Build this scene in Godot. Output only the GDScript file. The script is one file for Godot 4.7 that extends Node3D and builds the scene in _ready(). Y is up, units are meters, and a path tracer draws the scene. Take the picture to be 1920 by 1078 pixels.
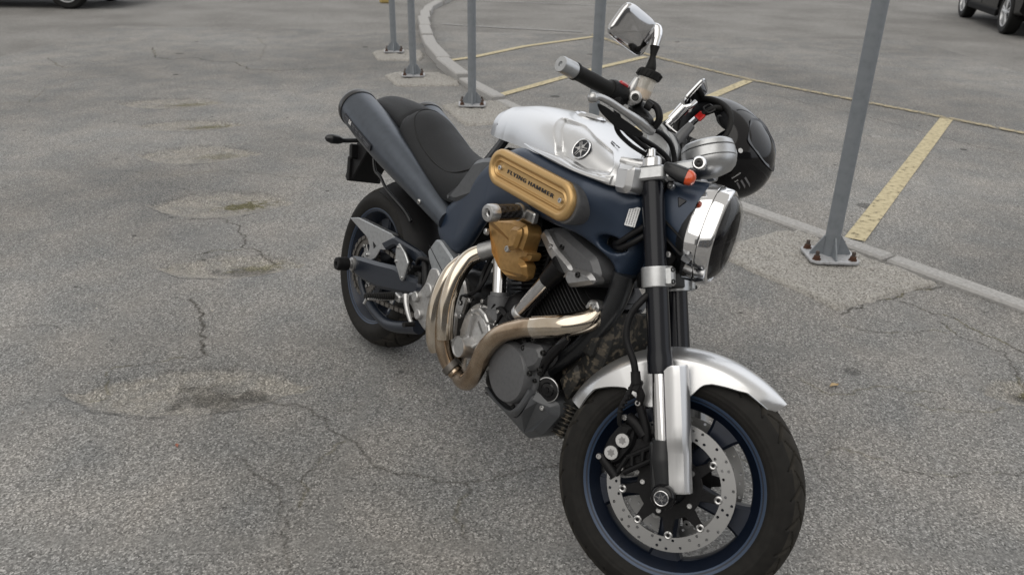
extends Node3D

# ---------------------------------------------------------------- mesh builder
class MB:
	var t := PackedVector3Array()      # triangle soup, creased normals on commit
	var gv := PackedVector3Array()     # smooth indexed part
	var gn := PackedVector3Array()
	var gi := PackedInt32Array()
	var uv_scale := 0.0
	var keep_side := false

	func add(s: PackedVector3Array) -> void:
		if s.is_empty(): return
		if not keep_side:
			var c := Vector3.ZERO
			for p in s: c += p
			c /= s.size()
			var vol := 0.0
			for i in range(0, s.size(), 3):
				vol += (s[i] - c).dot((s[i + 1] - c).cross(s[i + 2] - c))
			if vol > 0.0:
				for i in range(0, s.size(), 3):
					var q := s[i + 1]
					s[i + 1] = s[i + 2]
					s[i + 2] = q
		t.append_array(s)

	func quad(s: PackedVector3Array, a: Vector3, b: Vector3, c: Vector3, d: Vector3) -> void:
		s.append(a); s.append(b); s.append(c)
		s.append(a); s.append(c); s.append(d)

	# rows of points; closed = each row is a ring; caps close first and last row
	func grid(rows: Array, closed := true, caps := true, loop_rows := false) -> MB:
		var s := PackedVector3Array()
		var nr := rows.size()
		var lim := nr if loop_rows else nr - 1
		for i in lim:
			var r0: PackedVector3Array = rows[i]
			var r1: PackedVector3Array = rows[(i + 1) % nr]
			var n := r0.size()
			for j in (n if closed else n - 1):
				var k := (j + 1) % n
				quad(s, r0[j], r0[k], r1[k], r1[j])
		if caps and closed and not loop_rows:
			for e in [0, nr - 1]:
				var r: PackedVector3Array = rows[e]
				var c := Vector3.ZERO
				for p in r: c += p
				c /= r.size()
				for j in r.size():
					var k := (j + 1) % r.size()
					if e == 0:
						s.append(c); s.append(r[k]); s.append(r[j])
					else:
						s.append(c); s.append(r[j]); s.append(r[k])
		add(s)
		return self

	# smooth shared-vertex grid
	func sgrid(rows: Array, closed := false, loop_rows := false) -> MB:
		var base := gv.size()
		var nr := rows.size()
		var nc: int = rows[0].size()
		for r in rows: gv.append_array(r)
		var tri := PackedInt32Array()
		for i in (nr if loop_rows else nr - 1):
			for j in (nc if closed else nc - 1):
				var a := base + i * nc + j
				var b := base + i * nc + (j + 1) % nc
				var c := base + ((i + 1) % nr) * nc + (j + 1) % nc
				var d := base + ((i + 1) % nr) * nc + j
				tri.append_array(PackedInt32Array([a, b, c, a, c, d]))
		var cen := Vector3.ZERO
		for i in range(base, gv.size()): cen += gv[i]
		cen /= gv.size() - base
		var vol := 0.0
		for i in range(0, tri.size(), 3):
			vol += (gv[tri[i]] - cen).dot((gv[tri[i + 1]] - cen).cross(gv[tri[i + 2]] - cen))
		if vol > 0.0 and not keep_side:
			for i in range(0, tri.size(), 3):
				var q := tri[i + 1]
				tri[i + 1] = tri[i + 2]
				tri[i + 2] = q
		var acc := PackedVector3Array()
		acc.resize(gv.size() - base)
		for i in range(0, tri.size(), 3):
			var n := (gv[tri[i + 2]] - gv[tri[i]]).cross(gv[tri[i + 1]] - gv[tri[i]])
			for e in 3: acc[tri[i + e] - base] += n
		for n in acc: gn.append(n.normalized() if n.length_squared() > 1e-24 else Vector3.UP)
		gi.append_array(tri)
		return self

	func lathe(o: Vector3, axis: Vector3, prof: Array, n := 32, loop := false, a0 := 0.0, a1 := TAU) -> MB:
		var ax := axis.normalized()
		var e1 := ax.cross(Vector3(0.31, 0.9, 0.17)).normalized()
		var e2 := ax.cross(e1)
		var rows := []
		var full := is_equal_approx(a1 - a0, TAU)
		var m := n if full else n + 1
		for p in prof:
			var r := PackedVector3Array()
			for j in m:
				var a := a0 + (a1 - a0) * j / n
				r.append(o + ax * p[1] + (e1 * cos(a) + e2 * sin(a)) * max(p[0], 0.00001))
			rows.append(r)
		grid(rows, full, not loop, loop)
		return self

	func tube(path: Array, radius, n := 12, sub := 6, caps := true) -> MB:
		var pts := PackedVector3Array()
		var rad := PackedFloat32Array()
		var np := path.size()
		for i in np - 1:
			var p0: Vector3 = path[max(i - 1, 0)]
			var p1: Vector3 = path[i]
			var p2: Vector3 = path[i + 1]
			var p3: Vector3 = path[min(i + 2, np - 1)]
			var steps := sub if np > 2 else 1
			for k in steps:
				var u := float(k) / steps
				pts.append(p1.cubic_interpolate(p2, p0, p3, u))
				rad.append(lerp(float(radius[i]), float(radius[i + 1]), u) if radius is Array else float(radius))
		pts.append(path[np - 1])
		rad.append(float(radius[np - 1]) if radius is Array else float(radius))
		var rows := []
		var tn := (pts[1] - pts[0]).normalized()
		var e1 := tn.cross(Vector3(0.3, 0.5, 0.8)).normalized()
		for i in pts.size():
			var t2 := (pts[min(i + 1, pts.size() - 1)] - pts[max(i - 1, 0)]).normalized()
			e1 = (e1 - t2 * e1.dot(t2)).normalized()
			var e2 := t2.cross(e1)
			var r := PackedVector3Array()
			for j in n:
				var a := TAU * j / n
				r.append(pts[i] + (e1 * cos(a) + e2 * sin(a)) * rad[i])
			rows.append(r)
		grid(rows, true, caps)
		return self

	func box(c: Vector3, size: Vector3, bev := 0.0, b := Basis.IDENTITY) -> MB:
		var h := size * 0.5
		var pl := PackedVector2Array([Vector2(-h.x, -h.y), Vector2(h.x, -h.y), Vector2(h.x, h.y), Vector2(-h.x, h.y)])
		if bev > 0.0:
			pl = PackedVector2Array()
			for q in [[-1, -1, 1], [1, -1, 0], [1, 1, 1], [-1, 1, 0]]:
				var a := Vector2(q[0] * h.x, q[1] * (h.y - bev))
				var d := Vector2(q[0] * (h.x - bev), q[1] * h.y)
				pl.append(a if q[2] == 1 else d)
				pl.append(d if q[2] == 1 else a)
		ext(pl, -h.z, h.z, bev, Transform3D(b, c))
		return self

	# polygon in xy extruded along z
	func ext(poly: PackedVector2Array, z0: float, z1: float, bev := 0.0, x := Transform3D.IDENTITY) -> MB:
		if Geometry2D.is_polygon_clockwise(poly):
			poly = poly.duplicate(); poly.reverse()
		var inn := inset(poly, bev) if bev > 0.0 else poly
		var s := PackedVector3Array()
		var n := poly.size()
		var lv := [[poly, z0, poly, z1]] if bev <= 0.0 else [[inn, z0, poly, z0 + bev], [poly, z0 + bev, poly, z1 - bev], [poly, z1 - bev, inn, z1]]
		for l in lv:
			for i in n:
				var k := (i + 1) % n
				var a: Vector2 = l[0][i]
				var b: Vector2 = l[0][k]
				var c: Vector2 = l[2][k]
				var d: Vector2 = l[2][i]
				quad(s, x * Vector3(a.x, a.y, l[1]), x * Vector3(b.x, b.y, l[1]), x * Vector3(c.x, c.y, l[3]), x * Vector3(d.x, d.y, l[3]))
		var idx := Geometry2D.triangulate_polygon(poly)
		if idx.is_empty(): idx = Geometry2D.triangulate_polygon(inn)
		if idx.is_empty(): print("cap failed ", poly.size(), " ", poly[0])
		for i in range(0, idx.size(), 3):
			var a := inn[idx[i]]
			var b := inn[idx[i + 1]]
			var c := inn[idx[i + 2]]
			var ccw := (b - a).cross(c - a) > 0.0
			if not ccw:
				var q := b
				b = c
				c = q
			for e in 3:
				var w: Vector2 = [a, b, c][e]
				s.append(x * Vector3(w.x, w.y, z1))
			for e in 3:
				var w: Vector2 = [a, c, b][e]
				s.append(x * Vector3(w.x, w.y, z0))
		add(s)
		return self

	static func inset(poly: PackedVector2Array, d: float) -> PackedVector2Array:
		var o := PackedVector2Array()
		var n := poly.size()
		for i in n:
			var e0 := (poly[i] - poly[(i + n - 1) % n]).normalized()
			var e1 := (poly[(i + 1) % n] - poly[i]).normalized()
			var n0 := Vector2(-e0.y, e0.x)
			var n1 := Vector2(-e1.y, e1.x)
			var m := (n0 + n1)
			var l: float = max(0.35, 1.0 + n0.dot(n1))
			o.append(poly[i] + m / l * d)
		return o

	# surface nets of a distance field
	func nets(f: Callable, mn: Vector3, mx: Vector3, cell: float, slack := 1.35) -> MB:
		var dm := Vector3i(((mx - mn) / cell).ceil()) + Vector3i.ONE
		var B := 4
		dm = Vector3i(((dm.x - 1 + B - 1) / B) * B + 1, ((dm.y - 1 + B - 1) / B) * B + 1, ((dm.z - 1 + B - 1) / B) * B + 1)
		var sx := 1
		var sy := dm.x
		var sz := dm.x * dm.y
		var val := PackedFloat32Array()
		val.resize(dm.x * dm.y * dm.z)
		val.fill(1e9)
		var blocks := []
		var lim := cell * B * 0.5 * 1.7321 * slack
		for bz in range(0, dm.z - 1, B):
			for by in range(0, dm.y - 1, B):
				for bx in range(0, dm.x - 1, B):
					var cc := mn + (Vector3(bx, by, bz) + Vector3.ONE * B * 0.5) * cell
					if abs(f.call(cc)) > lim: continue
					blocks.append(Vector3i(bx, by, bz))
					for z in range(bz, bz + B + 1):
						for y in range(by, by + B + 1):
							for x in range(bx, bx + B + 1):
								var i := x + y * sy + z * sz
								if val[i] > 1e8:
									val[i] = f.call(mn + Vector3(x, y, z) * cell)
		var vid := {}
		var off := [0, 1, sy, sy + 1, sz, sz + 1, sz + sy, sz + sy + 1]
		var edges := [[0, 1], [2, 3], [4, 5], [6, 7], [0, 2], [1, 3], [4, 6], [5, 7], [0, 4], [1, 5], [2, 6], [3, 7]]
		for b in blocks:
			for z in range(b.z, b.z + B):
				for y in range(b.y, b.y + B):
					for x in range(b.x, b.x + B):
						var i: int = x + y * sy + z * sz
						var msk := 0
						for k in 8:
							if val[i + off[k]] < 0.0: msk |= 1 << k
						if msk == 0 or msk == 255: continue
						var acc := Vector3.ZERO
						var cnt := 0
						for e in edges:
							var va := val[i + off[e[0]]]
							var vb := val[i + off[e[1]]]
							if (va < 0.0) != (vb < 0.0):
								var u := va / (va - vb)
								var pa := Vector3(e[0] & 1, (e[0] >> 1) & 1, e[0] >> 2)
								var pb := Vector3(e[1] & 1, (e[1] >> 1) & 1, e[1] >> 2)
								acc += pa.lerp(pb, u)
								cnt += 1
						var p := mn + (Vector3(x, y, z) + acc / cnt) * cell
						vid[i] = gv.size()
						gv.append(p)
						var h := cell * 0.6
						gn.append(Vector3(f.call(p + Vector3(h, 0, 0)) - f.call(p - Vector3(h, 0, 0)), f.call(p + Vector3(0, h, 0)) - f.call(p - Vector3(0, h, 0)), f.call(p + Vector3(0, 0, h)) - f.call(p - Vector3(0, 0, h))).normalized())
		var st := [1, sy, sz]
		for i in vid:
			for ax in 3:
				var j: int = i + st[ax]
				if j >= val.size() or val[j] > 1e8: continue
				var ina := val[i] < 0.0
				if ina == (val[j] < 0.0): continue
				var u: int = st[(ax + 1) % 3]
				var v: int = st[(ax + 2) % 3]
				if not (vid.has(i - u) and vid.has(i - v) and vid.has(i - u - v)): continue
				var q := [vid[i], vid[i - u], vid[i - u - v], vid[i - v]]
				if ina:
					gi.append_array(PackedInt32Array([q[0], q[2], q[1], q[0], q[3], q[2]]))
				else:
					gi.append_array(PackedInt32Array([q[0], q[1], q[2], q[0], q[2], q[3]]))
		return self

	func map(f: Callable) -> MB:
		for i in t.size(): t[i] = f.call(t[i])
		for i in gv.size(): gv[i] = f.call(gv[i])
		return self

	func xf(x: Transform3D) -> MB:
		for i in t.size(): t[i] = x * t[i]
		for i in gv.size():
			gv[i] = x * gv[i]
			gn[i] = (x.basis * gn[i]).normalized()
		return self

	func join(o: MB) -> MB:
		var base := gv.size()
		t.append_array(o.t)
		gv.append_array(o.gv)
		gn.append_array(o.gn)
		for i in o.gi: gi.append(i + base)
		return self

	func mesh(crease := 38.0) -> ArrayMesh:
		var nf := t.size() / 3
		var fn := PackedVector3Array()
		var fu := PackedVector3Array()
		fn.resize(nf)
		fu.resize(nf)
		var at := {}
		var keys := []
		keys.resize(t.size())
		for i in nf:
			var n := (t[i * 3 + 2] - t[i * 3]).cross(t[i * 3 + 1] - t[i * 3])
			fn[i] = n
			fu[i] = n.normalized()
			for e in 3:
				var k := Vector3i((t[i * 3 + e] * 25000.0).round())
				keys[i * 3 + e] = k
				if at.has(k): at[k].append(i)
				else: at[k] = [i]
		var ct := cos(deg_to_rad(crease))
		var vs := t.duplicate()
		var ns := PackedVector3Array()
		ns.resize(t.size())
		for i in nf:
			for e in 3:
				var s := Vector3.ZERO
				for g in at[keys[i * 3 + e]]:
					if fu[g].dot(fu[i]) > ct: s += fn[g]
				ns[i * 3 + e] = s.normalized() if s.length_squared() > 1e-20 else fu[i]
		var ix := PackedInt32Array()
		for i in t.size(): ix.append(i)
		var b := vs.size()
		vs.append_array(gv)
		ns.append_array(gn)
		for i in gi: ix.append(i + b)
		var arr := []
		arr.resize(Mesh.ARRAY_MAX)
		arr[Mesh.ARRAY_VERTEX] = vs
		arr[Mesh.ARRAY_NORMAL] = ns
		arr[Mesh.ARRAY_INDEX] = ix
		var m := ArrayMesh.new()
		m.add_surface_from_arrays(Mesh.PRIMITIVE_TRIANGLES, arr)
		return m

# ---------------------------------------------------------------- small helpers
func v2(a: Array) -> PackedVector2Array:
	var o := PackedVector2Array()
	for p in a: o.append(Vector2(p[0], p[1]))
	return o

func rounded(a: Array, r: float, n := 4) -> PackedVector2Array:
	var p := v2(a)
	var o := PackedVector2Array()
	var m := p.size()
	for i in m:
		var q := p[i]
		var d0 := (p[(i + m - 1) % m] - q)
		var d1 := (p[(i + 1) % m] - q)
		var l: float = min(r, min(d0.length(), d1.length()) * 0.48)
		var s := q + d0.normalized() * l
		var e := q + d1.normalized() * l
		for k in n + 1:
			var u := float(k) / n
			o.append(s.lerp(q, u).lerp(q.lerp(e, u), u))
	return o

func circle2(c: Vector2, r: float, n := 24) -> PackedVector2Array:
	var o := PackedVector2Array()
	for i in n: o.append(c + Vector2(cos(TAU * i / n), sin(TAU * i / n)) * r)
	return o

func poly_dist(poly: PackedVector2Array, p: Vector2) -> float:
	var d := INF
	var s := 1.0
	var n := poly.size()
	var j := n - 1
	for i in n:
		var e := poly[j] - poly[i]
		var w := p - poly[i]
		var b := w - e * clampf(w.dot(e) / e.dot(e), 0.0, 1.0)
		d = minf(d, b.dot(b))
		if (poly[i].y <= p.y) != (poly[j].y <= p.y):
			var cr := e.x * w.y - e.y * w.x
			if (cr > 0.0) == (poly[j].y > poly[i].y): s = -s
		j = i
	return s * sqrt(d)

func smin(a: float, b: float, k: float) -> float:
	var h := maxf(k - absf(a - b), 0.0) / k
	return minf(a, b) - h * h * k * 0.25

func smax(a: float, b: float, k: float) -> float:
	return -smin(-a, -b, k)

func sd_cap(p: Vector3, a: Vector3, b: Vector3, ra: float, rb: float) -> float:
	var ab := b - a
	var h := clampf((p - a).dot(ab) / ab.dot(ab), 0.0, 1.0)
	return (p - a - ab * h).length() - lerpf(ra, rb, h)

func sd_box(p: Vector3, c: Vector3, h: Vector3, r: float) -> float:
	var q := (p - c).abs() - h + Vector3.ONE * r
	return q.max(Vector3.ZERO).length() + minf(maxf(q.x, maxf(q.y, q.z)), 0.0) - r

func sd_ell(p: Vector3, c: Vector3, r: Vector3) -> float:
	var q := p - c
	var k0 := (q / r).length()
	var k1 := (q / (r * r)).length()
	return k0 * (k0 - 1.0) / maxf(k1, 1e-6) if k0 > 0.001 else -minf(r.x, minf(r.y, r.z))

func curve(x: float, pts: Array) -> float:
	if x <= pts[0][0]: return pts[0][1]
	var n := pts.size()
	for i in n - 1:
		if x <= pts[i + 1][0]:
			var u: float = (x - pts[i][0]) / (pts[i + 1][0] - pts[i][0])
			var a: float = pts[max(i - 1, 0)][1]
			var d: float = pts[min(i + 2, n - 1)][1]
			return cubic_interpolate(pts[i][1], pts[i + 1][1], a, d, u)
	return pts[n - 1][1]

func align(z: Vector3, up := Vector3.UP) -> Basis:
	z = z.normalized()
	var x := up.cross(z).normalized()
	return Basis(x, z.cross(x), z)

func node(called: String, parent: Node, m: Mesh, mat: Material, x := Transform3D.IDENTITY) -> MeshInstance3D:
	var o := MeshInstance3D.new()
	o.name = called
	o.mesh = m
	o.material_override = mat
	o.transform = x
	parent.add_child(o, true)
	return o

func part(called: String, parent: Node, mb: MB, mat: Material, x := Transform3D.IDENTITY, crease := 38.0) -> MeshInstance3D:
	return node(called, parent, mb.mesh(crease), mat, x)

var used_names := {}
func thing(called: String, label: String, category: String, x := Transform3D.IDENTITY, group := "") -> Node3D:
	var o := Node3D.new()
	tagged(o, called, label, category, group)
	o.transform = x
	add_child(o)
	return o

func tagged(o: Node, called: String, label: String, category: String, group := "") -> void:
	var k: int = used_names.get(called, 0)
	used_names[called] = k + 1
	o.name = called if k == 0 else "%s_%03d" % [called, k]
	o.set_meta("label", label)
	o.set_meta("category", category)
	if group != "": o.set_meta("group", group)

func structure(called: String, m: Mesh, mat: Material, kind := "structure") -> MeshInstance3D:
	var o := node(called, self, m, mat)
	o.set_meta("kind", kind)
	return o

# ---------------------------------------------------------------- materials
var M := {}

func noise_img(seed_: int, freq: float, size: int, oct := 4, kind := FastNoiseLite.TYPE_SIMPLEX_SMOOTH, seamless := true) -> Image:
	var n := FastNoiseLite.new()
	n.seed = seed_
	n.frequency = freq
	n.noise_type = kind
	n.fractal_octaves = oct
	if kind == FastNoiseLite.TYPE_CELLULAR:
		n.fractal_type = FastNoiseLite.FRACTAL_NONE
		n.cellular_return_type = FastNoiseLite.RETURN_CELL_VALUE
	return n.get_seamless_image(size, size) if seamless else n.get_image(size, size)

func lut_img(src: Image, stops: Array) -> Image:
	# stops: [position, Color(linear)] ; result is an sRGB picture
	var g := Gradient.new()
	var of := PackedFloat32Array()
	var cs := PackedColorArray()
	for s in stops:
		of.append(s[0])
		cs.append(s[1])
	g.offsets = of
	g.colors = cs
	var lut := []
	for i in 256: lut.append(g.sample(i / 255.0).linear_to_srgb())
	var w := src.get_width()
	var h := src.get_height()
	src.convert(Image.FORMAT_L8)
	var d := src.get_data()
	var out := PackedByteArray()
	out.resize(w * h * 4)
	var lr := PackedByteArray()
	for i in 256:
		for ch in 4: lr.append(int(clampf(lut[i][ch] if ch < 3 else g.sample(i / 255.0).a, 0, 1) * 255.0))
	for i in w * h:
		var k := d[i] * 4
		var j := i * 4
		out[j] = lr[k]
		out[j + 1] = lr[k + 1]
		out[j + 2] = lr[k + 2]
		out[j + 3] = lr[k + 3]
	return Image.create_from_data(w, h, false, Image.FORMAT_RGBA8, out)

func tex(i: Image) -> ImageTexture:
	return ImageTexture.create_from_image(i)

func lin(r: float, g: float, b: float) -> Color:
	return Color(r, g, b).linear_to_srgb()

func mat(key: String, col: Color, rough: float, metal := 0.0, clear := 0.0, clear_rough := 0.1, spec := 0.5) -> StandardMaterial3D:
	var m := StandardMaterial3D.new()
	m.resource_name = key
	m.albedo_color = col
	m.roughness = rough
	m.metallic = metal
	m.metallic_specular = spec
	if clear > 0.0:
		m.clearcoat_enabled = true
		m.clearcoat = clear
		m.clearcoat_roughness = clear_rough
	M[key] = m
	return m

func triplanar(m: StandardMaterial3D, scale: float, albedo: Texture2D = null, rough: Texture2D = null, height: Texture2D = null, hs := 0.1, world := false) -> void:
	m.uv1_triplanar = true
	m.uv1_world_triplanar = world
	m.uv1_scale = Vector3.ONE * scale
	if albedo: m.albedo_texture = albedo
	if rough: m.roughness_texture = rough
	if height:
		m.heightmap_enabled = true
		m.heightmap_texture = height
		m.heightmap_scale = hs

func make_materials() -> void:
	var soft := noise_img(3, 0.012, 512, 5)
	var fine := noise_img(5, 0.08, 512, 3)
	var dust := tex(lut_img(soft.duplicate(), [[0.0, Color(0.75, 0.75, 0.75)], [0.5, Color(0.95, 0.95, 0.95)], [1.0, Color(1, 1, 1)]]))
	var grime := tex(lut_img(soft.duplicate(), [[0.0, Color(0.72, 0.69, 0.66)], [0.35, Color(0.92, 0.91, 0.9)], [0.6, Color(1, 1, 1)], [1.0, Color(1, 1, 1)]]))
	var rgh := tex(lut_img(noise_img(9, 0.02, 512, 5), [[0.0, Color(0.72, 0.72, 0.72)], [1.0, Color(1, 1, 1)]]))
	var fine_h := tex(fine.duplicate())
	var grain := tex(noise_img(12, 0.25, 512, 2))
	var flake := tex(lut_img(noise_img(14, 0.35, 512, 1), [[0.0, Color(0.93, 0.93, 0.94)], [1.0, Color(1, 1, 1)]]))
	var m: StandardMaterial3D
	m = mat("silver_paint", lin(0.66, 0.665, 0.675), 0.33, 0.9, 0.5, 0.05)
	m = mat("silver_satin", lin(0.50, 0.51, 0.52), 0.40, 0.9)
	triplanar(m, 7.0, dust, rgh)
	m = mat("cast_silver", lin(0.48, 0.48, 0.48), 0.44, 0.9)
	triplanar(m, 9.0, grime, rgh, grain, 0.03)
	m = mat("cast_bright", lin(0.54, 0.54, 0.54), 0.36, 0.92)
	triplanar(m, 9.0, dust, rgh)
	m = mat("chrome", lin(0.80, 0.80, 0.81), 0.07, 1.0)
	m = mat("chrome_soft", lin(0.72, 0.72, 0.73), 0.16, 1.0)
	triplanar(m, 6.0, dust, rgh)
	m = mat("mirror_back", lin(0.62, 0.62, 0.63), 0.09, 1.0)
	m = mat("navy", lin(0.016, 0.030, 0.058), 0.42, 0.35, 0.35, 0.3)
	m = mat("navy_dark", lin(0.008, 0.013, 0.024), 0.42, 0.3, 0.3, 0.3)
	m = mat("navy_rim_shaded", lin(0.0042, 0.009, 0.022), 0.4, 0.3, 0.3, 0.25)  # wheel paint is one navy; shade inside the rim put into this darker colour
	triplanar(m, 5.0, grime, rgh)
	mat("navy_rim_lit", lin(0.020, 0.040, 0.080), 0.38, 0.3, 0.3, 0.25)  # brighter copy of the wheel navy, flange highlight put into the colour
	m = mat("rim_dark", lin(0.006, 0.008, 0.012), 0.5, 0.1)
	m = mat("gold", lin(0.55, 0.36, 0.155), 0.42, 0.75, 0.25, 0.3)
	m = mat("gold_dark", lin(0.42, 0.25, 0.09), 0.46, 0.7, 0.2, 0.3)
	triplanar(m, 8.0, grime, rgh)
	m = mat("black_gloss", lin(0.005, 0.005, 0.006), 0.1, 0.0, 0.0, 0.03, 0.42)
	m = mat("black_satin", lin(0.011, 0.012, 0.014), 0.36)
	triplanar(m, 6.0, dust, rgh)
	m = mat("fork_black", lin(0.006, 0.007, 0.011), 0.2, 0.2, 0.0, 0.12, 0.45)
	m = mat("black_plastic", lin(0.010, 0.010, 0.011), 0.55)
	m.metallic_specular = 0.32
	triplanar(m, 8.0, grime, rgh, grain, 0.02)
	m = mat("rubber", lin(0.012, 0.012, 0.012), 0.6)
	m.metallic_specular = 0.32
	m = mat("hose", lin(0.009, 0.009, 0.010), 0.42)
	m.metallic_specular = 0.32
	m = mat("tyre_rubber", lin(0.021, 0.020, 0.019), 0.72)
	var mud_src := noise_img(21, 0.02, 512, 5)
	triplanar(m, 3.0, tex(lut_img(mud_src.duplicate(), [[0.0, Color(0.62, 0.6, 0.6)], [0.5, Color(0.85, 0.83, 0.8)], [0.64, Color(1.0, 0.97, 0.92)], [1.0, Color(1, 1, 1)]])), null, grain, 0.03)
	m.albedo_color = lin(0.0125, 0.012, 0.0115)
	m.metallic_specular = 0.35
	m = mat("tyre_tread", lin(0.034, 0.032, 0.029), 0.85)
	triplanar(m, 2.2, tex(lut_img(mud_src.duplicate(), [[0.0, Color(0.45, 0.44, 0.43)], [0.45, Color(0.75, 0.74, 0.72)], [0.6, Color(1.0, 0.97, 0.92)], [1.0, Color(1, 1, 1)]])), null, grain, 0.03)
	m.metallic_specular = 0.3
	m = mat("seat_cover", lin(0.0155, 0.0165, 0.0185), 0.58)
	m.metallic_specular = 0.32
	triplanar(m, 14.0, dust, null, grain, 0.05)
	m = mat("silencer", lin(0.080, 0.092, 0.112), 0.36, 0.65)
	triplanar(m, 4.0, dust)
	m = mat("silencer_cap", lin(0.012, 0.012, 0.013), 0.3)
	m = mat("engine_black", lin(0.008, 0.008, 0.009), 0.45, 0.2)
	m.metallic_specular = 0.32
	triplanar(m, 9.0, grime, rgh, grain, 0.03)
	m = mat("engine_grey", lin(0.10, 0.102, 0.108), 0.4, 0.12)
	triplanar(m, 9.0, dust, rgh, grain, 0.02)
	m = mat("clutch_grey", lin(0.17, 0.172, 0.178), 0.36, 0.25)
	triplanar(m, 9.0, dust, rgh)
	m = mat("fin_metal", lin(0.045, 0.045, 0.047), 0.35, 0.7)
	m = mat("cover_silver", lin(0.36, 0.36, 0.365), 0.36, 0.8)
	triplanar(m, 9.0, dust, rgh)
	m = mat("head_grey", lin(0.25, 0.25, 0.255), 0.38, 0.55)
	triplanar(m, 9.0, grime, rgh, grain, 0.02)
	m = mat("panel_grey", lin(0.070, 0.074, 0.081), 0.45, 0.0)
	triplanar(m, 6.0, dust, rgh, grain, 0.02)
	m = mat("plate_grey", lin(0.34, 0.36, 0.38), 0.4, 0.6)
	triplanar(m, 6.0, dust, rgh)
	# exhaust pipe, browned by heat
	var heat := noise_img(31, 0.010, 512, 5)
	m = mat("pipe_heat", Color.WHITE, 0.2, 1.0)
	triplanar(m, 3.0, tex(lut_img(heat.duplicate(), [[0.0, Color(0.24, 0.165, 0.11)], [0.4, Color(0.42, 0.32, 0.23)], [0.7, Color(0.52, 0.42, 0.32)], [1.0, Color(0.60, 0.52, 0.43)]])), rgh)
	m.roughness = 0.27
	m = mat("pipe_bright", Color.WHITE, 0.2, 1.0)
	triplanar(m, 3.0, tex(lut_img(heat.duplicate(), [[0.0, Color(0.58, 0.49, 0.38)], [0.5, Color(0.68, 0.60, 0.50)], [1.0, Color(0.74, 0.69, 0.62)]])), rgh)
	m.roughness = 0.13
	# black parts behind the front wheel, spattered with dried mud
	m = mat("muddy", Color.WHITE, 0.7)
	triplanar(m, 2.6, tex(lut_img(noise_img(41, 0.026, 512, 6), [[0.0, Color(0.008, 0.008, 0.008)], [0.56, Color(0.011, 0.011, 0.010)], [0.62, Color(0.05, 0.042, 0.032)], [0.70, Color(0.11, 0.092, 0.068)], [1.0, Color(0.15, 0.125, 0.095)]])), null, fine_h, 0.1)
	m = mat("disc_steel", lin(0.36, 0.36, 0.36), 0.36, 0.97)
	m = mat("steel", lin(0.36, 0.36, 0.36), 0.4, 0.9)
	triplanar(m, 10.0, grime, rgh)
	m = mat("chain_steel", lin(0.16, 0.15, 0.14), 0.5, 0.8)
	triplanar(m, 12.0, grime, rgh)
	m = mat("bolt", lin(0.55, 0.55, 0.55), 0.3, 0.95)
	m = mat("black_bolt", lin(0.03, 0.03, 0.03), 0.35, 0.6)
	m = mat("carbon", lin(0.010, 0.010, 0.011), 0.25, 0.0, 0.8, 0.05)
	var cw := Image.create(64, 64, false, Image.FORMAT_RGBA8)
	for y in 64:
		for x in 64:
			var on := ((x / 8 + y / 8) % 4) < 2
			cw.set_pixel(x, y, lin(0.03, 0.03, 0.033) if on else lin(0.007, 0.007, 0.007))
	m.albedo_color = Color.WHITE
	triplanar(m, 26.0, tex(cw))
	m.clearcoat = 0.35
	m.metallic_specular = 0.3
	m = mat("red_switch", lin(0.45, 0.012, 0.016), 0.35, 0.0, 0.5)
	m = mat("red_strap", lin(0.55, 0.015, 0.012), 0.4)
	m = mat("orange_lens", lin(0.62, 0.075, 0.012), 0.14, 0.0, 1.0, 0.03)
	m = mat("ink", lin(0.01, 0.012, 0.018), 0.4)
	m = mat("white_print", lin(0.75, 0.75, 0.75), 0.5)
	m = mat("grey_print", lin(0.22, 0.22, 0.23), 0.5)
	m = mat("dull_print", lin(0.10, 0.105, 0.12), 0.4)
	m = mat("sticker", lin(0.62, 0.63, 0.64), 0.5)
	m = mat("mesh_pad", lin(0.19, 0.195, 0.20), 0.9)
	var pad := Image.create(32, 32, false, Image.FORMAT_RGBA8)
	for y in 32:
		for x in 32:
			var dd := Vector2(x % 16 - 7.5, y % 16 - 7.5).length()
			pad.set_pixel(x, y, lin(0.05, 0.05, 0.05) if dd < 4.0 else Color.WHITE)
	triplanar(m, 90.0, tex(pad))
	m = mat("padding", lin(0.022, 0.023, 0.026), 0.85)
	m.metallic_specular = 0.32
	triplanar(m, 16.0, dust, null, grain, 0.06)
	m = mat("eps_black", lin(0.006, 0.006, 0.006), 0.9)
	m = mat("visor", lin(0.008, 0.010, 0.014), 0.05, 0.0, 0.0, 0.02, 0.5)
	m = mat("reservoir", Color(0.90, 0.88, 0.84, 0.42), 0.2)
	m.transparency = BaseMaterial3D.TRANSPARENCY_ALPHA
	m = mat("fluid", lin(0.50, 0.33, 0.17), 0.2)
	m = mat("glass", Color(0.04, 0.042, 0.046, 0.16), 0.02, 0.0, 0.0, 0.1, 0.4)
	m.transparency = BaseMaterial3D.TRANSPARENCY_ALPHA
	m = mat("reflector", lin(0.25, 0.26, 0.28), 0.12, 1.0)
	m = mat("lamp_inside", lin(0.014, 0.015, 0.017), 0.25, 0.5)
	m = mat("mirror_glass", lin(0.7, 0.7, 0.7), 0.02, 1.0)
	# street metal and stone
	var post_var := noise_img(51, 0.02, 512, 4)
	m = mat("post_paint", Color.WHITE, 0.5)
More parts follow.
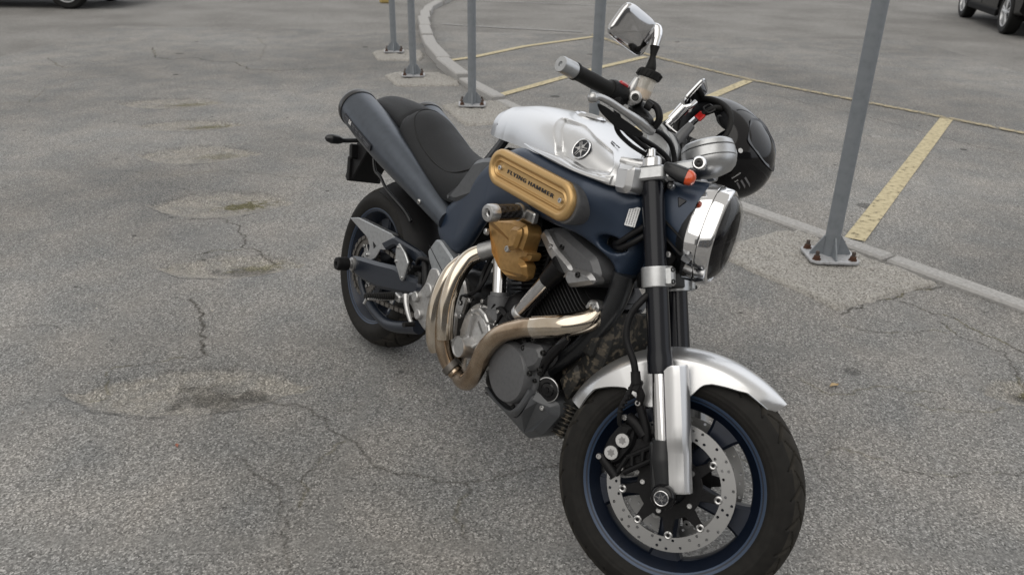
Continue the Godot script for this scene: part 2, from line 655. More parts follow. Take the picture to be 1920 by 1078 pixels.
	triplanar(m, 1.6, tex(lut_img(post_var.duplicate(), [[0.0, Color(0.155, 0.172, 0.190)], [0.35, Color(0.186, 0.205, 0.226)], [0.7, Color(0.198, 0.216, 0.238)], [1.0, Color(0.23, 0.246, 0.265)]])), rgh, fine_h, 0.02)
	m = mat("plate_paint", Color.WHITE, 0.5)
	triplanar(m, 4.0, tex(lut_img(post_var.duplicate(), [[0.0, Color(0.20, 0.18, 0.16)], [0.3, Color(0.36, 0.37, 0.39)], [1.0, Color(0.46, 0.47, 0.49)]])), rgh, fine_h, 0.03)
	m = mat("rust", Color.WHITE, 0.9)
	triplanar(m, 18.0, tex(lut_img(post_var.duplicate(), [[0.0, Color(0.03, 0.016, 0.011)], [0.5, Color(0.075, 0.033, 0.018)], [1.0, Color(0.14, 0.065, 0.035)]])), null, grain, 0.06)
	m = mat("rust_bolt", lin(0.09, 0.07, 0.06), 0.7, 0.4)
	var stone := noise_img(61, 0.03, 1024, 6)
	var cell := noise_img(63, 0.09, 1024, 1, FastNoiseLite.TYPE_CELLULAR)
	var conc := lut_img(blend_l8(stone, cell, 0.6), [[0.0, Color(0.10, 0.095, 0.085)], [0.25, Color(0.20, 0.19, 0.175)], [0.5, Color(0.36, 0.345, 0.32)], [0.75, Color(0.46, 0.445, 0.42)], [1.0, Color(0.62, 0.605, 0.58)]])
	m = mat("concrete", Color.WHITE, 0.95)
	triplanar(m, 1.9, tex(conc), null, tex(blend_l8(stone, cell, 0.45)), 1.2, true)
	m = mat("kerb_stone", Color.WHITE, 0.9)
	var kerbi := lut_img(blend_l8(stone, fine_big(), 0.3), [[0.0, Color(0.20, 0.20, 0.195)], [0.45, Color(0.33, 0.325, 0.32)], [1.0, Color(0.46, 0.455, 0.45)]])
	triplanar(m, 1.3, tex(kerbi), null, fine_h, 0.25, true)
	# yellow and white road paint, worn through
	var wear := blend_l8(noise_img(71, 0.018, 1024, 5), noise_img(73, 0.16, 1024, 2), 0.42)
	m = mat("yellow_paint", Color.WHITE, 0.85)
	m.transparency = BaseMaterial3D.TRANSPARENCY_ALPHA_SCISSOR
	m.alpha_scissor_threshold = 0.5
	triplanar(m, 1.0, tex(lut_img(wear.duplicate(), [[0.0, Color(0.28, 0.22, 0.12, 0.0)], [0.30, Color(0.3, 0.235, 0.12, 0.0)], [0.33, Color(0.40, 0.345, 0.22, 1.0)], [0.6, Color(0.51, 0.445, 0.285, 1.0)], [1.0, Color(0.60, 0.54, 0.37, 1.0)]])), null, null, 0.1, true)
	m = mat("yellow_paint_old", Color.WHITE, 0.85)
	m.transparency = BaseMaterial3D.TRANSPARENCY_ALPHA_SCISSOR
	m.alpha_scissor_threshold = 0.5
	triplanar(m, 0.8, tex(lut_img(wear.duplicate(), [[0.0, Color(0.28, 0.22, 0.12, 0.0)], [0.42, Color(0.3, 0.235, 0.12, 0.0)], [0.46, Color(0.33, 0.28, 0.18, 1.0)], [1.0, Color(0.46, 0.40, 0.27, 1.0)]])), null, null, 0.1, true)
	m = mat("white_paint_old", Color.WHITE, 0.85)
	m.transparency = BaseMaterial3D.TRANSPARENCY_ALPHA_SCISSOR
	m.alpha_scissor_threshold = 0.5
	triplanar(m, 0.8, tex(lut_img(wear.duplicate(), [[0.0, Color(0.28, 0.28, 0.28, 0.0)], [0.44, Color(0.3, 0.3, 0.3, 0.0)], [0.48, Color(0.30, 0.30, 0.30, 1.0)], [1.0, Color(0.42, 0.42, 0.42, 1.0)]])), null, null, 0.1, true)
	# cars
	m = mat("car_black", lin(0.003, 0.003, 0.0035), 0.18, 0.0, 0.0, 0.03, 0.3)
	m = mat("car_trim", lin(0.005, 0.005, 0.0055), 0.6, 0.0, 0.0, 0.1, 0.2)
	m = mat("car_glass", lin(0.01, 0.011, 0.012), 0.04, 0.0, 1.0, 0.01)
	m = mat("alloy", lin(0.62, 0.63, 0.65), 0.4, 0.6)
	m = mat("lamp_red", lin(0.25, 0.01, 0.012), 0.15, 0.0, 1.0, 0.03)

func blend_l8(a: Image, b: Image, k: float) -> Image:
	var x := a.duplicate() as Image
	var y := b.duplicate() as Image
	x.convert(Image.FORMAT_L8)
	y.convert(Image.FORMAT_L8)
	var dx := x.get_data()
	var dy := y.get_data()
	for i in dx.size(): dx[i] = int(dx[i] * (1.0 - k) + dy[i] * k)
	return Image.create_from_data(a.get_width(), a.get_height(), false, Image.FORMAT_L8, dx)

func fine_big() -> Image:
	return noise_img(65, 0.3, 1024, 2)

# ---------------------------------------------------------------- scene
const BIKE_AT := Vector3(-0.533, 0.0035, -2.7527)
const HEADING := -55.282
const LEAN := 15.026
const STEER := 28.158
const RAKE := 25.0

func _ready() -> void:
	var cam := Camera3D.new()
	cam.name = "camera"
	var fw := Vector3(0, -0.42104, -0.90704)
	var roll := Basis(fw, deg_to_rad(-1.0576))
	var cr := roll * Vector3.RIGHT
	var cu := roll * Vector3(0, 0.90704, -0.42104)
	cam.transform = Transform3D(Basis(cr, cu, -fw), Vector3(0, 1.5238, 0))
	cam.fov = 40.051
	cam.near = 0.05
	cam.far = 600.0
	var lens := CameraAttributesPhysical.new()
	lens.frustum_focal_length = 27.7
	lens.frustum_focus_distance = 2.35
	lens.frustum_near = 0.05
	lens.frustum_far = 600.0
	lens.exposure_aperture = 5.6
	cam.attributes = lens
	cam.fov = 40.051
	add_child(cam)
	cam.make_current()

	var env := Environment.new()
	env.background_mode = Environment.BG_SKY
	var sm := ProceduralSkyMaterial.new()
	sm.sky_top_color = Color(0.985, 0.99, 1.0)
	sm.sky_horizon_color = Color(0.72, 0.735, 0.755)
	sm.sky_curve = 0.25
	sm.ground_bottom_color = Color(0.25, 0.25, 0.25)
	sm.ground_horizon_color = Color(0.45, 0.46, 0.47)
	sm.sun_angle_max = 1.0
	var sky := Sky.new()
	sky.sky_material = sm
	env.sky = sky
	env.background_energy_multiplier = 1.2
	env.ambient_light_source = Environment.AMBIENT_SOURCE_SKY
	env.tonemap_mode = Environment.TONE_MAPPER_LINEAR
	env.tonemap_exposure = 1.25
	env.sdfgi_enabled = true
	env.ssao_enabled = true
	env.ssil_enabled = true
	var we := WorldEnvironment.new()
	we.name = "world_environment"
	we.environment = env
	add_child(we)

	var sun := DirectionalLight3D.new()
	sun.name = "sun"
	sun.light_energy = 0.4
	sun.light_angular_distance = 75.0
	sun.light_color = Color(1.0, 0.985, 0.96)
	sun.shadow_enabled = true
	sun.look_at_from_position(Vector3(-2.2, 6, 3.5), Vector3.ZERO)
	add_child(sun)

	make_materials()
	make_ground()
	make_kerb()
	make_markings()
	make_pads_and_posts()
	make_motorcycle()
	make_helmet()
	make_cars()
	make_litter()
	make_gravel()
	make_unseen_building()
	print("built")

# ---------------------------------------------------------------- ground
const GX := -6.0
const GZ := -12.4
const GS := 12.0
const GN := 2048
# centre x, z, half length, half width, darkness, moss
const HOLES := [[-1.14, -2.37, 0.37, 0.165, 0.30, 0.0], [-1.36, -3.47, 0.31, 0.15, 0.22, 0.5], [-1.72, -4.37, 0.36, 0.24, 0.05, 0.9], [-2.23, -5.42, 0.37, 0.25, 0.05, 0.3], [-2.62, -6.27, 0.38, 0.2, 0.1, 0.6], [-3.1, -7.08, 0.42, 0.24, 0.1, 0.5], [1.86, -2.47, 0.12, 0.10, 0.35, 0.7]]

func hole_at(x: float, z: float, h: Array) -> float:
	var dx: float = (x - h[0]) / h[2]
	var dz: float = (z - h[1] + (x - h[0]) * 0.10) / h[3]
	# a lens: pointed ends, curved edges
	var w := 1.0 - dx * dx * 0.72
	if absf(dx) > 1.17: return 3.0
	return absf(dz) / w + maxf(0.0, absf(dx) - 0.8)

func make_ground() -> void:
	# fine grain: bound aggregate, one tone to each stone
	var stones := noise_img(101, 0.22, 1024, 1, FastNoiseLite.TYPE_CELLULAR)
	var stones2 := noise_img(103, 0.48, 1024, 1, FastNoiseLite.TYPE_CELLULAR)
	var gr := blend_l8(stones, stones2, 0.36)
	var grain := lut_img(gr.duplicate(), [[0.0, Color(0.085, 0.083, 0.080)], [0.25, Color(0.185, 0.182, 0.177)], [0.5, Color(0.270, 0.266, 0.258)], [0.70, Color(0.340, 0.335, 0.325)], [0.84, Color(0.50, 0.49, 0.475)], [1.0, Color(0.78, 0.765, 0.745)]])
	var bump := blend_l8(gr, noise_img(105, 0.05, 1024, 4), 0.4)
	var grain_t := tex(grain)
	var bump_t := tex(bump)
	var asphalt := func(called: String) -> StandardMaterial3D:
		var m := mat(called, Color.WHITE, 0.92, 0.0, 0.0, 0.1, 0.3)
		m.albedo_texture = grain_t
		m.heightmap_enabled = true
		m.heightmap_texture = bump_t
		m.heightmap_scale = 0.3
		m.vertex_color_use_as_albedo = true
		return m
	var near_m: StandardMaterial3D = asphalt.call("asphalt_near")
	near_m.detail_enabled = true
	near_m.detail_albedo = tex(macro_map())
	near_m.detail_blend_mode = BaseMaterial3D.BLEND_MODE_MUL
	near_m.detail_uv_layer = BaseMaterial3D.DETAIL_UV_2
	var far_m: StandardMaterial3D = asphalt.call("asphalt_far")
	far_m.detail_enabled = true
	far_m.detail_albedo = tex(lut_img(noise_img(205, 0.006, 1024, 6), [[0.0, Color(0.56, 0.555, 0.55)], [0.5, Color(0.755, 0.75, 0.745)], [1.0, Color(0.90, 0.90, 0.90)]]))
	far_m.detail_blend_mode = BaseMaterial3D.BLEND_MODE_MUL
	far_m.detail_uv_layer = BaseMaterial3D.DETAIL_UV_2
	var big := FastNoiseLite.new()
	big.seed = 7
	big.frequency = 0.35
	big.fractal_octaves = 4
	var relief := FastNoiseLite.new()
	relief.seed = 17
	relief.frequency = 0.9
	relief.fractal_octaves = 3
	var m := ArrayMesh.new()
	ground_patch(m, GX, GZ, GS, GS, 240, big, relief, true)
	m.surface_set_material(0, near_m)
	# the rest of the sheet round the near square, same level, edge to edge
	var e := 260.0
	for r in [[-e, -e, 2 * e, e + GZ], [-e, GZ + GS, 2 * e, e - GZ - GS], [-e, GZ, e + GX, GS], [GX + GS, GZ, e - GX - GS, GS]]:
		ground_patch(m, r[0], r[1], r[2], r[3], 60, big, relief, false)
		m.surface_set_material(m.get_surface_count() - 1, far_m)
	var o := MeshInstance3D.new()
	o.name = "ground"
	o.mesh = m
	o.set_meta("kind", "structure")
	o.set_meta("label", "worn grey asphalt of the parking lot")
	add_child(o)

func ground_patch(m: ArrayMesh, x0: float, z0: float, w: float, d: float, n: int, big: FastNoiseLite, relief: FastNoiseLite, near: bool) -> void:
	var vs := PackedVector3Array()
	var ns := PackedVector3Array()
	var uv := PackedVector2Array()
	var uv2 := PackedVector2Array()
	var cs := PackedColorArray()
	var tg := PackedFloat32Array()
	var height := func(x: float, z: float) -> float:
		if not near: return 0.0
		var y := 0.0
		for h in HOLES:
			var q := hole_at(x, z, h)
			if q < 1.3:
				y -= 0.026 * (1.0 - smoothstep(0.3, 1.25, q))
		var edge: float = min(min(x - x0, x0 + w - x), min(z - z0, z0 + d - z))
		y += relief.get_noise_2d(x, z) * 0.003 * clampf(edge / 0.5, 0, 1)
		return y
	for j in n + 1:
		for i in n + 1:
			var fx := float(i) / n
			var fz := float(j) / n
			var x := x0 + w * fx
			var z := z0 + d * fz
			vs.append(Vector3(x, height.call(x, z), z))
			if near:
				var k := 0.03
				ns.append(Vector3(height.call(x - k, z) - height.call(x + k, z), 2 * k, height.call(x, z - k) - height.call(x, z + k)).normalized())
			else:
				ns.append(Vector3.UP)
			uv.append(Vector2(x, z) / 1.12)
			uv2.append(Vector2(fx, fz) if near else Vector2(x, z) / 11.0)
			var v := 1.0
			cs.append(Color(v, v, v))
			tg.append_array(PackedFloat32Array([1, 0, 0, 1]))
	var ix := PackedInt32Array()
	for j in n:
		for i in n:
			var a := j * (n + 1) + i
			ix.append_array(PackedInt32Array([a, a + 1, a + n + 2, a, a + n + 2, a + n + 1]))
	var arr := []
	arr.resize(Mesh.ARRAY_MAX)
	arr[Mesh.ARRAY_VERTEX] = vs
	arr[Mesh.ARRAY_NORMAL] = ns
	arr[Mesh.ARRAY_TANGENT] = tg
	arr[Mesh.ARRAY_TEX_UV] = uv
	arr[Mesh.ARRAY_TEX_UV2] = uv2
	arr[Mesh.ARRAY_COLOR] = cs
	arr[Mesh.ARRAY_INDEX] = ix
	m.add_surface_from_arrays(Mesh.PRIMITIVE_TRIANGLES, arr)

const CRACKS := [
	[0.009, 0.55, [[-0.89, -2.33], [-0.76, -2.29], [-0.67, -2.27], [-0.61, -2.18], [-0.52, -2.09], [-0.44, -2.01], [-0.38, -1.95], [-0.31, -1.94], [-0.13, -1.89], [0.16, -1.99]]],
	[0.016, 0.6, [[-1.41, -3.11], [-1.35, -3.05], [-1.31, -2.93], [-1.24, -2.77], [-1.20, -2.69], [-1.16, -2.61]]],
	[0.008, 0.6, [[-1.47, -2.32], [-1.43, -2.36], [-1.47, -2.49], [-1.38, -2.54], [-1.29, -2.59], [-1.17, -2.61]]],
	[0.011, 0.8, [[-1.59, -4.11], [-1.49, -4.00], [-1.40, -3.83], [-1.37, -3.70], [-1.26, -3.64], [-1.15, -3.54]]],
	[0.007, 0.6, [[-1.58, -3.60], [-1.48, -3.66], [-1.36, -3.68]]],
	[0.013, 0.85, [[1.42, -3.08], [1.56, -3.16], [1.72, -3.25], [1.90, -3.34], [2.03, -3.38]]],
	[0.012, 0.75, [[1.75, -3.21], [1.80, -3.15], [1.91, -3.06], [1.96, -2.96], [2.00, -2.86], [2.04, -2.75], [2.2, -2.5]]],
	[0.009, 0.7, [[1.84, -3.02], [1.85, -2.91], [1.91, -2.81], [1.97, -2.75], [1.93, -2.57], [1.9, -2.3]]],
	[0.006, 0.5, [[1.04, -2.54], [1.09, -2.50], [1.13, -2.43], [1.24, -2.43], [1.32, -2.47], [1.39, -2.47], [1.44, -2.45], [1.57, -2.45]]],
	[0.006, 0.5, [[1.41, -2.38], [1.47, -2.34], [1.63, -2.33], [1.75, -2.35]]],
	[0.006, 0.5, [[1.40, -2.96], [1.46, -2.91], [1.61, -2.90], [1.72, -2.93], [1.82, -2.92]]],
	[0.02, 0.7, [[-4.60, -10.29], [-4.26, -9.53], [-4.03, -9.41], [-3.81, -9.58], [-3.49, -9.33], [-3.23, -9.29], [-2.93, -8.85], [-2.62, -8.82], [-2.14, -9.00]]],
	[0.015, 0.6, [[-5.46, -9.39], [-5.06, -8.88], [-4.84, -8.71]]],
	[0.012, 0.5, [[-4.53, -6.94], [-4.31, -7.00], [-4.50, -7.62], [-4.42, -8.10], [-4.17, -8.41]]],
	[0.012, 0.5, [[-3.23, -9.29], [-3.02, -9.53], [-3.28, -10.64], [-3.60, -11.37]]],
	[0.012, 0.6, [[2.22, -11.11], [2.76, -11.09], [3.48, -11.31], [4.21, -11.37], [4.35, -10.42], [4.9, -9.6]]],
	[0.014, 0.6, [[2.60, -7.90], [2.79, -7.54], [3.03, -7.21], [3.19, -6.91], [3.40, -6.45], [3.60, -6.02], [3.82, -5.81]]],
	[0.006, 0.5, [[-0.86, -2.01], [-0.72, -1.89], [-0.64, -1.77], [-0.59, -1.64], [-0.56, -1.53], [-0.5, -1.3]]],
	[0.006, 0.5, [[-0.60, -1.77], [-0.61, -1.94], [-0.56, -2.02], [-0.52, -2.09]]],
	[0.006, 0.45, [[-2.06, -2.80], [-1.94, -2.82], [-1.81, -2.81]]],
	[0.006, 0.5, [[-0.13, -1.89], [-0.14, -1.78], [-0.10, -1.66]]],
	[0.007, 0.45, [[-2.6, -5.0], [-2.2, -4.9], [-1.9, -5.05], [-1.4, -4.9], [-1.0, -5.0]]],
	[0.010, 0.5, [[-3.6, -7.9], [-2.9, -7.7], [-2.2, -7.75], [-1.7, -7.6]]],
	[0.006, 0.4, [[0.5, -2.1], [0.8, -2.0], [1.1, -2.1], [1.3, -1.95], [1.7, -2.0]]]]

func macro_map() -> Image:
	var a := noise_img(201, 0.0016, GN, 6, FastNoiseLite.TYPE_SIMPLEX_SMOOTH, false)
	var b := noise_img(203, 0.012, GN, 5, FastNoiseLite.TYPE_SIMPLEX_SMOOTH, false)
	a.convert(Image.FORMAT_L8)
	b.convert(Image.FORMAT_L8)
	var da := a.get_data()
	var db := b.get_data()
	var n2 := GN * GN
	var buf := PackedByteArray()
	buf.resize(n2 * 3)
	# 0.88 of the grain's tone on average, patchy at two scales; a little warmer where dust has settled
	for i in n2:
		var p := (da[i] - 128) * 0.22 + (db[i] - 128) * 0.12
		var v := 224.0 + p * 0.95
		var w := (db[i] - 128) * 0.025
		buf[i * 3] = clampi(int(v + w), 0, 255)
		buf[i * 3 + 1] = clampi(int(v), 0, 255)
		buf[i * 3 + 2] = clampi(int(v - w), 0, 255)
	var px := func(x: float, z: float) -> Vector2:
		return Vector2((x - GX) / GS * GN, (z - GZ) / GS * GN)
	var nz := FastNoiseLite.new()
	nz.seed = 33
	nz.frequency = 6.0
	nz.fractal_octaves = 4
	# shallow hollows: pale dust on the rim, a damp dark bed, moss in some
	for h in HOLES:
		var c: Vector2 = px.call(h[0], h[1])
		var rx: float = h[2] * 1.5 / GS * GN
		var rz: float = h[3] * 1.8 / GS * GN
		for y in range(int(c.y - rz), int(c.y + rz)):
			for x in range(int(c.x - rx), int(c.x + rx)):
				var wx: float = GX + x * GS / GN
				var wz: float = GZ + y * GS / GN
				var nn := nz.get_noise_2d(wx, wz)
				var q := hole_at(wx, wz, h) + nn * 0.24
				if q > 1.25: continue
				var i := (y * GN + x) * 3
				var rim := smoothstep(1.1, 0.72, q) * (0.55 + 0.45 * smoothstep(-0.3, 0.2, nn))
				var ox: float = (wx - h[0]) / h[2] - 0.28
				var oz: float = (wz - h[1]) / h[3] - 0.15
				var bed := smoothstep(0.78, 0.30, sqrt(ox * ox * 1.6 + oz * oz * 1.8) + nz.get_noise_2d(wx * 1.3 + 9.0, wz * 1.3) * 0.55)
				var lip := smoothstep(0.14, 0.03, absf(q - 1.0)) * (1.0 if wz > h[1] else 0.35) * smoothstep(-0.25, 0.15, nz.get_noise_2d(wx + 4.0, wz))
				var col := Vector3(buf[i], buf[i + 1], buf[i + 2])
				col = col.lerp(Vector3(250, 246, 239), rim * 0.9)
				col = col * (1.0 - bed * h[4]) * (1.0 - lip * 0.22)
				var mx: float = ((wx - h[0]) / h[2] - 0.38) / 0.5
				var mz: float = (wz - h[1] + (wx - h[0]) * 0.25) / h[3] / 0.36
				var moss: float = h[5] * smoothstep(0.95, 0.3, sqrt(mx * mx + mz * mz) + nz.get_noise_2d(wx * 2.0 + 3.0, wz * 4.0 + 5.0) * 0.8)
				col = col.lerp(Vector3(140, 136, 88), clampf(moss, 0, 1) * 0.8)
				for k in 3: buf[i + k] = clampi(int(col[k]), 0, 255)
	# cracks with crumbled, uneven edges
	var rng := RandomNumberGenerator.new()
	rng.seed = 77
	for cr in CRACKS:
		var width: float = cr[0]
		var dark: float = cr[1] * 0.72
		var pts: Array = cr[2]
		var moss := rng.randf()
		for s in pts.size() - 1:
			var p0 := Vector2(pts[s][0], pts[s][1])
			var p1 := Vector2(pts[s + 1][0], pts[s + 1][1])
			var steps := int(p0.distance_to(p1) / 0.003)
			var side := (p1 - p0).orthogonal().normalized()
			for k in steps:
				var p := p0.lerp(p1, float(k) / steps)
				p += side * (nz.get_noise_2d(p.x * 1.2, p.y * 1.2) * 0.035 + nz.get_noise_2d(p.x * 6.0, p.y * 6.0) * 0.008)
				var ww: float = width * (0.45 + 0.9 * absf(nz.get_noise_2d(p.x * 3.0 + 5.0, p.y * 3.0)))
				var c: Vector2 = px.call(p.x, p.y)
				var r: float = max(ww / GS * GN * 0.5, 0.55)
				var green := moss > 0.45 and nz.get_noise_2d(p.x * 0.8, p.y * 0.8 + 7.0) > 0.0
				for y in range(int(c.y - r - 1), int(c.y + r + 2)):
					for x in range(int(c.x - r - 1), int(c.x + r + 2)):
						if x < 0 or y < 0 or x >= GN or y >= GN: continue
						var f := clampf(r + 0.5 - Vector2(x + 0.5, y + 0.5).distance_to(c), 0, 1) * dark
						if f <= 0.0: continue
						var i := (y * GN + x) * 3
						var tgt := Vector3(120, 112, 72) if green else Vector3(70, 66, 60)
						for e in 3:
							if buf[i + e] > tgt[e]: buf[i + e] = int(lerpf(buf[i + e], tgt[e], f * 0.5))
	# dark spots: oil drips and dropped gum
	for s in 900:
		var c := Vector2(rng.randf() * GN, rng.randf() * GN)
		var r := rng.randf_range(0.6, 2.2) if s > 40 else rng.randf_range(3, 10)
		var k := rng.randf_range(0.5, 0.85) if rng.randf() < 0.6 else 1.12
		for y in range(int(c.y - r), int(c.y + r) + 1):
			for x in range(int(c.x - r), int(c.x + r) + 1):
				if x < 0 or y < 0 or x >= GN or y >= GN or Vector2(x, y).distance_to(c) > r: continue
				var i := (y * GN + x) * 3
				for e in 3: buf[i + e] = clampi(int(buf[i + e] * k), 0, 255)
	# edges run out into the even tone of the rest of the sheet
	var img := Image.create_from_data(GN, GN, false, Image.FORMAT_RGB8, buf)
	return img

# ---------------------------------------------------------------- kerb, markings, pads, posts
const KERB := [[4.9, 0.55], [3.9, -0.87], [2.28, -3.16], [1.345, -4.48], [0.62, -5.85], [0.0, -7.08], [-0.47, -8.1], [-0.74, -8.87], [-1.07, -10.38], [-1.38, -12.25], [-1.57, -14.0], [-1.65, -15.8], [-1.42, -17.6], [-0.8, -19.0], [0.4, -20.0], [2.2, -20.6]]

func make_kerb() -> void:
	var root := thing("kerb", "pale grey stone kerb curving away behind the row of posts", "kerb")
	var rng := RandomNumberGenerator.new()
	rng.seed = 5
	# walk along the line, one stone a metre
	var acc := PackedVector2Array()
	for i in KERB.size() - 1:
		var a := Vector2(KERB[i][0], KERB[i][1])
		var b := Vector2(KERB[i + 1][0], KERB[i + 1][1])
		var n := int(a.distance_to(b) / 0.02)
		for k in n: acc.append(a.lerp(b, float(k) / n))
	var i := 0
	while i + 52 < acc.size():
		var ln := 50 + rng.randi() % 4
		var a := acc[i]
		var b := acc[min(i + ln, acc.size() - 1)]
		var mid := (a + b) * 0.5
		var far := smoothstep(-6.0, -9.5, mid.y)
		var w := lerpf(0.105, 0.165, far)
		var h := lerpf(0.018, 0.085, far) + rng.randf_range(-0.006, 0.008) * (1.0 + 2.2 * far)
		var dir := (b - a).normalized()
		var bs := Basis(Vector3(dir.x, 0, dir.y), Vector3.UP, Vector3(dir.x, 0, dir.y).cross(Vector3.UP)) * Basis(Vector3.BACK, rng.randf_range(-0.008, 0.008) * (1.0 + 2.0 * far)) * Basis(Vector3.UP, rng.randf_range(-0.012, 0.012) * (1.0 + 3.0 * far))
		var mb := MB.new()
		mb.box(Vector3(0, h - 0.12, 0), Vector3(a.distance_to(b) - rng.randf_range(0.012, 0.03) * (1.0 + 1.5 * far), 0.24, w), 0.012)
		part("kerb_stone", root, mb, M.kerb_stone, Transform3D(bs, Vector3(mid.x, 0, mid.y)), 20.0)
		i += ln

func strip(pts: Array, w: float, y: float) -> ArrayMesh:
	var vs := PackedVector3Array()
	var ns := PackedVector3Array()
	var ix := PackedInt32Array()
	for i in pts.size():
		var a := Vector2(pts[max(i - 1, 0)][0], pts[max(i - 1, 0)][1])
		var b := Vector2(pts[min(i + 1, pts.size() - 1)][0], pts[min(i + 1, pts.size() - 1)][1])
		var s := (b - a).normalized().orthogonal() * w * 0.5
		var p := Vector2(pts[i][0], pts[i][1])
		vs.append(Vector3(p.x + s.x, y, p.y + s.y))
		vs.append(Vector3(p.x - s.x, y, p.y - s.y))
		ns.append(Vector3.UP)
		ns.append(Vector3.UP)
		if i > 0:
			var k := i * 2
			ix.append_array(PackedInt32Array([k - 2, k + 1, k - 1, k - 2, k, k + 1]))
	var arr := []
	arr.resize(Mesh.ARRAY_MAX)
	arr[Mesh.ARRAY_VERTEX] = vs
	arr[Mesh.ARRAY_NORMAL] = ns
	arr[Mesh.ARRAY_INDEX] = ix
	var m := ArrayMesh.new()
	m.add_surface_from_arrays(Mesh.PRIMITIVE_TRIANGLES, arr)
	return m

func make_markings() -> void:
	var y := 0.0055
	for l in [[[[3.83, -7.0], [1.84, -3.97]], 0.106, "yellow_paint"], [[[2.52, -8.70], [2.05, -8.00], [0.85, -6.15]], 0.11, "yellow_paint"],
			[[[-0.16, -7.65], [0.49, -8.65], [0.99, -9.40], [1.63, -10.25]], 0.10, "yellow_paint"], [[[-0.80, -9.68], [-0.53, -9.96], [0.11, -10.97], [1.15, -12.1]], 0.10, "yellow_paint"],
			[[[1.15, -12.35], [1.66, -10.5], [1.85, -10.05], [2.56, -8.74], [3.27, -7.79], [3.86, -6.98], [4.3, -6.38], [5.6, -4.6]], 0.08, "yellow_paint_old"],
			[[[-1.2, -13.30], [-0.83, -13.15], [-0.14, -12.93], [1.01, -12.62]], 0.09, "white_paint_old"], [[[-0.89, -17.50], [0.50, -17.22], [2.5, -16.8]], 0.1, "white_paint_old"]]:
		structure("parking_line", strip(l[0], l[1], y), M[l[2]])
		y += 0.001

func make_pads_and_posts() -> void:
	var rng := RandomNumberGenerator.new()
	rng.seed = 15
	var pads := [
		[[1.02, -3.72], [1.13, -3.86], [1.25, -3.95], [1.43, -4.05], [1.56, -4.09], [1.60, -4.03], [2.0, -3.43], [2.03, -3.38], [1.90, -3.33], [1.71, -3.23], [1.50, -3.12], [1.42, -3.08], [1.35, -3.21], [1.26, -3.35], [1.14, -3.52]],
		[[0.1, -5.5], [0.35, -5.75], [0.62, -5.72], [0.76, -5.42], [0.6, -5.15], [0.3, -5.1]],
		[[-0.67, -7.12], [-0.50, -7.31], [-0.15, -7.36], [-0.05, -7.06], [0.0, -6.75], [-0.04, -6.50], [-0.41, -6.38]],
		[[-1.42, -8.60], [-1.30, -8.77], [-0.84, -8.82], [-0.58, -8.35], [-0.56, -8.08], [-1.20, -8.01]],
		[[-1.82, -10.21], [-1.69, -10.44], [-1.2, -10.36], [-1.12, -9.90], [-1.14, -9.60], [-1.65, -9.58]]]
	var posts := [[1.585, -3.655], [0.545, -5.45], [-0.388, -7.09], [-1.085, -8.5], [-1.525, -10.13]]
	var turn := [-0.03, 0.3, 0.05, 0.1, 0.1]
	var names := ["rough broken concrete pad under the nearest grey post", "concrete pad hidden behind the motorcycle, under the second post", "concrete pad behind the motorcycle seat, under the third post", "weathered concrete pad under the fourth post, second farthest", "small pale concrete pad under the farthest post"]
	var plabel := ["thick grey steel post on a plate with rusty bolts, nearest and rightmost", "grey steel post standing behind the handlebar, left of the nearest post", "grey steel post behind the motorcycle seat, third from the right", "thin distant grey steel post, fourth from the right", "farthest and leftmost thin grey steel post beside the curving kerb"]
	for k in 5:
		var poly := PackedVector2Array()
		var src := v2(pads[k])
		var n := src.size()
		for i in n:
			var a := src[i]
			var b := src[(i + 1) % n]
			var st := int(a.distance_to(b) / 0.03) + 1
			for s in st:
				var q := a.lerp(b, float(s) / st)
				poly.append(q + Vector2(rng.randf_range(-1, 1), rng.randf_range(-1, 1)) * 0.008)
		var mb := MB.new()
		var top := 0.022
		pad_mesh(mb, poly, top, rng)
		var pd := part("concrete_pad", self, mb, M.concrete, Transform3D.IDENTITY, 60.0)
		remove_child(pd)
		tagged(pd, "concrete_pad", names[k], "concrete pad", "concrete pads under the posts")
		add_child(pd)
		make_post(Vector3(posts[k][0], top + 0.012, posts[k][1]), turn[k], plabel[k])

func pad_mesh(mb: MB, poly: PackedVector2Array, top: float, rng: RandomNumberGenerator) -> void:
	# broken concrete: a lumpy top that slumps to the asphalt at the rim
	var c := Vector2.ZERO
	for p in poly: c += p
	c /= poly.size()
	var nz := FastNoiseLite.new()
	nz.seed = rng.randi() % 1000
	nz.frequency = 9.0
	nz.fractal_octaves = 4
	var rows := []
	for f in [1.0, 0.985, 0.95, 0.9, 0.82, 0.72, 0.6, 0.48, 0.36, 0.24, 0.12, 0.01]:
		var r := PackedVector3Array()
		for p in poly:
			var q: Vector2 = c.lerp(p, f)
			var y: float = lerpf(-0.02, top, smoothstep(1.0, 0.93, f)) + nz.get_noise_2d(q.x, q.y) * 0.013
			r.append(Vector3(q.x, y, q.y))
		rows.append(r)
	mb.grid(rows, true, false)

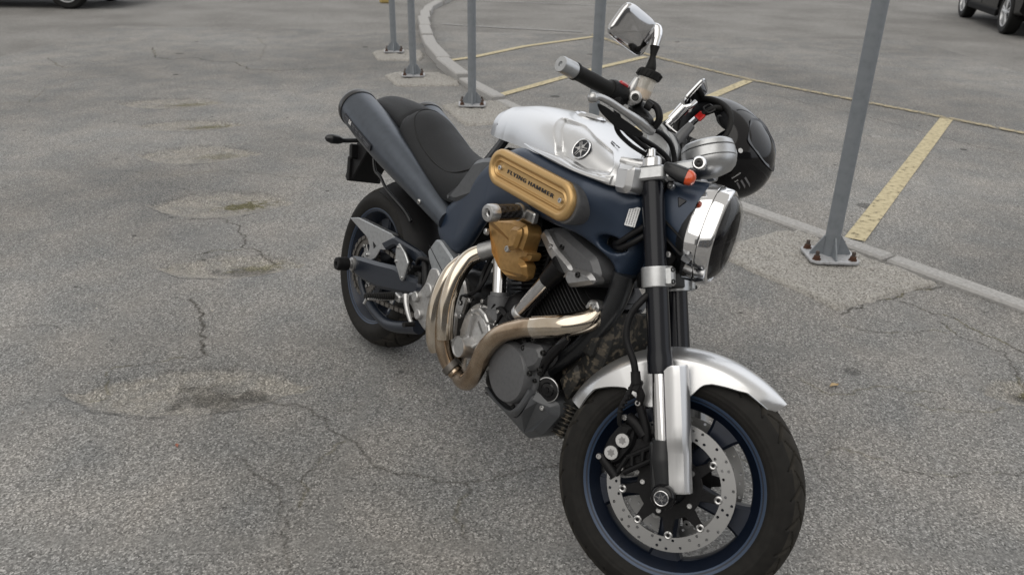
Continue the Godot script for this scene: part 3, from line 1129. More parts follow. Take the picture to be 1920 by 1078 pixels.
func make_post(at: Vector3, turn: float, label: String) -> void:
	var root := thing("steel_post", label, "post", Transform3D(Basis(Vector3.UP, turn), at), "grey steel posts along the kerb")
	var p := MB.new()
	p.lathe(Vector3.ZERO, Vector3.UP, [[0.0, 0.01], [0.0365, 0.01], [0.0365, 2.7], [0.034, 2.715], [0.0, 2.72]], 32)
	part("tube", root, p, M.post_paint)
	var b := MB.new()
	b.ext(rounded([[-0.12, -0.085], [-0.095, -0.11], [0.095, -0.11], [0.12, -0.085], [0.12, 0.085], [0.095, 0.11], [-0.095, 0.11], [-0.12, 0.085]], 0.006, 2), -0.006, 0.006, 0.0015, Transform3D(Basis(Vector3.RIGHT, Vector3.FORWARD, Vector3.UP), Vector3(0, 0.004, 0)))
	part("base_plate", root, b, M.plate_paint)
	for k in 4:
		var g := MB.new()
		g.ext(v2([[0.034, 0.0], [0.10, 0.0], [0.10, 0.012], [0.042, 0.10], [0.034, 0.10]]), -0.004, 0.004, 0.001)
		part("gusset", root, g, M.post_paint, Transform3D(Basis(Vector3.UP, PI / 4 * 0.0 + PI / 2 * k + PI / 4 * 0.0), Vector3(0, 0.009, 0)))
	for s in [[-0.088, 0.075], [0.088, 0.075], [-0.088, -0.075], [0.088, -0.075]]:
		var n := MB.new()
		n.lathe(Vector3(s[0], 0.0105, s[1]), Vector3.UP, [[0.0, 0.0], [0.022, 0.0], [0.022, 0.004], [0.0165, 0.0045], [0.0165, 0.018], [0.014, 0.020], [0.0, 0.020]], 6)
		var nu := part("nut", root, n, M.rust)
		var t := MB.new()
		t.lathe(Vector3(s[0], 0.030, s[1]), Vector3.UP, [[0.0, 0.0], [0.0095, 0.0], [0.0095, 0.02], [0.008, 0.023], [0.0, 0.023]], 12)
		part("bolt_end", nu, t, M.rust_bolt)

func make_gravel() -> void:
	# loose stones washed into the hollows, along the kerb and the pads
	var mb := MB.new()
	mb.lathe(Vector3.ZERO, Vector3.UP, [[0.0, -0.4], [0.75, -0.3], [1.0, 0.05], [0.7, 0.42], [0.0, 0.55]], 6)
	var gm := mb.mesh(60.0)
	var m := mat("gravel", Color.WHITE, 0.9)
	m.vertex_color_use_as_albedo = true
	gm.surface_set_material(0, m)
	var mm := MultiMesh.new()
	mm.transform_format = MultiMesh.TRANSFORM_3D
	mm.use_colors = true
	mm.mesh = gm
	mm.instance_count = 2600
	var rng := RandomNumberGenerator.new()
	rng.seed = 404
	for k in 2600:
		var p: Vector2
		var r := rng.randf_range(0.0012, 0.0032)
		if k < 800:
			var h: Array = HOLES[rng.randi() % HOLES.size()]
			p = Vector2(h[0] + rng.randfn() * h[2] * 0.6, h[1] + rng.randfn() * h[3] * 0.6)
		elif k < 1500:
			var i := rng.randi() % 8 + 1
			var t := rng.randf()
			p = Vector2(KERB[i][0], KERB[i][1]).lerp(Vector2(KERB[i + 1][0], KERB[i + 1][1]), t) + Vector2(-1, 0.6).normalized() * (absf(rng.randfn()) * 0.09 + 0.07) * (1.0 if rng.randf() < 0.7 else -1.0)
		else:
			p = Vector2(rng.randf_range(-3.5, 3.5), rng.randf_range(-7.0, -1.2))
			if rng.randf() < 0.06: r *= 1.9
		var b := Basis.from_euler(Vector3(rng.randf() * 0.6, rng.randf() * TAU, rng.randf() * 0.6)).scaled(Vector3(r, r * rng.randf_range(0.6, 1.0), r * rng.randf_range(0.7, 1.2)))
		mm.set_instance_transform(k, Transform3D(b, Vector3(p.x, ground_y(p.x, p.y) + r * 0.3, p.y)))
		var g := rng.randf_range(0.12, 0.45)
		mm.set_instance_color(k, Color(g, g * rng.randf_range(0.93, 1.0), g * rng.randf_range(0.84, 0.98)))
	var o := MultiMeshInstance3D.new()
	o.name = "gravel"
	o.multimesh = mm
	o.set_meta("kind", "stuff")
	o.set_meta("label", "loose grit and small stones scattered over the asphalt")
	o.set_meta("category", "gravel")
	add_child(o)

func ground_y(x: float, z: float) -> float:
	var y := 0.0
	for h in HOLES:
		var q := hole_at(x, z, h)
		if q < 1.3: y -= 0.026 * (1.0 - smoothstep(0.3, 1.25, q))
	return y

func make_litter() -> void:
	var l := MB.new()
	var rows := []
	for i in 7:
		var u := i / 6.0
		var w := 0.010 * sin(PI * clampf(u, 0.05, 0.97))
		var r := PackedVector3Array()
		for j in 5:
			var v := j / 2.0 - 1.0
			r.append(Vector3((u - 0.5) * 0.045, 0.0035 + 0.004 * v * v + 0.003 * sin(u * 5.0), v * w))
		for j in 5:
			var v := 1.0 - j / 2.0
			r.append(Vector3((u - 0.5) * 0.045, 0.0025 + 0.004 * v * v + 0.003 * sin(u * 5.0), v * w))
		rows.append(r)
	l.grid(rows, true, true)
	mat("dry_leaf", lin(0.42, 0.31, 0.17), 0.8)
	mat("red_leaf", lin(0.30, 0.12, 0.08), 0.8)
	var spots := [[1.185, -2.47, 0.5, "dry_leaf", "dry tan leaf lying on the asphalt right of the front mudguard"], [-1.05, -2.04, 2.1, "red_leaf", "small reddish scrap of leaf on the asphalt below the hollow"]]
	for s in spots:
		var o := part("fallen_leaf", self, l, M[s[3]], Transform3D(Basis(Vector3.UP, s[2]).scaled(Vector3.ONE * (1.0 if s[3] == "dry_leaf" else 0.55)), Vector3(s[0], 0.004, s[1])))
		remove_child(o)
		tagged(o, "fallen_leaf", s[4], "leaf", "leaf litter")
		add_child(o)

# ---------------------------------------------------------------- motorcycle
# own axes: x forward from the rear axle, y up, z to the rider's right; wheels upright
const FA := Vector3(1.525, 0.30, 0)
const RA := Vector3(0, 0.311, 0)
var SX: Transform3D      # steering: turned about the fork's axis
var FX: Transform3D      # fork axes (forward, up the tube, right) then steering
var bike: Node3D

func V(x: float, y: float, z: float) -> Vector3:
	return Vector3(x, y, z)

func mirrored(mb: MB) -> MB:
	var o := MB.new()
	o.join(mb)
	for i in o.t.size(): o.t[i].z = -o.t[i].z
	for i in range(0, o.t.size(), 3):
		var q := o.t[i + 1]
		o.t[i + 1] = o.t[i + 2]
		o.t[i + 2] = q
	for i in o.gv.size():
		o.gv[i].z = -o.gv[i].z
		o.gn[i].z = -o.gn[i].z
	for i in range(0, o.gi.size(), 3):
		var q := o.gi[i + 1]
		o.gi[i + 1] = o.gi[i + 2]
		o.gi[i + 2] = q
	return o

func bolt(parent: Node, at: Vector3, dir: Vector3, r: float, m: Material, x := Transform3D.IDENTITY, called := "bolt") -> MeshInstance3D:
	var b := MB.new()
	b.lathe(at, dir, [[0.0, -r * 0.6], [r, -r * 0.6], [r, r * 0.35], [r * 0.82, r * 0.6], [r * 0.5, r * 0.6], [r * 0.45, r * 0.1], [0.0, r * 0.1]], 14)
	return part(called, parent, b, m, x)

func text(called: String, parent: Node, s: String, width: float, depth: float, m: Material, x: Transform3D, bold := true, slant := 0.0) -> MeshInstance3D:
	var f := SystemFont.new()
	f.font_names = PackedStringArray(["Droid Sans"])
	f.font_weight = 700 if bold else 400
	var tm := TextMesh.new()
	tm.text = s
	tm.font = f
	tm.font_size = 48
	tm.pixel_size = 0.001
	tm.depth = 0.01
	tm.curve_step = 2.0
	var bb := tm.get_aabb()
	var k: float = width / maxf(bb.size.x, 0.001)
	var b := Basis(Vector3(k, 0, 0), Vector3(slant * k, k, 0), Vector3(0, 0, depth / 0.01))
	return node(called, parent, tm, m, x * Transform3D(b, Vector3.ZERO))

func emblem(parent: Node, x: Transform3D, r: float) -> void:
	var d := MB.new()
	d.lathe(Vector3.ZERO, Vector3.BACK, [[0.0, -0.003], [r, -0.003], [r, 0.001], [r * 0.97, 0.002], [0.0, 0.002]], 36)
	var o := part("emblem", parent, d, M.ink, x)
	var g := MB.new()
	g.lathe(Vector3.ZERO, Vector3.BACK, [[r * 0.86, 0.0015], [r, 0.0015], [r * 1.0, 0.003], [r * 0.93, 0.0038], [r * 0.86, 0.003]], 36, true)
	part("ring", o, g, M.chrome_soft)
	for k in 3:
		var f := MB.new()
		var a := TAU * k / 3.0 + 1.15
		var b := Basis(Vector3.BACK, a)
		# prongs one way, pointed handle the other
		for s in [-1, 1]:
			f.ext(v2([[-0.72 * r, s * 0.10 * r - 0.035 * r], [0.22 * r, s * 0.10 * r - 0.035 * r], [0.22 * r, s * 0.10 * r + 0.035 * r], [-0.72 * r, s * 0.10 * r + 0.035 * r]]), 0.0015, 0.0034, 0.0, Transform3D(b, Vector3.ZERO))
		f.ext(v2([[0.18 * r, -0.14 * r], [0.30 * r, -0.16 * r], [0.44 * r, -0.06 * r], [0.88 * r, -0.025 * r], [0.88 * r, 0.025 * r], [0.44 * r, 0.06 * r], [0.30 * r, 0.16 * r], [0.18 * r, 0.14 * r]]), 0.0015, 0.0036, 0.0, Transform3D(b, Vector3.ZERO))
		part("tuning_fork", o, f, M.chrome_soft)

func make_motorcycle() -> void:
	bike = thing("motorcycle", "silver and navy muscle motorcycle with gold side covers parked on the asphalt", "motorcycle", Transform3D(Basis(Vector3.UP, deg_to_rad(HEADING)) * Basis(Vector3.RIGHT, deg_to_rad(-LEAN)), BIKE_AT))
	var up := V(-sin(deg_to_rad(RAKE)), cos(deg_to_rad(RAKE)), 0)
	var piv := V(1.628, 0, 0)
	SX = Transform3D(Basis.IDENTITY, piv) * Transform3D(Basis(up, deg_to_rad(STEER)), Vector3.ZERO) * Transform3D(Basis.IDENTITY, -piv)
	FX = SX * Transform3D(Basis(V(up.y, -up.x, 0), up, Vector3.BACK), FA)
	wheels()
	rear_end()
	seat_and_tail()
	frame_and_covers()
	tank()
	engine()
	exhaust()
	front_fork()
	headlight_and_dash()
	controls()

# ---- wheels
func tyre(R: float, prof: Array, na: int, np: int, repeats: int) -> MB:
	# prof: [half-width z, radius] from the crown to the bead, one side
	var side := []
	var full := []
	for i in range(prof.size() - 1, 0, -1): full.append(Vector2(-prof[i][0], prof[i][1]))
	for p in prof: full.append(Vector2(p[0], p[1]))
	# resample by length with smooth interpolation
	var c := Curve2D.new()
	for i in full.size():
		var a: Vector2 = full[max(i - 1, 0)]
		var b: Vector2 = full[min(i + 1, full.size() - 1)]
		var tn := (b - a) / 6.0
		c.add_point(full[i], -tn, tn)
	c.bake_interval = 0.001
	var pts := []
	var nrm := []
	for i in np:
		var l := c.get_baked_length() * i / (np - 1)
		pts.append(c.sample_baked(l))
		var dd := c.sample_baked(min(l + 0.001, c.get_baked_length())) - c.sample_baked(max(l - 0.001, 0))
		nrm.append(Vector2(-dd.y, dd.x).normalized())
	var rows := []
	for i in na:
		var a := TAU * i / na
		var r := PackedVector3Array()
		for j in np:
			var p: Vector2 = pts[j]
			var z := p.x
			var d := 0.0
			var az := absf(z)
			var zn: float = az / prof[3][0] * 0.88
			var sgn := 1.0 if z > 0 else -1.0
			# two families of curved sipes on each shoulder
			for fam in 2:
				var per := TAU / repeats
				var ph: float = a + (0.5 * per if sgn > 0 else 0.0) + fam * per * 0.5
				var lo := 0.12 if fam == 0 else 0.42
				var hi := 0.72 if fam == 0 else 0.9
				if zn < lo or zn > hi: continue
				var mid: float = (zn - lo) / (hi - lo)
				var cen: float = (0.55 * mid + 0.5 * mid * mid) * per * (0.9 if fam == 0 else -0.55)
				var q := fposmod(ph - cen + per * 0.5, per) - per * 0.5
				var wd: float = 0.0042 * sin(PI * clampf(mid, 0.08, 0.95)) + 0.0016
				d = maxf(d, 0.006 * smoothstep(wd * 1.25, wd * 0.45, absf(q) * R))
			var n: Vector2 = nrm[j]
			p -= n * d * (1.0 if n.y > -0.2 else 0.0)
			r.append(V(p.y * cos(a), p.y * sin(a), p.x))
		rows.append(r)
	var mb := MB.new()
	mb.keep_side = true
	mb.sgrid(rows, false, true)
	# outward facing
	var k := 0
	var s := 0.0
	for i in range(0, mb.gn.size(), 7):
		s += mb.gn[i].dot(Vector3(mb.gv[i].x, mb.gv[i].y, 0).normalized())
	if s < 0:
		for i in mb.gn.size(): mb.gn[i] = -mb.gn[i]
		for i in range(0, mb.gi.size(), 3):
			var q := mb.gi[i + 1]
			mb.gi[i + 1] = mb.gi[i + 2]
			mb.gi[i + 2] = q
	return mb

func two_part_tyre(wheel: Node, edge: float, mb: MB) -> void:
	# sidewalls, and the dusty tread that meets the road
	var a := MB.new()
	var b := MB.new()
	for m in [a, b]:
		m.gv = mb.gv
		m.gn = mb.gn
	for i in range(0, mb.gi.size(), 3):
		var z := absf(mb.gv[mb.gi[i]].z + mb.gv[mb.gi[i + 1]].z + mb.gv[mb.gi[i + 2]].z) / 3.0
		var o := b if z < edge else a
		for e in 3: o.gi.append(mb.gi[i + e])
	part("tyre", wheel, a, M.tyre_rubber)
	part("tread", wheel, b, M.tyre_tread)

func rim_profile(w: float, flange: float, barrel: float) -> Array:
	# closed ring section: [radius, z]
	return [[flange, w], [flange - 0.002, w - 0.004], [flange - 0.006, w - 0.006], [flange - 0.012, w - 0.02], [barrel + 0.012, w * 0.45], [barrel + 0.010, 0.0], [barrel + 0.012, -w * 0.45], [flange - 0.012, 0.02 - w], [flange - 0.006, 0.006 - w], [flange - 0.002, 0.004 - w], [flange, -w],
		[flange - 0.002, -w - 0.003], [flange - 0.012, -w - 0.0005], [flange - 0.014, -w + 0.006], [barrel, -w * 0.5], [barrel - 0.004, -w * 0.3], [barrel - 0.004, w * 0.3], [barrel, w * 0.5], [flange - 0.014, w - 0.006], [flange - 0.012, w + 0.0005], [flange - 0.002, w + 0.003]]

func drilled_disc(r0: float, r1: float, th: float, sectors: int, hole: float) -> MB:
	var mb := MB.new()
	var s := PackedVector3Array()
	var rm := (r0 + r1) * 0.5
	var h := th * 0.5
	for row in 2:
		var ra := r0 if row == 0 else rm
		var rb := rm if row == 0 else r1
		for k in sectors:
			var da := TAU / sectors
			var a0 := da * (k + row * 0.5)
			var ac := a0 + da * (0.5 + (0.22 if k % 3 == 1 else -0.12))
			var rc := (ra + rb) * 0.5 + (0.0015 if k % 2 == 0 else -0.0015)
			var cen := Vector2(rc * cos(ac), rc * sin(ac))
			var bd := []
			for e in 4:
				bd.append([a0 + da * e / 4.0, ra])
			for e in 4:
				bd.append([a0 + da, lerpf(ra, rb, e / 4.0)])
			for e in 4:
				bd.append([a0 + da * (1.0 - e / 4.0), rb])
			for e in 4:
				bd.append([a0, lerpf(rb, ra, e / 4.0)])
			var ob := []
			var ib := []
			for q in bd:
				var p := Vector2(q[1] * cos(q[0]), q[1] * sin(q[0]))
				ob.append(p)
				ib.append(cen + (p - cen).normalized() * hole)
			for e in 16:
				var f := (e + 1) % 16
				for sd in [1.0, -1.0]:
					var A := V(ob[e].x, ob[e].y, h * sd)
					var B := V(ob[f].x, ob[f].y, h * sd)
					var C := V(ib[f].x, ib[f].y, h * sd)
					var D := V(ib[e].x, ib[e].y, h * sd)
					if sd > 0: mb.quad(s, A, D, C, B)
					else: mb.quad(s, A, B, C, D)
				mb.quad(s, V(ib[e].x, ib[e].y, h), V(ib[e].x, ib[e].y, -h), V(ib[f].x, ib[f].y, -h), V(ib[f].x, ib[f].y, h))
	var n := sectors * 4
	for k in n:
		var a := TAU * k / n
		var b := TAU * (k + 1) / n
		mb.quad(s, V(r1 * cos(a), r1 * sin(a), h), V(r1 * cos(b), r1 * sin(b), h), V(r1 * cos(b), r1 * sin(b), -h), V(r1 * cos(a), r1 * sin(a), -h))
		mb.quad(s, V(r0 * cos(a), r0 * sin(a), -h), V(r0 * cos(b), r0 * sin(b), -h), V(r0 * cos(b), r0 * sin(b), h), V(r0 * cos(a), r0 * sin(a), h))
	mb.add(s)
	return mb

func spoke_mesh(r0: float, r1: float, w0: float, w1: float, th: float) -> MB:
	var mb := MB.new()
	mb.ext(rounded([[r0, -w0], [lerpf(r0, r1, 0.55), -w0 * 0.9], [lerpf(r0, r1, 0.85), -w1 * 0.75], [r1, -w1], [r1, w1], [lerpf(r0, r1, 0.85), w1 * 0.75], [lerpf(r0, r1, 0.55), w0 * 0.9], [r0, w0]], 0.01, 3), -th, th, 0.007)
	return mb

func holder(called: String, parent: Node, x: Transform3D) -> Node3D:
	var o := Node3D.new()
	o.name = called
	o.transform = x
	parent.add_child(o, true)
	return o

func wheels() -> void:
	# front
	var fw := holder("front_wheel", bike, SX * Transform3D(Basis.IDENTITY, FA))
	two_part_tyre(fw, 0.047, tyre(0.30, [[0.0, 0.300], [0.02, 0.2975], [0.038, 0.289], [0.052, 0.274], [0.0595, 0.256], [0.0615, 0.2485], [0.0602, 0.246], [0.0600, 0.238], [0.0585, 0.236], [0.056, 0.228], [0.051, 0.221]], 1300, 84, 26))
	var rim := MB.new()
	rim.lathe(Vector3.ZERO, Vector3.BACK, rim_profile(0.048, 0.223, 0.188), 96, true)
	part("rim", fw, rim, M.navy_rim_shaded)
	for zs in [1.0, -1.0]:
		var lip := MB.new()
		lip.lathe(Vector3.ZERO, V(0, 0, zs), [[0.2065, 0.0455], [0.2075, 0.0468], [0.2195, 0.0512], [0.2222, 0.0505], [0.2222, 0.0480], [0.208, 0.0440]], 96, true)
		part("rim_edge", fw, lip, M.navy_rim_lit)
	var sp := spoke_mesh(0.04, 0.194, 0.024, 0.047, 0.021).mesh()
	for k in 5:
		node("spoke", fw, sp, M.navy_rim_shaded, Transform3D(Basis(Vector3.BACK, deg_to_rad(-3.0 + 72.0 * k)), Vector3.ZERO))
	var hub := MB.new()
	hub.lathe(Vector3.ZERO, Vector3.BACK, [[0.0, -0.052], [0.03, -0.052], [0.05, -0.045], [0.052, 0.045], [0.03, 0.052], [0.0, 0.052]], 32)
	part("hub", fw, hub, M.rim_dark)
	var dm := drilled_disc(0.121, 0.155, 0.005, 27, 0.0036).mesh(30)
	var cm := carrier(0.117, 9).mesh()
	var bob := MB.new()
	bob.lathe(Vector3.ZERO, Vector3.BACK, [[0.0035, -0.006], [0.0098, -0.006], [0.0105, -0.002], [0.0098, 0.0035], [0.007, 0.0055], [0.0045, 0.0045], [0.0035, 0.001]], 20, true)
	var bm := bob.mesh()
	for s in [1.0, -1.0]:
		var x := Transform3D(Basis(Vector3.BACK, 0.19) if s > 0 else Basis(Vector3.UP, PI), V(0, 0, 0.062 * s))
		node("brake_disc", fw, dm, M.disc_steel, x)
		node("disc_carrier", fw, cm, M.engine_black, x)
		for k in 9:
			var a := TAU * k / 9.0
			node("bobbin", fw, bm, M.bolt, x * Transform3D(Basis.IDENTITY, V(cos(a), sin(a), 0) * 0.1165))
		for k in 5:
			var a := TAU * k / 5.0 + 0.75
			bolt(fw, V(cos(a), sin(a), 0) * 0.064 + V(0, 0, 0.006), Vector3.BACK, 0.0068, M.bolt, x)
	# rear
	var rw := holder("rear_wheel", bike, Transform3D(Basis.IDENTITY, RA))
	two_part_tyre(rw, 0.078, tyre(0.311, [[0.0, 0.311], [0.03, 0.3085], [0.058, 0.299], [0.079, 0.283], [0.092, 0.263], [0.0945, 0.248], [0.089, 0.230], [0.083, 0.221]], 700, 60, 24))
	rim = MB.new()
	rim.lathe(Vector3.ZERO, Vector3.BACK, rim_profile(0.080, 0.223, 0.186), 96, true)
	part("rim", rw, rim, M.navy_rim_shaded)
	for zs in [1.0, -1.0]:
		var lip := MB.new()
		lip.lathe(Vector3.ZERO, V(0, 0, zs), [[0.2085, 0.0775], [0.2095, 0.0788], [0.2195, 0.0832], [0.2222, 0.0825], [0.2222, 0.0800], [0.210, 0.0760]], 96, true)
		part("rim_edge", rw, lip, M.navy_rim_lit)
	sp = spoke_mesh(0.045, 0.192, 0.026, 0.045, 0.03).mesh()
	for k in 5:
		node("spoke", rw, sp, M.navy_rim_shaded, Transform3D(Basis(Vector3.BACK, deg_to_rad(40.0 + 72.0 * k)), Vector3.ZERO))
	hub = MB.new()
	hub.lathe(Vector3.ZERO, Vector3.BACK, [[0.0, -0.09], [0.03, -0.09], [0.055, -0.06], [0.055, 0.06], [0.05, 0.09], [0.0, 0.09]], 32)
	part("hub", rw, hub, M.rim_dark)
	# rear sprocket with teeth and its lightening holes
	var spk := PackedVector2Array()
	var teeth := 39
	for k in teeth * 4:
		var a := TAU * k / (teeth * 4)
		spk.append(Vector2(cos(a), sin(a)) * (0.110 if k % 4 < 2 else 0.103))
	var sm := MB.new()
	var ss := PackedVector3Array()
	for k in spk.size():
		var l := (k + 1) % spk.size()
		var i0 := spk[k].normalized() * 0.082
		var i1 := spk[l].normalized() * 0.082
		for zz in [0.003, -0.003]:
			if zz > 0: sm.quad(ss, V(spk[k].x, spk[k].y, zz), V(i0.x, i0.y, zz), V(i1.x, i1.y, zz), V(spk[l].x, spk[l].y, zz))
			else: sm.quad(ss, V(spk[k].x, spk[k].y, zz), V(spk[l].x, spk[l].y, zz), V(i1.x, i1.y, zz), V(i0.x, i0.y, zz))
		sm.quad(ss, V(spk[k].x, spk[k].y, 0.003), V(spk[l].x, spk[l].y, 0.003), V(spk[l].x, spk[l].y, -0.003), V(spk[k].x, spk[k].y, -0.003))
		sm.quad(ss, V(i0.x, i0.y, -0.003), V(i1.x, i1.y, -0.003), V(i1.x, i1.y, 0.003), V(i0.x, i0.y, 0.003))
	sm.add(ss)
	part("sprocket", rw, sm, M.chain_steel, Transform3D(Basis.IDENTITY, V(0, 0, 0.108)))
	part("sprocket_carrier", rw, carrier(0.085, 6), M.steel, Transform3D(Basis.IDENTITY, V(0, 0, 0.106)))
	for k in 6:
		bolt(rw, V(cos(TAU * k / 6), sin(TAU * k / 6), 0) * 0.077 + V(0, 0, 0.113), Vector3.BACK, 0.007, M.bolt)

func carrier(r: float, arms: int) -> MB:
	# spider: ring with arms, open between
	var mb := MB.new()
	mb.lathe(Vector3.ZERO, Vector3.BACK, [[0.044, -0.004], [0.078 * r / 0.117, -0.004], [0.078 * r / 0.117, 0.004], [0.044, 0.005]], 40, true)
	for k in arms:
		var b := Basis(Vector3.BACK, TAU * k / arms)
		mb.ext(rounded([[0.066 * r / 0.117, -0.017], [r * 0.88, -0.010], [r + 0.004, -0.010], [r + 0.004, 0.010], [r * 0.88, 0.010], [0.066 * r / 0.117, 0.017]], 0.004, 2), -0.0032, 0.0032, 0.001, Transform3D(b, Vector3.ZERO))
	return mb

# ---- swing arm, chain, foot pegs
func rear_end() -> void:
	var arm := MB.new()
	arm.ext(rounded([[-0.075, 0.325], [0.0, 0.345], [0.15, 0.376], [0.273, 0.405], [0.376, 0.40], [0.45, 0.42], [0.46, 0.37], [0.37, 0.338], [0.176, 0.286], [0.02, 0.268], [-0.06, 0.275]], 0.03, 4), 0.113, 0.150, 0.012)
	arm.ext(rounded([[0.12, 0.440], [0.20, 0.492], [0.384, 0.497], [0.44, 0.485], [0.46, 0.44], [0.40, 0.455], [0.31, 0.465], [0.215, 0.462], [0.16, 0.425]], 0.012, 3), 0.108, 0.136, 0.007)
	arm.ext(rounded([[0.33, 0.38], [0.36, 0.46], [0.41, 0.46], [0.44, 0.38]], 0.01, 2), 0.108, 0.138, 0.006)
	arm.tube([V(-0.02, 0.27, 0.115), V(0.0, 0.235, 0.112), V(0.065, 0.192, 0.11), V(0.19, 0.172, 0.11), V(0.29, 0.186, 0.112), V(0.45, 0.25, 0.112)], [0.013, 0.014, 0.016, 0.019, 0.021, 0.024], 14)
	var left := mirrored(arm)
	part("swing_arm", bike, arm, M.navy_dark)
	part("swing_arm", bike, left, M.navy_dark)
	var cross := MB.new()
	cross.tube([V(0.42, 0.41, -0.12), V(0.42, 0.41, 0.12)], 0.045, 20)
	part("swing_arm_pivot", bike, cross, M.black_satin)
	var hug := MB.new()
	# black inner mudguard close over the rear tyre
	var rows := []
	for i in 15:
		var a := deg_to_rad(lerpf(20.0, 95.0, i / 14.0))
		var r := PackedVector3Array()
		for j in 9:
			var s := j / 4.0 - 1.0
			r.append(RA + V(cos(a), sin(a), 0) * (0.337 - 0.05 * s * s) + V(0, 0, s * 0.105))
		for j in 9:
			var s := 1.0 - j / 4.0
			r.append(RA + V(cos(a), sin(a), 0) * (0.333 - 0.05 * s * s) + V(0, 0, s * 0.102))
		rows.append(r)
	hug.grid(rows, true, true)
	part("rear_mudguard", bike, hug, M.black_plastic)
	var guard := MB.new()
	guard.ext(rounded([[-0.163, 0.449], [-0.10, 0.470], [0.172, 0.492], [0.215, 0.490], [0.155, 0.425], [0.118, 0.415], [0.105, 0.39], [0.092, 0.372], [0.059, 0.352], [0.006, 0.346], [0.000, 0.362], [0.034, 0.380], [0.036, 0.40], [0.004, 0.424]], 0.005, 2), 0.126, 0.131, 0.0015)
	guard.ext(rounded([[-0.163, 0.449], [-0.10, 0.470], [0.172, 0.492], [0.18, 0.488], [-0.09, 0.465], [-0.155, 0.446]], 0.002, 1), 0.10, 0.1255, 0.001)
	part("chain_guard", bike, guard, M.silver_satin)
	bolt(bike, V(0.03, 0.365, 0.133), Vector3.BACK, 0.008, M.bolt)
	var cut := MB.new()
	cut.ext(v2([[0.055, 0.425], [0.085, 0.418], [0.072, 0.402]]), 0.1305, 0.132, 0.0)
	part("cut_out", bike, cut, M.engine_black)
	var pl := MB.new()
	pl.ext(rounded([[0.291, 0.497], [0.279, 0.469], [0.294, 0.425], [0.352, 0.380], [0.366, 0.385], [0.378, 0.455], [0.345, 0.478]], 0.008, 3), 0.152, 0.162, 0.003)
	var plate := part("heel_plate", bike, pl, M.silver_satin)
	for q in [[0.296, 0.481], [0.30, 0.433], [0.358, 0.394]]: bolt(plate, V(q[0], q[1], 0.163), Vector3.BACK, 0.0055, M.bolt)
	# axle end: silver spacer and black crash bobbin
	var ax := MB.new()
	ax.lathe(V(-0.028, 0.306, 0.14), Vector3.BACK, [[0.0, 0.0], [0.026, 0.0], [0.026, 0.018], [0.014, 0.022], [0.014, 0.034], [0.0, 0.034]], 24)
	part("axle_nut", bike, ax, M.cast_silver)
	var spool := MB.new()
	spool.lathe(V(-0.03, 0.305, 0.172), Vector3.BACK, [[0.0, 0.0], [0.0235, 0.0], [0.0255, 0.004], [0.0255, 0.040], [0.022, 0.047], [0.009, 0.047], [0.008, 0.040], [0.0, 0.040]], 28)
	part("axle_bobbin", bike, spool, M.black_plastic)
	# chain
	var ch := MB.new()
	var path := []
	var fs := V(0.62, 0.37, 0.108)
	var rs := RA + V(0, 0, 0.108)
	for i in 20: path.append(rs + V(cos(deg_to_rad(95 + i * 9)), sin(deg_to_rad(95 + i * 9)), 0) * 0.108)
	for i in 36: path.append((rs + V(0.0, -0.108, 0)).lerp(fs + V(0, -0.04, 0), i / 35.0) + V(0, -0.012 * sin(PI * i / 35.0), 0))
	for i in 8: path.append(fs + V(cos(deg_to_rad(-85 + i * 22)), sin(deg_to_rad(-85 + i * 22)), 0) * 0.04)
	for i in 36: path.append((fs + V(0, 0.04, 0)).lerp(rs + V(0, 0.108, 0), i / 35.0))
	for i in path.size() - 1:
		var a: Vector3 = path[i]
		var b: Vector3 = path[i + 1]
		var d := b - a
		if d.length() < 0.002: continue
		var bs := Basis(d.normalized(), Vector3.BACK.cross(d.normalized()), Vector3.BACK)
		var zz := 0.008 if i % 2 == 0 else 0.005
		for s in [-1, 1]: ch.box((a + b) * 0.5 + V(0, 0, s * zz), V(d.length() * 1.25, 0.013, 0.002), 0.0, bs)
		ch.box(a, V(0.009, 0.009, 0.012), 0.0, bs)
	part("drive_chain", bike, ch, M.chain_steel)
	# rider foot bracket, peg and brake pedal
	var br := MB.new()
	br.ext(rounded([[0.40, 0.335], [0.42, 0.365], [0.475, 0.385], [0.505, 0.43], [0.515, 0.485], [0.555, 0.50], [0.60, 0.47], [0.60, 0.32], [0.56, 0.285], [0.52, 0.295], [0.485, 0.31], [0.45, 0.328]], 0.012, 3), 0.138, 0.162, 0.005)
	for q in [[0.478, 0.372, 0.018], [0.545, 0.42, 0.024], [0.515, 0.325, 0.018], [0.572, 0.315, 0.015]]:
		br.lathe(V(q[0], q[1], 0.155), Vector3.BACK, [[0.0, 0.0], [q[2], 0.0], [q[2], 0.016], [q[2] * 0.85, 0.019], [0.0, 0.019]], 20)
	part("footrest_bracket", bike, br, M.cast_silver)
	var pk := MB.new()
	for i in 13:
		pk.lathe(V(0.388 - 0.0013 * i, 0.340 - 0.001 * i, 0.195 + i * 0.0075), Vector3.BACK, [[0.0, 0.0], [0.0105, 0.0], [0.0135, 0.0015], [0.0135, 0.004], [0.0105, 0.0058], [0.0105, 0.0076], [0.0, 0.0076]], 16)
	part("foot_peg", bike, pk, M.rubber)
	var pr := MB.new()
	pr.box(V(0.383, 0.326, 0.24), V(0.014, 0.008, 0.10), 0.002)
	pr.tube([V(0.378, 0.325, 0.288), V(0.374, 0.305, 0.292)], 0.005, 10)
	pr.box(V(0.405, 0.34, 0.182), V(0.04, 0.026, 0.03), 0.005)
	part("peg_mount", bike, pr, M.cast_bright)
	var bp := MB.new()
	bp.tube([V(0.43, 0.36, 0.176), V(0.45, 0.335, 0.180), V(0.48, 0.31, 0.182), V(0.515, 0.290, 0.184)], [0.012, 0.009, 0.0075, 0.007], 12)
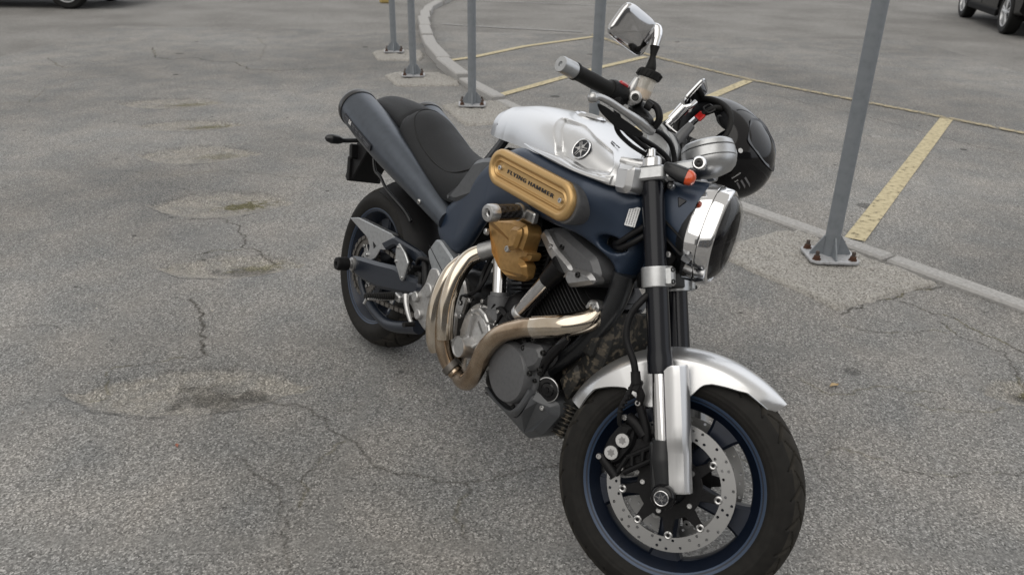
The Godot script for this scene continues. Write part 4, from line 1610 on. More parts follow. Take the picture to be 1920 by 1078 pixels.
	part("brake_pedal", bike, bp, M.cast_bright)
	var bt := MB.new()
	bt.tube([V(0.515, 0.290, 0.178), V(0.522, 0.292, 0.218)], 0.0085, 14)
	part("pedal_rubber", bike, bt, M.rubber)
	# rear brake cylinder and hoses tucked behind the bracket
	var mc := MB.new()
	mc.tube([V(0.43, 0.49, 0.13), V(0.47, 0.44, 0.14), V(0.49, 0.40, 0.14)], 0.014, 12)
	mc.tube([V(0.40, 0.46, 0.14), V(0.43, 0.49, 0.15), V(0.50, 0.50, 0.14), V(0.55, 0.49, 0.12)], 0.007, 10)
	mc.tube([V(0.42, 0.43, 0.145), V(0.45, 0.44, 0.15), V(0.46, 0.41, 0.15)], 0.008, 10)
	for q in [[0.405, 0.425], [0.418, 0.44], [0.428, 0.455]]: mc.tube([V(q[0], q[1], 0.13), V(q[0] - 0.006, q[1] + 0.002, 0.17)], 0.006, 8)
	part("brake_hose", bike, mc, M.hose)
	# side stand on the far side
	var st := MB.new()
	st.tube([V(0.70, 0.26, -0.13), V(0.74, 0.16, -0.22), V(0.80, 0.085, -0.295)], [0.016, 0.014, 0.012], 12)
	st.box(V(0.80, 0.084, -0.297), V(0.08, 0.008, 0.04), 0.002, Basis(Vector3.RIGHT, deg_to_rad(15)))
	part("side_stand", bike, st, M.black_satin)

# ---- seat, tail, silencers
func seat_and_tail() -> void:
	# x, centre height, shoulder height at z = 0.75 hw, bottom, half width
	var sec := [[0.035, 0.925, 0.895, 0.862, 0.095], [0.06, 0.930, 0.885, 0.835, 0.118], [0.12, 0.918, 0.866, 0.80, 0.128], [0.20, 0.886, 0.83, 0.77, 0.133], [0.30, 0.856, 0.796, 0.737, 0.135], [0.40, 0.842, 0.780, 0.712, 0.134], [0.47, 0.846, 0.785, 0.698, 0.130], [0.54, 0.862, 0.808, 0.715, 0.122], [0.60, 0.885, 0.84, 0.76, 0.112], [0.65, 0.915, 0.875, 0.81, 0.098]]
	var rows := []
	for i in 41:
		var x := lerpf(0.035, 0.65, i / 40.0)
		var f := func(k: int) -> float:
			var a := []
			for s in sec: a.append([s[0], s[k]])
			return curve(x, a)
		rows.append(seat_row(x, f.call(1), f.call(2), f.call(3), f.call(4), 40))
	var seat := MB.new()
	seat.sgrid(rows, true)
	seat_caps(seat, rows)
	var so := part("rider_seat", bike, seat, M.seat_cover)
	# stitched seam round the top
	for s in [1.0, -1.0]:
		var pth := []
		for q in [[0.06, 0.0], [0.064, 0.3], [0.09, 0.62], [0.16, 0.77], [0.26, 0.80], [0.36, 0.80], [0.45, 0.74], [0.53, 0.55], [0.585, 0.4]]:
			var i := int((q[0] - 0.035) / 0.615 * 40.0)
			var row: PackedVector3Array = rows[clampi(i, 0, 40)]
			pth.append(on_row(row, q[1] * s))
		var sm := MB.new()
		sm.tube(pth, 0.0022, 6, 8)
		part("seam", so, sm, M.rubber)
	var pil := [[-0.30, 0.893, 0.878, 0.86, 0.06], [-0.275, 0.918, 0.896, 0.86, 0.078], [-0.22, 0.932, 0.905, 0.858, 0.088], [-0.12, 0.936, 0.905, 0.85, 0.097], [-0.03, 0.934, 0.90, 0.845, 0.104], [0.02, 0.926, 0.893, 0.845, 0.106], [0.045, 0.91, 0.88, 0.845, 0.10]]
	var rows2 := []
	for i in 29:
		var x := lerpf(-0.30, 0.045, i / 28.0)
		var g := func(k: int) -> float:
			var a := []
			for s in pil: a.append([s[0], s[k]])
			return curve(x, a)
		rows2.append(seat_row(x, g.call(1), g.call(2), g.call(3), g.call(4), 36))
	var ps := MB.new()
	ps.sgrid(rows2, true)
	seat_caps(ps, rows2)
	part("pillion_seat", bike, ps, M.seat_cover)
	var tail := MB.new()
	tail.ext(rounded([[-0.33, 0.865], [-0.27, 0.885], [0.12, 0.80], [0.42, 0.71], [0.48, 0.66], [0.40, 0.66], [0.10, 0.74], [-0.25, 0.82]], 0.02, 3), -0.082, 0.082, 0.012)
	part("tail_cowl", bike, tail, M.black_plastic)
	# side trim between seat and tank
	var tr := MB.new()
	tr.ext(rounded([[0.50, 0.712], [0.565, 0.718], [0.66, 0.765], [0.752, 0.832], [0.735, 0.875], [0.705, 0.893], [0.66, 0.882], [0.612, 0.862], [0.55, 0.775]], 0.014, 3), 0.10, 0.156, 0.014)
	tr.ext(rounded([[0.60, 0.852], [0.632, 0.866], [0.690, 0.945], [0.652, 0.990], [0.632, 0.985], [0.662, 0.945], [0.625, 0.89]], 0.006, 3), 0.088, 0.118, 0.006)
	part("side_trim", bike, tr, M.panel_grey)
	part("side_trim", bike, mirrored(tr), M.panel_grey)
	var inner := MB.new()
	inner.ext(rounded([[0.40, 0.60], [0.50, 0.74], [0.68, 0.93], [0.80, 0.90], [0.72, 0.72], [0.60, 0.56]], 0.02, 2), -0.10, 0.10, 0.01)
	part("airbox", bike, inner, M.engine_black)
	# silencers, tapering forward into the frame
	var s0 := V(-0.245, 0.868, 0.150)
	var s1 := V(0.50, 0.642, 0.118)
	var d := (s1 - s0).normalized()
	var ln := s0.distance_to(s1)
	var body := MB.new()
	body.lathe(s0, d, [[0.072, 0.03], [0.0735, 0.06], [0.074, 0.16], [0.070, 0.30], [0.062, 0.43], [0.052, 0.55], [0.046, 0.65], [0.037, ln], [0.0, ln + 0.003]], 56)
	var cap := MB.new()
	cap.lathe(s0, d, [[0.030, 0.034], [0.032, 0.004], [0.050, -0.004], [0.066, 0.0], [0.0725, 0.008], [0.0755, 0.018], [0.0755, 0.036], [0.0735, 0.0375], [0.070, 0.03]], 56, true)
	var hollow := MB.new()
	hollow.lathe(s0, d, [[0.0, 0.07], [0.029, 0.07], [0.029, 0.008], [0.031, 0.008], [0.031, 0.072], [0.0, 0.072]], 28)
	for s in 2:
		var b := body if s == 0 else mirrored(body)
		var so2 := part("silencer", bike, b, M.silencer)
		part("end_cap", so2, cap if s == 0 else mirrored(cap), M.silencer_cap)
		part("outlet", so2, hollow if s == 0 else mirrored(hollow), M.engine_black)
		if s == 0:
			var bo0 := V(0.05, -0.30, 1.0)
			bo0 = (bo0 - d * bo0.dot(d)).normalized()
			bolt(so2, s0 + d * 0.655 + bo0 * 0.0445, bo0, 0.0095, M.bolt)
			# dark nameplate with its mark along the outer flank
			var np := holder("nameplate", so2, Transform3D.IDENTITY)
			var out := V(-0.12, -0.16, 0.97).normalized()
			out = (out - d * out.dot(d)).normalized()
			var bx := Basis(d, out.cross(d), out)
			var o := s0 + d * 0.19 + out * 0.0736
			var pm := MB.new()
			pm.ext(rounded([[-0.115, -0.013], [0.125, -0.012], [0.125, 0.012], [-0.115, 0.013]], 0.006, 3), -0.004, 0.0012, 0.0006, Transform3D(bx, o))
			part("name_plate", so2, pm, M.ink)
			np.free()
			text("lettering", so2, "M", 0.019, 0.001, M.white_print, Transform3D(bx, o + d * -0.062 + out * 0.0014), true, 0.25)
			var bars := MB.new()
			for q in [[-0.106, -0.076], [-0.045, -0.02], [-0.012, 0.012], [0.022, 0.05], [0.06, 0.112]]:
				bars.box(o + d * ((q[0] + q[1]) * 0.5) + out * 0.0014 + bx.y * 0.004, V(q[1] - q[0], 0.004, 0.0008), 0.0, bx)
				bars.box(o + d * ((q[0] + q[1]) * 0.5) + out * 0.0014 - bx.y * 0.005, V((q[1] - q[0]) * 0.7, 0.003, 0.0008), 0.0, bx)
			part("lettering", so2, bars, M.dull_print)
	# number plate bracket and indicators
	var nb := MB.new()
	nb.ext(rounded([[-0.30, 0.80], [-0.36, 0.72], [-0.40, 0.64], [-0.42, 0.55], [-0.36, 0.55], [-0.30, 0.64], [-0.22, 0.76]], 0.01, 2), -0.06, 0.06, 0.004)
	nb.box(V(-0.375, 0.60, 0.0), V(0.02, 0.10, 0.15), 0.004, Basis(Vector3.BACK, 0.25))
	nb.box(V(-0.35, 0.675, 0.0), V(0.02, 0.06, 0.18), 0.004, Basis(Vector3.BACK, 0.35))
	part("plate_bracket", bike, nb, M.black_plastic)
	for s in [1.0, -1.0]:
		var ind := MB.new()
		ind.tube([V(-0.27, 0.735, 0.10 * s), V(-0.285, 0.725, 0.14 * s), V(-0.29, 0.722, 0.165 * s)], 0.009, 10)
		ind.tube([V(-0.29, 0.722, 0.155 * s), V(-0.292, 0.722, 0.175 * s), V(-0.295, 0.722, 0.20 * s), V(-0.298, 0.722, 0.218 * s), V(-0.30, 0.722, 0.226 * s)], [0.009, 0.017, 0.019, 0.013, 0.003], 16)
		part("rear_indicator", bike, ind, M.black_satin)
	# stay under the silencer
	var sy := MB.new()
	sy.tube([V(-0.12, 0.70, 0.10), V(-0.09, 0.66, 0.10), V(-0.04, 0.648, 0.10), V(0.03, 0.617, 0.10), V(0.18, 0.585, 0.10), V(0.24, 0.56, 0.10)], 0.006, 10)
	part("silencer_stay", bike, sy, M.black_satin)

func seat_row(x: float, cy: float, sy: float, by: float, hw: float, n: int) -> PackedVector3Array:
	var r := PackedVector3Array()
	var h := n / 2
	for j in h + 1:
		var s := float(j) / h * 2.0 - 1.0
		var a := absf(s)
		var z := s * hw
		var y: float
		if a < 0.75: y = cy + (sy - cy) * pow(a / 0.75, 2.2)
		else:
			var u := (a - 0.75) / 0.25
			z = signf(s) * hw * (0.75 + 0.25 * sin(u * PI / 2))
			y = sy + (by - sy) * (1.0 - cos(u * PI / 2)) * 0.98
		r.append(V(x, y, z))
	for j in range(1, h):
		var s := 1.0 - float(j) / h * 2.0
		r.append(V(x, by - 0.004, s * hw * 0.94))
	return r

func seat_caps(mb: MB, rows: Array) -> void:
	for e in [0, rows.size() - 1]:
		var r: PackedVector3Array = rows[e]
		var c := Vector3.ZERO
		for p in r: c += p
		c /= r.size()
		var s := PackedVector3Array()
		for j in r.size():
			var k := (j + 1) % r.size()
			if e == 0: s.append_array(PackedVector3Array([c, r[j], r[k]]))
			else: s.append_array(PackedVector3Array([c, r[k], r[j]]))
		mb.t.append_array(s)

func on_row(row: PackedVector3Array, f: float) -> Vector3:
	# point of the top surface at fraction f of the half width
	var h := row.size() / 2
	var best := row[0]
	var hw := row[h].z
	for j in h:
		if row[j].z <= f * hw and row[j + 1].z >= f * hw:
			var u := (f * hw - row[j].z) / maxf(row[j + 1].z - row[j].z, 1e-5)
			best = row[j].lerp(row[j + 1], u)
	return best + V(0, 0.0006, 0)

# ---- frame, gold air cover
func frame_z(x: float) -> float:
	return curve(x, [[0.40, 0.135], [0.6, 0.150], [0.75, 0.178], [0.85, 0.188], [1.05, 0.188], [1.13, 0.178], [1.18, 0.153], [1.23, 0.115], [1.28, 0.085], [1.32, 0.075]])

func frame_and_covers() -> void:
	var poly := rounded([[0.44, 0.655], [0.552, 0.755], [0.66, 0.855], [0.766, 0.925], [0.831, 0.953], [0.873, 0.957], [1.089, 0.947], [1.22, 0.945], [1.262, 0.935], [1.275, 0.80], [1.262, 0.715], [1.24, 0.715], [1.225, 0.755], [1.18, 0.778], [1.12, 0.796], [1.04, 0.795], [0.92, 0.795], [0.82, 0.775], [0.73, 0.71], [0.66, 0.61], [0.60, 0.555], [0.485, 0.56], [0.445, 0.60]], 0.03, 3)
	var f := func(p: Vector3) -> float:
		var d2 := poly_dist(poly, Vector2(p.x, p.y))
		var zo := frame_z(p.x)
		var az := absf(p.z)
		var th := 0.055 + 0.02 * smoothstep(0.9, 1.2, p.x)
		var d := smax(d2, az - zo, 0.045)
		d = smax(d, (zo - th) - az, 0.03)
		# bowl behind the head and the cable port
		var bowl := sd_ell(V(p.x, p.y, az), V(1.145, 0.808, zo + 0.03), V(0.085, 0.070, 0.055))
		d = smax(d, -bowl, 0.03)
		var port := Vector2((p.x - 1.215) / 1.9, p.y - 0.802).length() - 0.019
		d = smax(d, -port, 0.008)
		var h1 := Vector2(p.x - 1.243, p.y - 0.755).length() - 0.012
		d = smax(d, -maxf(h1, zo - 0.006 - az), 0.004)
		return d
	var fr := MB.new()
	fr.nets(f, V(0.43, 0.54, -0.2), V(1.29, 0.97, 0.2), 0.0065, 1.5)
	part("frame", bike, fr, M.navy)
	var head := MB.new()
	var upv := V(-sin(deg_to_rad(RAKE)), cos(deg_to_rad(RAKE)), 0)
	head.lathe(V(1.628, 0, 0) + upv * 0.80, upv, [[0.0, 0.0], [0.036, 0.0], [0.036, 0.20], [0.0, 0.20]], 28)
	head.box(V(1.20, 0.86, 0), V(0.10, 0.12, 0.12), 0.02)
	part("steering_head", bike, head, M.navy)
	# maker's label with small print
	var lz := frame_z(1.235) + 0.001
	var nrm := V(frame_z(1.22) - frame_z(1.25), 0.02, 0.03).normalized()
	var lb := align(nrm)
	var lm := MB.new()
	lm.ext(rounded([[-0.018, -0.030], [0.018, -0.030], [0.018, 0.030], [-0.018, 0.030]], 0.002, 2), 0.0, 0.0012, 0.0)
	var lo := part("frame_label", bike, lm, M.sticker, Transform3D(lb * Basis(Vector3.BACK, 0.05) * Basis.from_scale(V(0.72, 0.86, 1)), V(1.252, 0.882, frame_z(1.252) + 0.001) + nrm * 0.004))
	var ln := MB.new()
	var rng := RandomNumberGenerator.new()
	rng.seed = 3
	for c in 4:
		var y := 0.025
		while y > -0.026:
			var l := rng.randf_range(0.002, 0.006)
			ln.box(V(-0.0125 + c * 0.0083, y - l * 0.5, 0.0014), V(0.0035, l, 0.0005))
			y -= l + rng.randf_range(0.001, 0.002)
	part("small_print", lo, ln, M.grey_print)
	# black and grey bezel, then the gold cover
	var c0 := Vector2(0.822, 0.886)
	var c1 := Vector2(1.098, 0.871)
	var bz := MB.new()
	bz.grid(stadium_rows(c0 + Vector2(0.008, -0.003), c1 + Vector2(0.010, -0.003), [[0.0525, 0.10], [0.0525, 0.190], [0.0495, 0.196], [0.02, 0.196]]), true, true)
	part("air_duct", bike, bz, M.engine_grey)
	var gd := MB.new()
	gd.grid(stadium_rows(c0, c1, [[0.0, 0.188], [0.049, 0.188], [0.051, 0.192], [0.051, 0.203], [0.0485, 0.2085], [0.044, 0.2115], [0.036, 0.2125], [0.0325, 0.2110], [0.0300, 0.2065], [0.0275, 0.2045], [0.0245, 0.2050], [0.0225, 0.2075], [0.0205, 0.2080], [0.0185, 0.2065], [0.0170, 0.2020], [0.015, 0.2010], [0.0, 0.2010]]), true, true)
	var go := part("gold_air_cover", bike, gd, M.gold, Transform3D.IDENTITY, 50.0)
	var dir := (c1 - c0).normalized()
	var tb := Basis(V(dir.x, dir.y, 0), V(-dir.y, dir.x, 0), Vector3.BACK)
	text("lettering", go, "FLYING HAMMER", 0.212, 0.0016, M.ink, Transform3D(tb * Basis.from_scale(V(1, 0.54, 1)), V((c0.x + c1.x) * 0.5, (c0.y + c1.y) * 0.5, 0.2016)))
	for q in [c0, c1]:
		bolt(go, V(q.x, q.y, 0.203), Vector3.BACK, 0.0075, M.bolt)
	for s in 1:
		var g2 := mirrored(gd)
		part("gold_air_cover", bike, g2, M.gold, Transform3D.IDENTITY, 50.0)

func stadium_rows(c0: Vector2, c1: Vector2, prof: Array) -> Array:
	var rows := []
	var d := (c1 - c0).normalized()
	var a0 := d.angle()
	for p in prof:
		var r := PackedVector3Array()
		for k in 21:
			var a := a0 - PI / 2 + PI * k / 20.0
			var q: Vector2 = c1 + Vector2(cos(a), sin(a)) * maxf(p[0], 0.0004)
			r.append(V(q.x, q.y, p[1]))
		for k in 21:
			var a := a0 + PI / 2 + PI * k / 20.0
			var q: Vector2 = c0 + Vector2(cos(a), sin(a)) * maxf(p[0], 0.0004)
			r.append(V(q.x, q.y, p[1]))
		rows.append(r)
	return rows

# ---- tank
func tank() -> void:
	var top := [[0.572, 0.985], [0.580, 1.012], [0.60, 1.032], [0.64, 1.048], [0.75, 1.068], [0.87, 1.073], [0.98, 1.063], [1.065, 1.044], [1.135, 1.020], [1.20, 1.008], [1.235, 1.0]]
	var wid := [[0.572, 0.062], [0.580, 0.090], [0.60, 0.106], [0.64, 0.119], [0.70, 0.130], [0.80, 0.150], [0.90, 0.166], [1.0, 0.174], [1.10, 0.175], [1.17, 0.166], [1.21, 0.15], [1.235, 0.13]]
	var bot := [[0.572, 0.952], [0.62, 0.945], [0.70, 0.946], [0.80, 0.950], [0.90, 0.952], [1.0, 0.952], [1.1, 0.946], [1.235, 0.945]]
	var rec := rounded([[0.915, 1.056], [0.993, 1.056], [1.132, 1.014], [1.184, 0.990], [1.194, 0.966], [1.113, 0.956], [1.030, 0.962], [0.997, 0.972], [0.990, 0.992], [0.950, 1.022]], 0.010, 2)
	var step := v2([[0.60, 0.93], [0.86, 0.962], [1.0, 0.9725], [1.0, 0.93]])
	var rows := []
	for i in 221:
		var x := lerpf(0.572, 1.235, pow(i / 220.0, 1.2))
		var yt := curve(x, top)
		var w := curve(x, wid)
		var yb := curve(x, bot)
		var r := PackedVector3Array()
		for j in 89:
			var a := (j / 88.0 - 0.5) * PI * 1.0
			var sn := sin(a)
			var cs := cos(a)
			var z := signf(sn) * pow(absf(sn), 0.72) * w
			var y := yb + (yt - yb) * pow(maxf(cs, 0.0), 0.66)
			# flank: pressed-in panel with the emblem
			var side := smoothstep(0.46, 0.72, absf(z) / w)
			var dm := poly_dist(rec, Vector2(x, y))
			var press := smoothstep(0.002, -0.005, dm) * side * 0.021
			z -= signf(z) * press
			# shallow scoop in front of the filler
			y -= 0.006 * exp(-pow((x - 1.14) / 0.05, 2) - pow(z / 0.05, 2))
			r.append(V(x, y, z))
		rows.append(r)
	var tk := MB.new()
	tk.keep_side = true
	tk.sgrid(rows, false)
	var flip := 0.0
	for i in range(0, tk.gv.size(), 37): flip += tk.gn[i].y
	if flip < 0:
		for i in tk.gn.size(): tk.gn[i] = -tk.gn[i]
		for i in range(0, tk.gi.size(), 3):
			var q := tk.gi[i + 1]
			tk.gi[i + 1] = tk.gi[i + 2]
			tk.gi[i + 2] = q
	# close underside and ends
	var s := PackedVector3Array()
	for i in rows.size() - 1:
		tk.quad(s, rows[i][0], rows[i][88], rows[i + 1][88], rows[i + 1][0])
	for e in [0, 220]:
		for j in 88: s.append_array(PackedVector3Array([rows[e][44] - V(0, 0.02, 0), rows[e][j], rows[e][j + 1]]))
	tk.t.append_array(s)
	var to := part("fuel_tank", bike, tk, M.silver_paint)
	# lower trim blade along the tank edge
	for sd in [1.0, -1.0]:
		var bl := MB.new()
		var br := []
		for i in 40:
			var x := lerpf(0.842, 1.204, i / 39.0)
			var yt := curve(x, [[0.842, 0.966], [0.9, 0.966], [1.0, 0.968], [1.1, 0.958], [1.19, 0.962], [1.24, 0.985]])
			var yb := curve(x, [[0.842, 0.961], [0.9, 0.955], [1.0, 0.950], [1.1, 0.945], [1.24, 0.943]])
			var zo := curve(x, [[0.842, 0.158], [0.9, 0.172], [1.0, 0.182], [1.1, 0.182], [1.19, 0.166], [1.24, 0.145]])
			var row := PackedVector3Array()
			for q in [[yt, zo - 0.016], [yt - 0.001, zo - 0.005], [lerpf(yt, yb, 0.3), zo], [lerpf(yt, yb, 0.75), zo + 0.001], [yb, zo - 0.003], [yb - 0.002, zo - 0.02]]: row.append(V(x, q[0], q[1] * sd))
			br.append(row)
		bl.grid(br, true, true)
		part("tank_trim", to, bl, M.silver_paint)
		var capm := MB.new()
		capm.ext(rounded([[1.200, 0.998], [1.206, 0.945], [1.214, 0.932], [1.252, 0.937], [1.262, 0.95], [1.255, 1.003]], 0.008, 3), 0.085, 0.153, 0.012)
		capm.tube([V(1.185, 1.004, 0.122), V(1.215, 1.006, 0.108), V(1.24, 1.008, 0.080), V(1.248, 1.008, 0.05)], [0.010, 0.013, 0.012, 0.010], 16)
		part("tank_front_cap", to, capm if sd > 0 else mirrored(capm), M.silver_paint)
		# round badge on the pressed flank
		var ez := curve(1.075, wid) * 0.955 - 0.0200
		var nb := align(V(0.05, 0.42, 1.0 * sd))
		emblem(to, Transform3D(nb, V(1.062, 1.000, (ez - 0.0015) * sd)), 0.0285)
	var fc := MB.new()
	fc.lathe(V(0.90, 1.066, 0), V(0.05, 1, 0), [[0.0, 0.0], [0.045, 0.0], [0.045, 0.008], [0.040, 0.012], [0.034, 0.012], [0.032, 0.010], [0.0, 0.010]], 36)
	part("filler_cap", to, fc, M.chrome_soft)
	# two short lines of tiny dark script on the shoulder, too small to read
	var scr := MB.new()
	var rg := RandomNumberGenerator.new()
	rg.seed = 8
	var sb := align(V(0.25, 1.0, 0.75), V(1, 0, 0))
	for l in 2:
		var u := 0.0
		while u < (0.034 if l == 0 else 0.016):
			var w := rg.randf_range(0.002, 0.005)
			scr.box(V(1.088, 1.0335, 0.075) + V(0.96, -0.28, 0.0) * (u + l * 0.004) + V(0.0, -0.45, 0.89) * l * 0.006 + V(0, 0.0015, 0.001), V(w * 0.7, 0.0012, rg.randf_range(0.002, 0.004)), 0.0, Basis(Vector3.RIGHT, 0.5))
			u += w
	part("small_script", to, scr, M.ink)

# ---- engine
func fins(a: Vector3, b: Vector3, w: float, d: float, n: int) -> MB:
	# square fins with rounded corners across the cylinder's axis
	var mb := MB.new()
	var ax := (b - a).normalized()
	var bs := Basis(V(ax.y, -ax.x, 0), Vector3.BACK, V(ax.y, -ax.x, 0).cross(Vector3.BACK))
	for i in n:
		var c := a.lerp(b, float(i) / (n - 1))
		var k := 1.0 if i % 4 != 3 else 0.97
		mb.ext(rounded([[-w * k, -d], [w * k, -d], [w * k, d], [-w * k, d]], 0.035, 5), -0.0016, 0.0016, 0.0, Transform3D(bs, c))
	mb.ext(rounded([[-w * 0.78, -d * 0.78], [w * 0.78, -d * 0.78], [w * 0.78, d * 0.78], [-w * 0.78, d * 0.78]], 0.04, 5), -a.distance_to(b) * 0.52, a.distance_to(b) * 0.52, 0.0, Transform3D(bs, (a + b) * 0.5))
	return mb

func engine() -> void:
	var f := func(p: Vector3) -> float:
		var d := sd_box(p, V(0.92, 0.40, 0), V(0.20, 0.115, 0.135), 0.04)
		d = smin(d, sd_box(p, V(0.70, 0.42, 0), V(0.10, 0.10, 0.11), 0.04), 0.03)
		d = smin(d, sd_cap(p, V(1.03, 0.37, -0.05), V(1.03, 0.37, 0.05), 0.10, 0.10), 0.03)
		d = smin(d, sd_cap(p, V(0.94, 0.50, -0.08), V(0.94, 0.50, 0.08), 0.07, 0.07), 0.04)
		d = smin(d, sd_box(p, V(0.97, 0.27, 0), V(0.14, 0.05, 0.10), 0.03), 0.03)
		return d
	var cc := MB.new()
	cc.nets(f, V(0.58, 0.20, -0.20), V(1.17, 0.60, 0.20), 0.011)
	var cr := part("crankcase", bike, cc, M.engine_black)
	# cylinders in a V
	part("rear_cylinder", bike, fins(V(0.955, 0.49, 0), V(0.875, 0.675, 0), 0.085, 0.095, 17), M.engine_black, Transform3D.IDENTITY, 30.0)
	part("front_cylinder", bike, fins(V(1.03, 0.52, 0), V(1.125, 0.668, 0), 0.092, 0.118, 16), M.fin_metal, Transform3D.IDENTITY, 30.0)
	# heads
	var rh := MB.new()
	rh.ext(rounded([[0.80, 0.66], [0.98, 0.735], [0.95, 0.80], [0.77, 0.73]], 0.02, 3), -0.11, 0.14, 0.012)
	part("rear_head", bike, rh, M.engine_black)
	# gold cover over the rear rocker gear: faceted, folded along its ridge
	var gold := MB.new()
	var edge := rounded([[0.818, 0.728], [0.862, 0.748], [0.965, 0.772], [1.022, 0.772], [1.037, 0.752], [1.03, 0.70], [1.055, 0.706], [1.056, 0.684], [1.026, 0.672], [1.045, 0.668], [1.048, 0.632], [1.02, 0.612], [0.958, 0.600], [0.925, 0.612], [0.888, 0.645], [0.84, 0.69], [0.82, 0.71]], 0.009, 3)
	gold.ext(edge, 0.135, 0.205, 0.012)
	gold.map(func(p: Vector3) -> Vector3:
		# the rear strip and the lower lip fall away from the raised middle
		var q := p
		if p.z > 0.15:
			var rear := (p.x - 0.835) - (0.73 - p.y) * 0.62
			q.z -= maxf(0.0, 0.03 - rear) * 0.55
			q.z -= maxf(0.0, 0.655 - p.y) * 0.55
			if p.x > 0.985 and p.y < 0.70: q.z -= 0.016
		return q)
	gold.xf(Transform3D(Basis.from_scale(V(0.94, 1, 1)), V(0.020, 0, 0)))
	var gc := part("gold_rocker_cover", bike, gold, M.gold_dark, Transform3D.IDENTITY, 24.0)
	var rib := MB.new()
	rib.ext(rounded([[0.975, 0.742], [0.99, 0.758], [1.026, 0.764], [1.032, 0.748], [1.024, 0.705], [0.992, 0.69]], 0.008, 3), 0.195, 0.219, 0.009)
	rib.xf(Transform3D(Basis.from_scale(V(0.94, 1, 1)), V(0.020, 0, 0)))
	part("raised_rib", gc, rib, M.gold_dark)
	bolt(gc, V(0.820, 0.702, 0.199), V(-0.3, 0.1, 1), 0.0095, M.bolt)
	bolt(gc, V(0.944, 0.692, 0.208), V(0, 0, 1), 0.0095, M.bolt)
	# front rocker cover
	var fh := MB.new()
	fh.ext(rounded([[0.985, 0.745], [1.005, 0.772], [1.05, 0.785], [1.205, 0.755], [1.238, 0.722], [1.232, 0.698], [1.165, 0.660], [1.135, 0.675], [1.06, 0.705]], 0.012, 3), -0.12, 0.128, 0.014)
	part("front_head", bike, fh, M.engine_grey, Transform3D(Basis.IDENTITY, V(-0.018, 0, 0)), 30.0)
	var fc := MB.new()
	fc.ext(rounded([[1.003, 0.748], [1.020, 0.772], [1.042, 0.762], [1.082, 0.738], [1.150, 0.716], [1.165, 0.704], [1.135, 0.674], [1.105, 0.690], [1.062, 0.708]], 0.006, 3), 0.10, 0.152, 0.008)
	fc.ext(rounded([[1.135, 0.708], [1.165, 0.712], [1.222, 0.722], [1.246, 0.712], [1.244, 0.699], [1.19, 0.672], [1.162, 0.659], [1.14, 0.672]], 0.008, 3), 0.10, 0.150, 0.010)
	var fco := part("front_rocker_cover", bike, fc, M.cover_silver, Transform3D(Basis.IDENTITY, V(-0.018, 0, 0)), 30.0)
	bolt(fco, V(1.083, 0.742, 0.128), V(0.1, 0.8, 0.6), 0.008, M.black_bolt)
	bolt(fco, V(1.19, 0.703, 0.150), V(0, 0.2, 1), 0.008, M.black_bolt)
	# push rod tubes
	var pr := MB.new()
	pr.tube([V(0.835, 0.63, 0.14), V(0.868, 0.535, 0.14)], 0.021, 24)
	part("push_rod_tube", bike, pr, M.chrome)
	var pc := MB.new()
	pc.lathe(V(0.868, 0.535, 0.14), V(0.03, -0.1, 0), [[0.0, -0.004], [0.026, -0.004], [0.027, 0.006], [0.033, 0.008], [0.033, 0.045], [0.038, 0.048], [0.038, 0.075], [0.0, 0.075]], 28)
	part("push_rod_base", bike, pc, M.engine_grey)
	var p2 := MB.new()
	p2.tube([V(1.08, 0.678, 0.145), V(0.985, 0.522, 0.145)], 0.0225, 24)
	part("push_rod_tube", bike, p2, M.chrome_soft)
	var p3 := MB.new()
	p3.tube([V(1.10, 0.705, 0.145), V(1.062, 0.645, 0.145)], [0.03, 0.026], 24)
	part("push_rod_top", bike, p3, M.engine_black)
	var p4 := MB.new()
	p4.lathe(V(0.99, 0.53, 0.145), V(-0.095, -0.156, 0), [[0.0, 0.0], [0.0245, 0.0], [0.0265, 0.004], [0.0265, 0.016], [0.0, 0.016]], 28)
	part("push_rod_collar", bike, p4, M.cast_bright)
	var p5 := MB.new()
	p5.lathe(V(0.982, 0.517, 0.145), V(-0.095, -0.156, 0), [[0.0, 0.0], [0.028, 0.0], [0.028, 0.008], [0.025, 0.01], [0.029, 0.013], [0.029, 0.022], [0.026, 0.024], [0.031, 0.028], [0.032, 0.06], [0.0, 0.06]], 28)
	part("push_rod_base", bike, p5, M.engine_black)
	# upper crankcase deck with ribs
	var dk := MB.new()
	dk.ext(rounded([[0.80, 0.47], [0.84, 0.515], [0.93, 0.51], [0.98, 0.485], [1.02, 0.50], [1.06, 0.46], [0.98, 0.40], [0.85, 0.42]], 0.015, 3), 0.10, 0.165, 0.008)
	for q in [[0.885, 0.49], [0.925, 0.475], [0.965, 0.455]]:
		dk.box(V(q[0], q[1], 0.166), V(0.006, 0.05, 0.012), 0.002, Basis(Vector3.BACK, -0.4))
	var dko := part("case_deck", bike, dk, M.engine_black)
	for q in [[0.832, 0.497], [0.868, 0.503], [0.915, 0.498]]: bolt(dko, V(q[0], q[1], 0.166), Vector3.BACK, 0.006, M.bolt)
	# polished gear cover
	var gx := MB.new()
	gx.lathe(V(0.858, 0.395, 0.12), Vector3.BACK, [[0.0, 0.0], [0.099, 0.0], [0.099, 0.040], [0.094, 0.047], [0.082, 0.049], [0.075, 0.060], [0.069, 0.067], [0.03, 0.075], [0.0, 0.075]], 56)
	var go := part("gear_cover", bike, gx, M.cast_silver, Transform3D.IDENTITY, 30.0)
	var rb := MB.new()
	rb.ext(v2([[0.838, 0.37], [0.856, 0.37], [0.851, 0.462], [0.842, 0.462]]), 0.18, 0.204, 0.003)
	rb.ext(v2([[0.858, 0.365], [0.866, 0.352], [0.93, 0.415], [0.924, 0.424]]), 0.18, 0.204, 0.003)
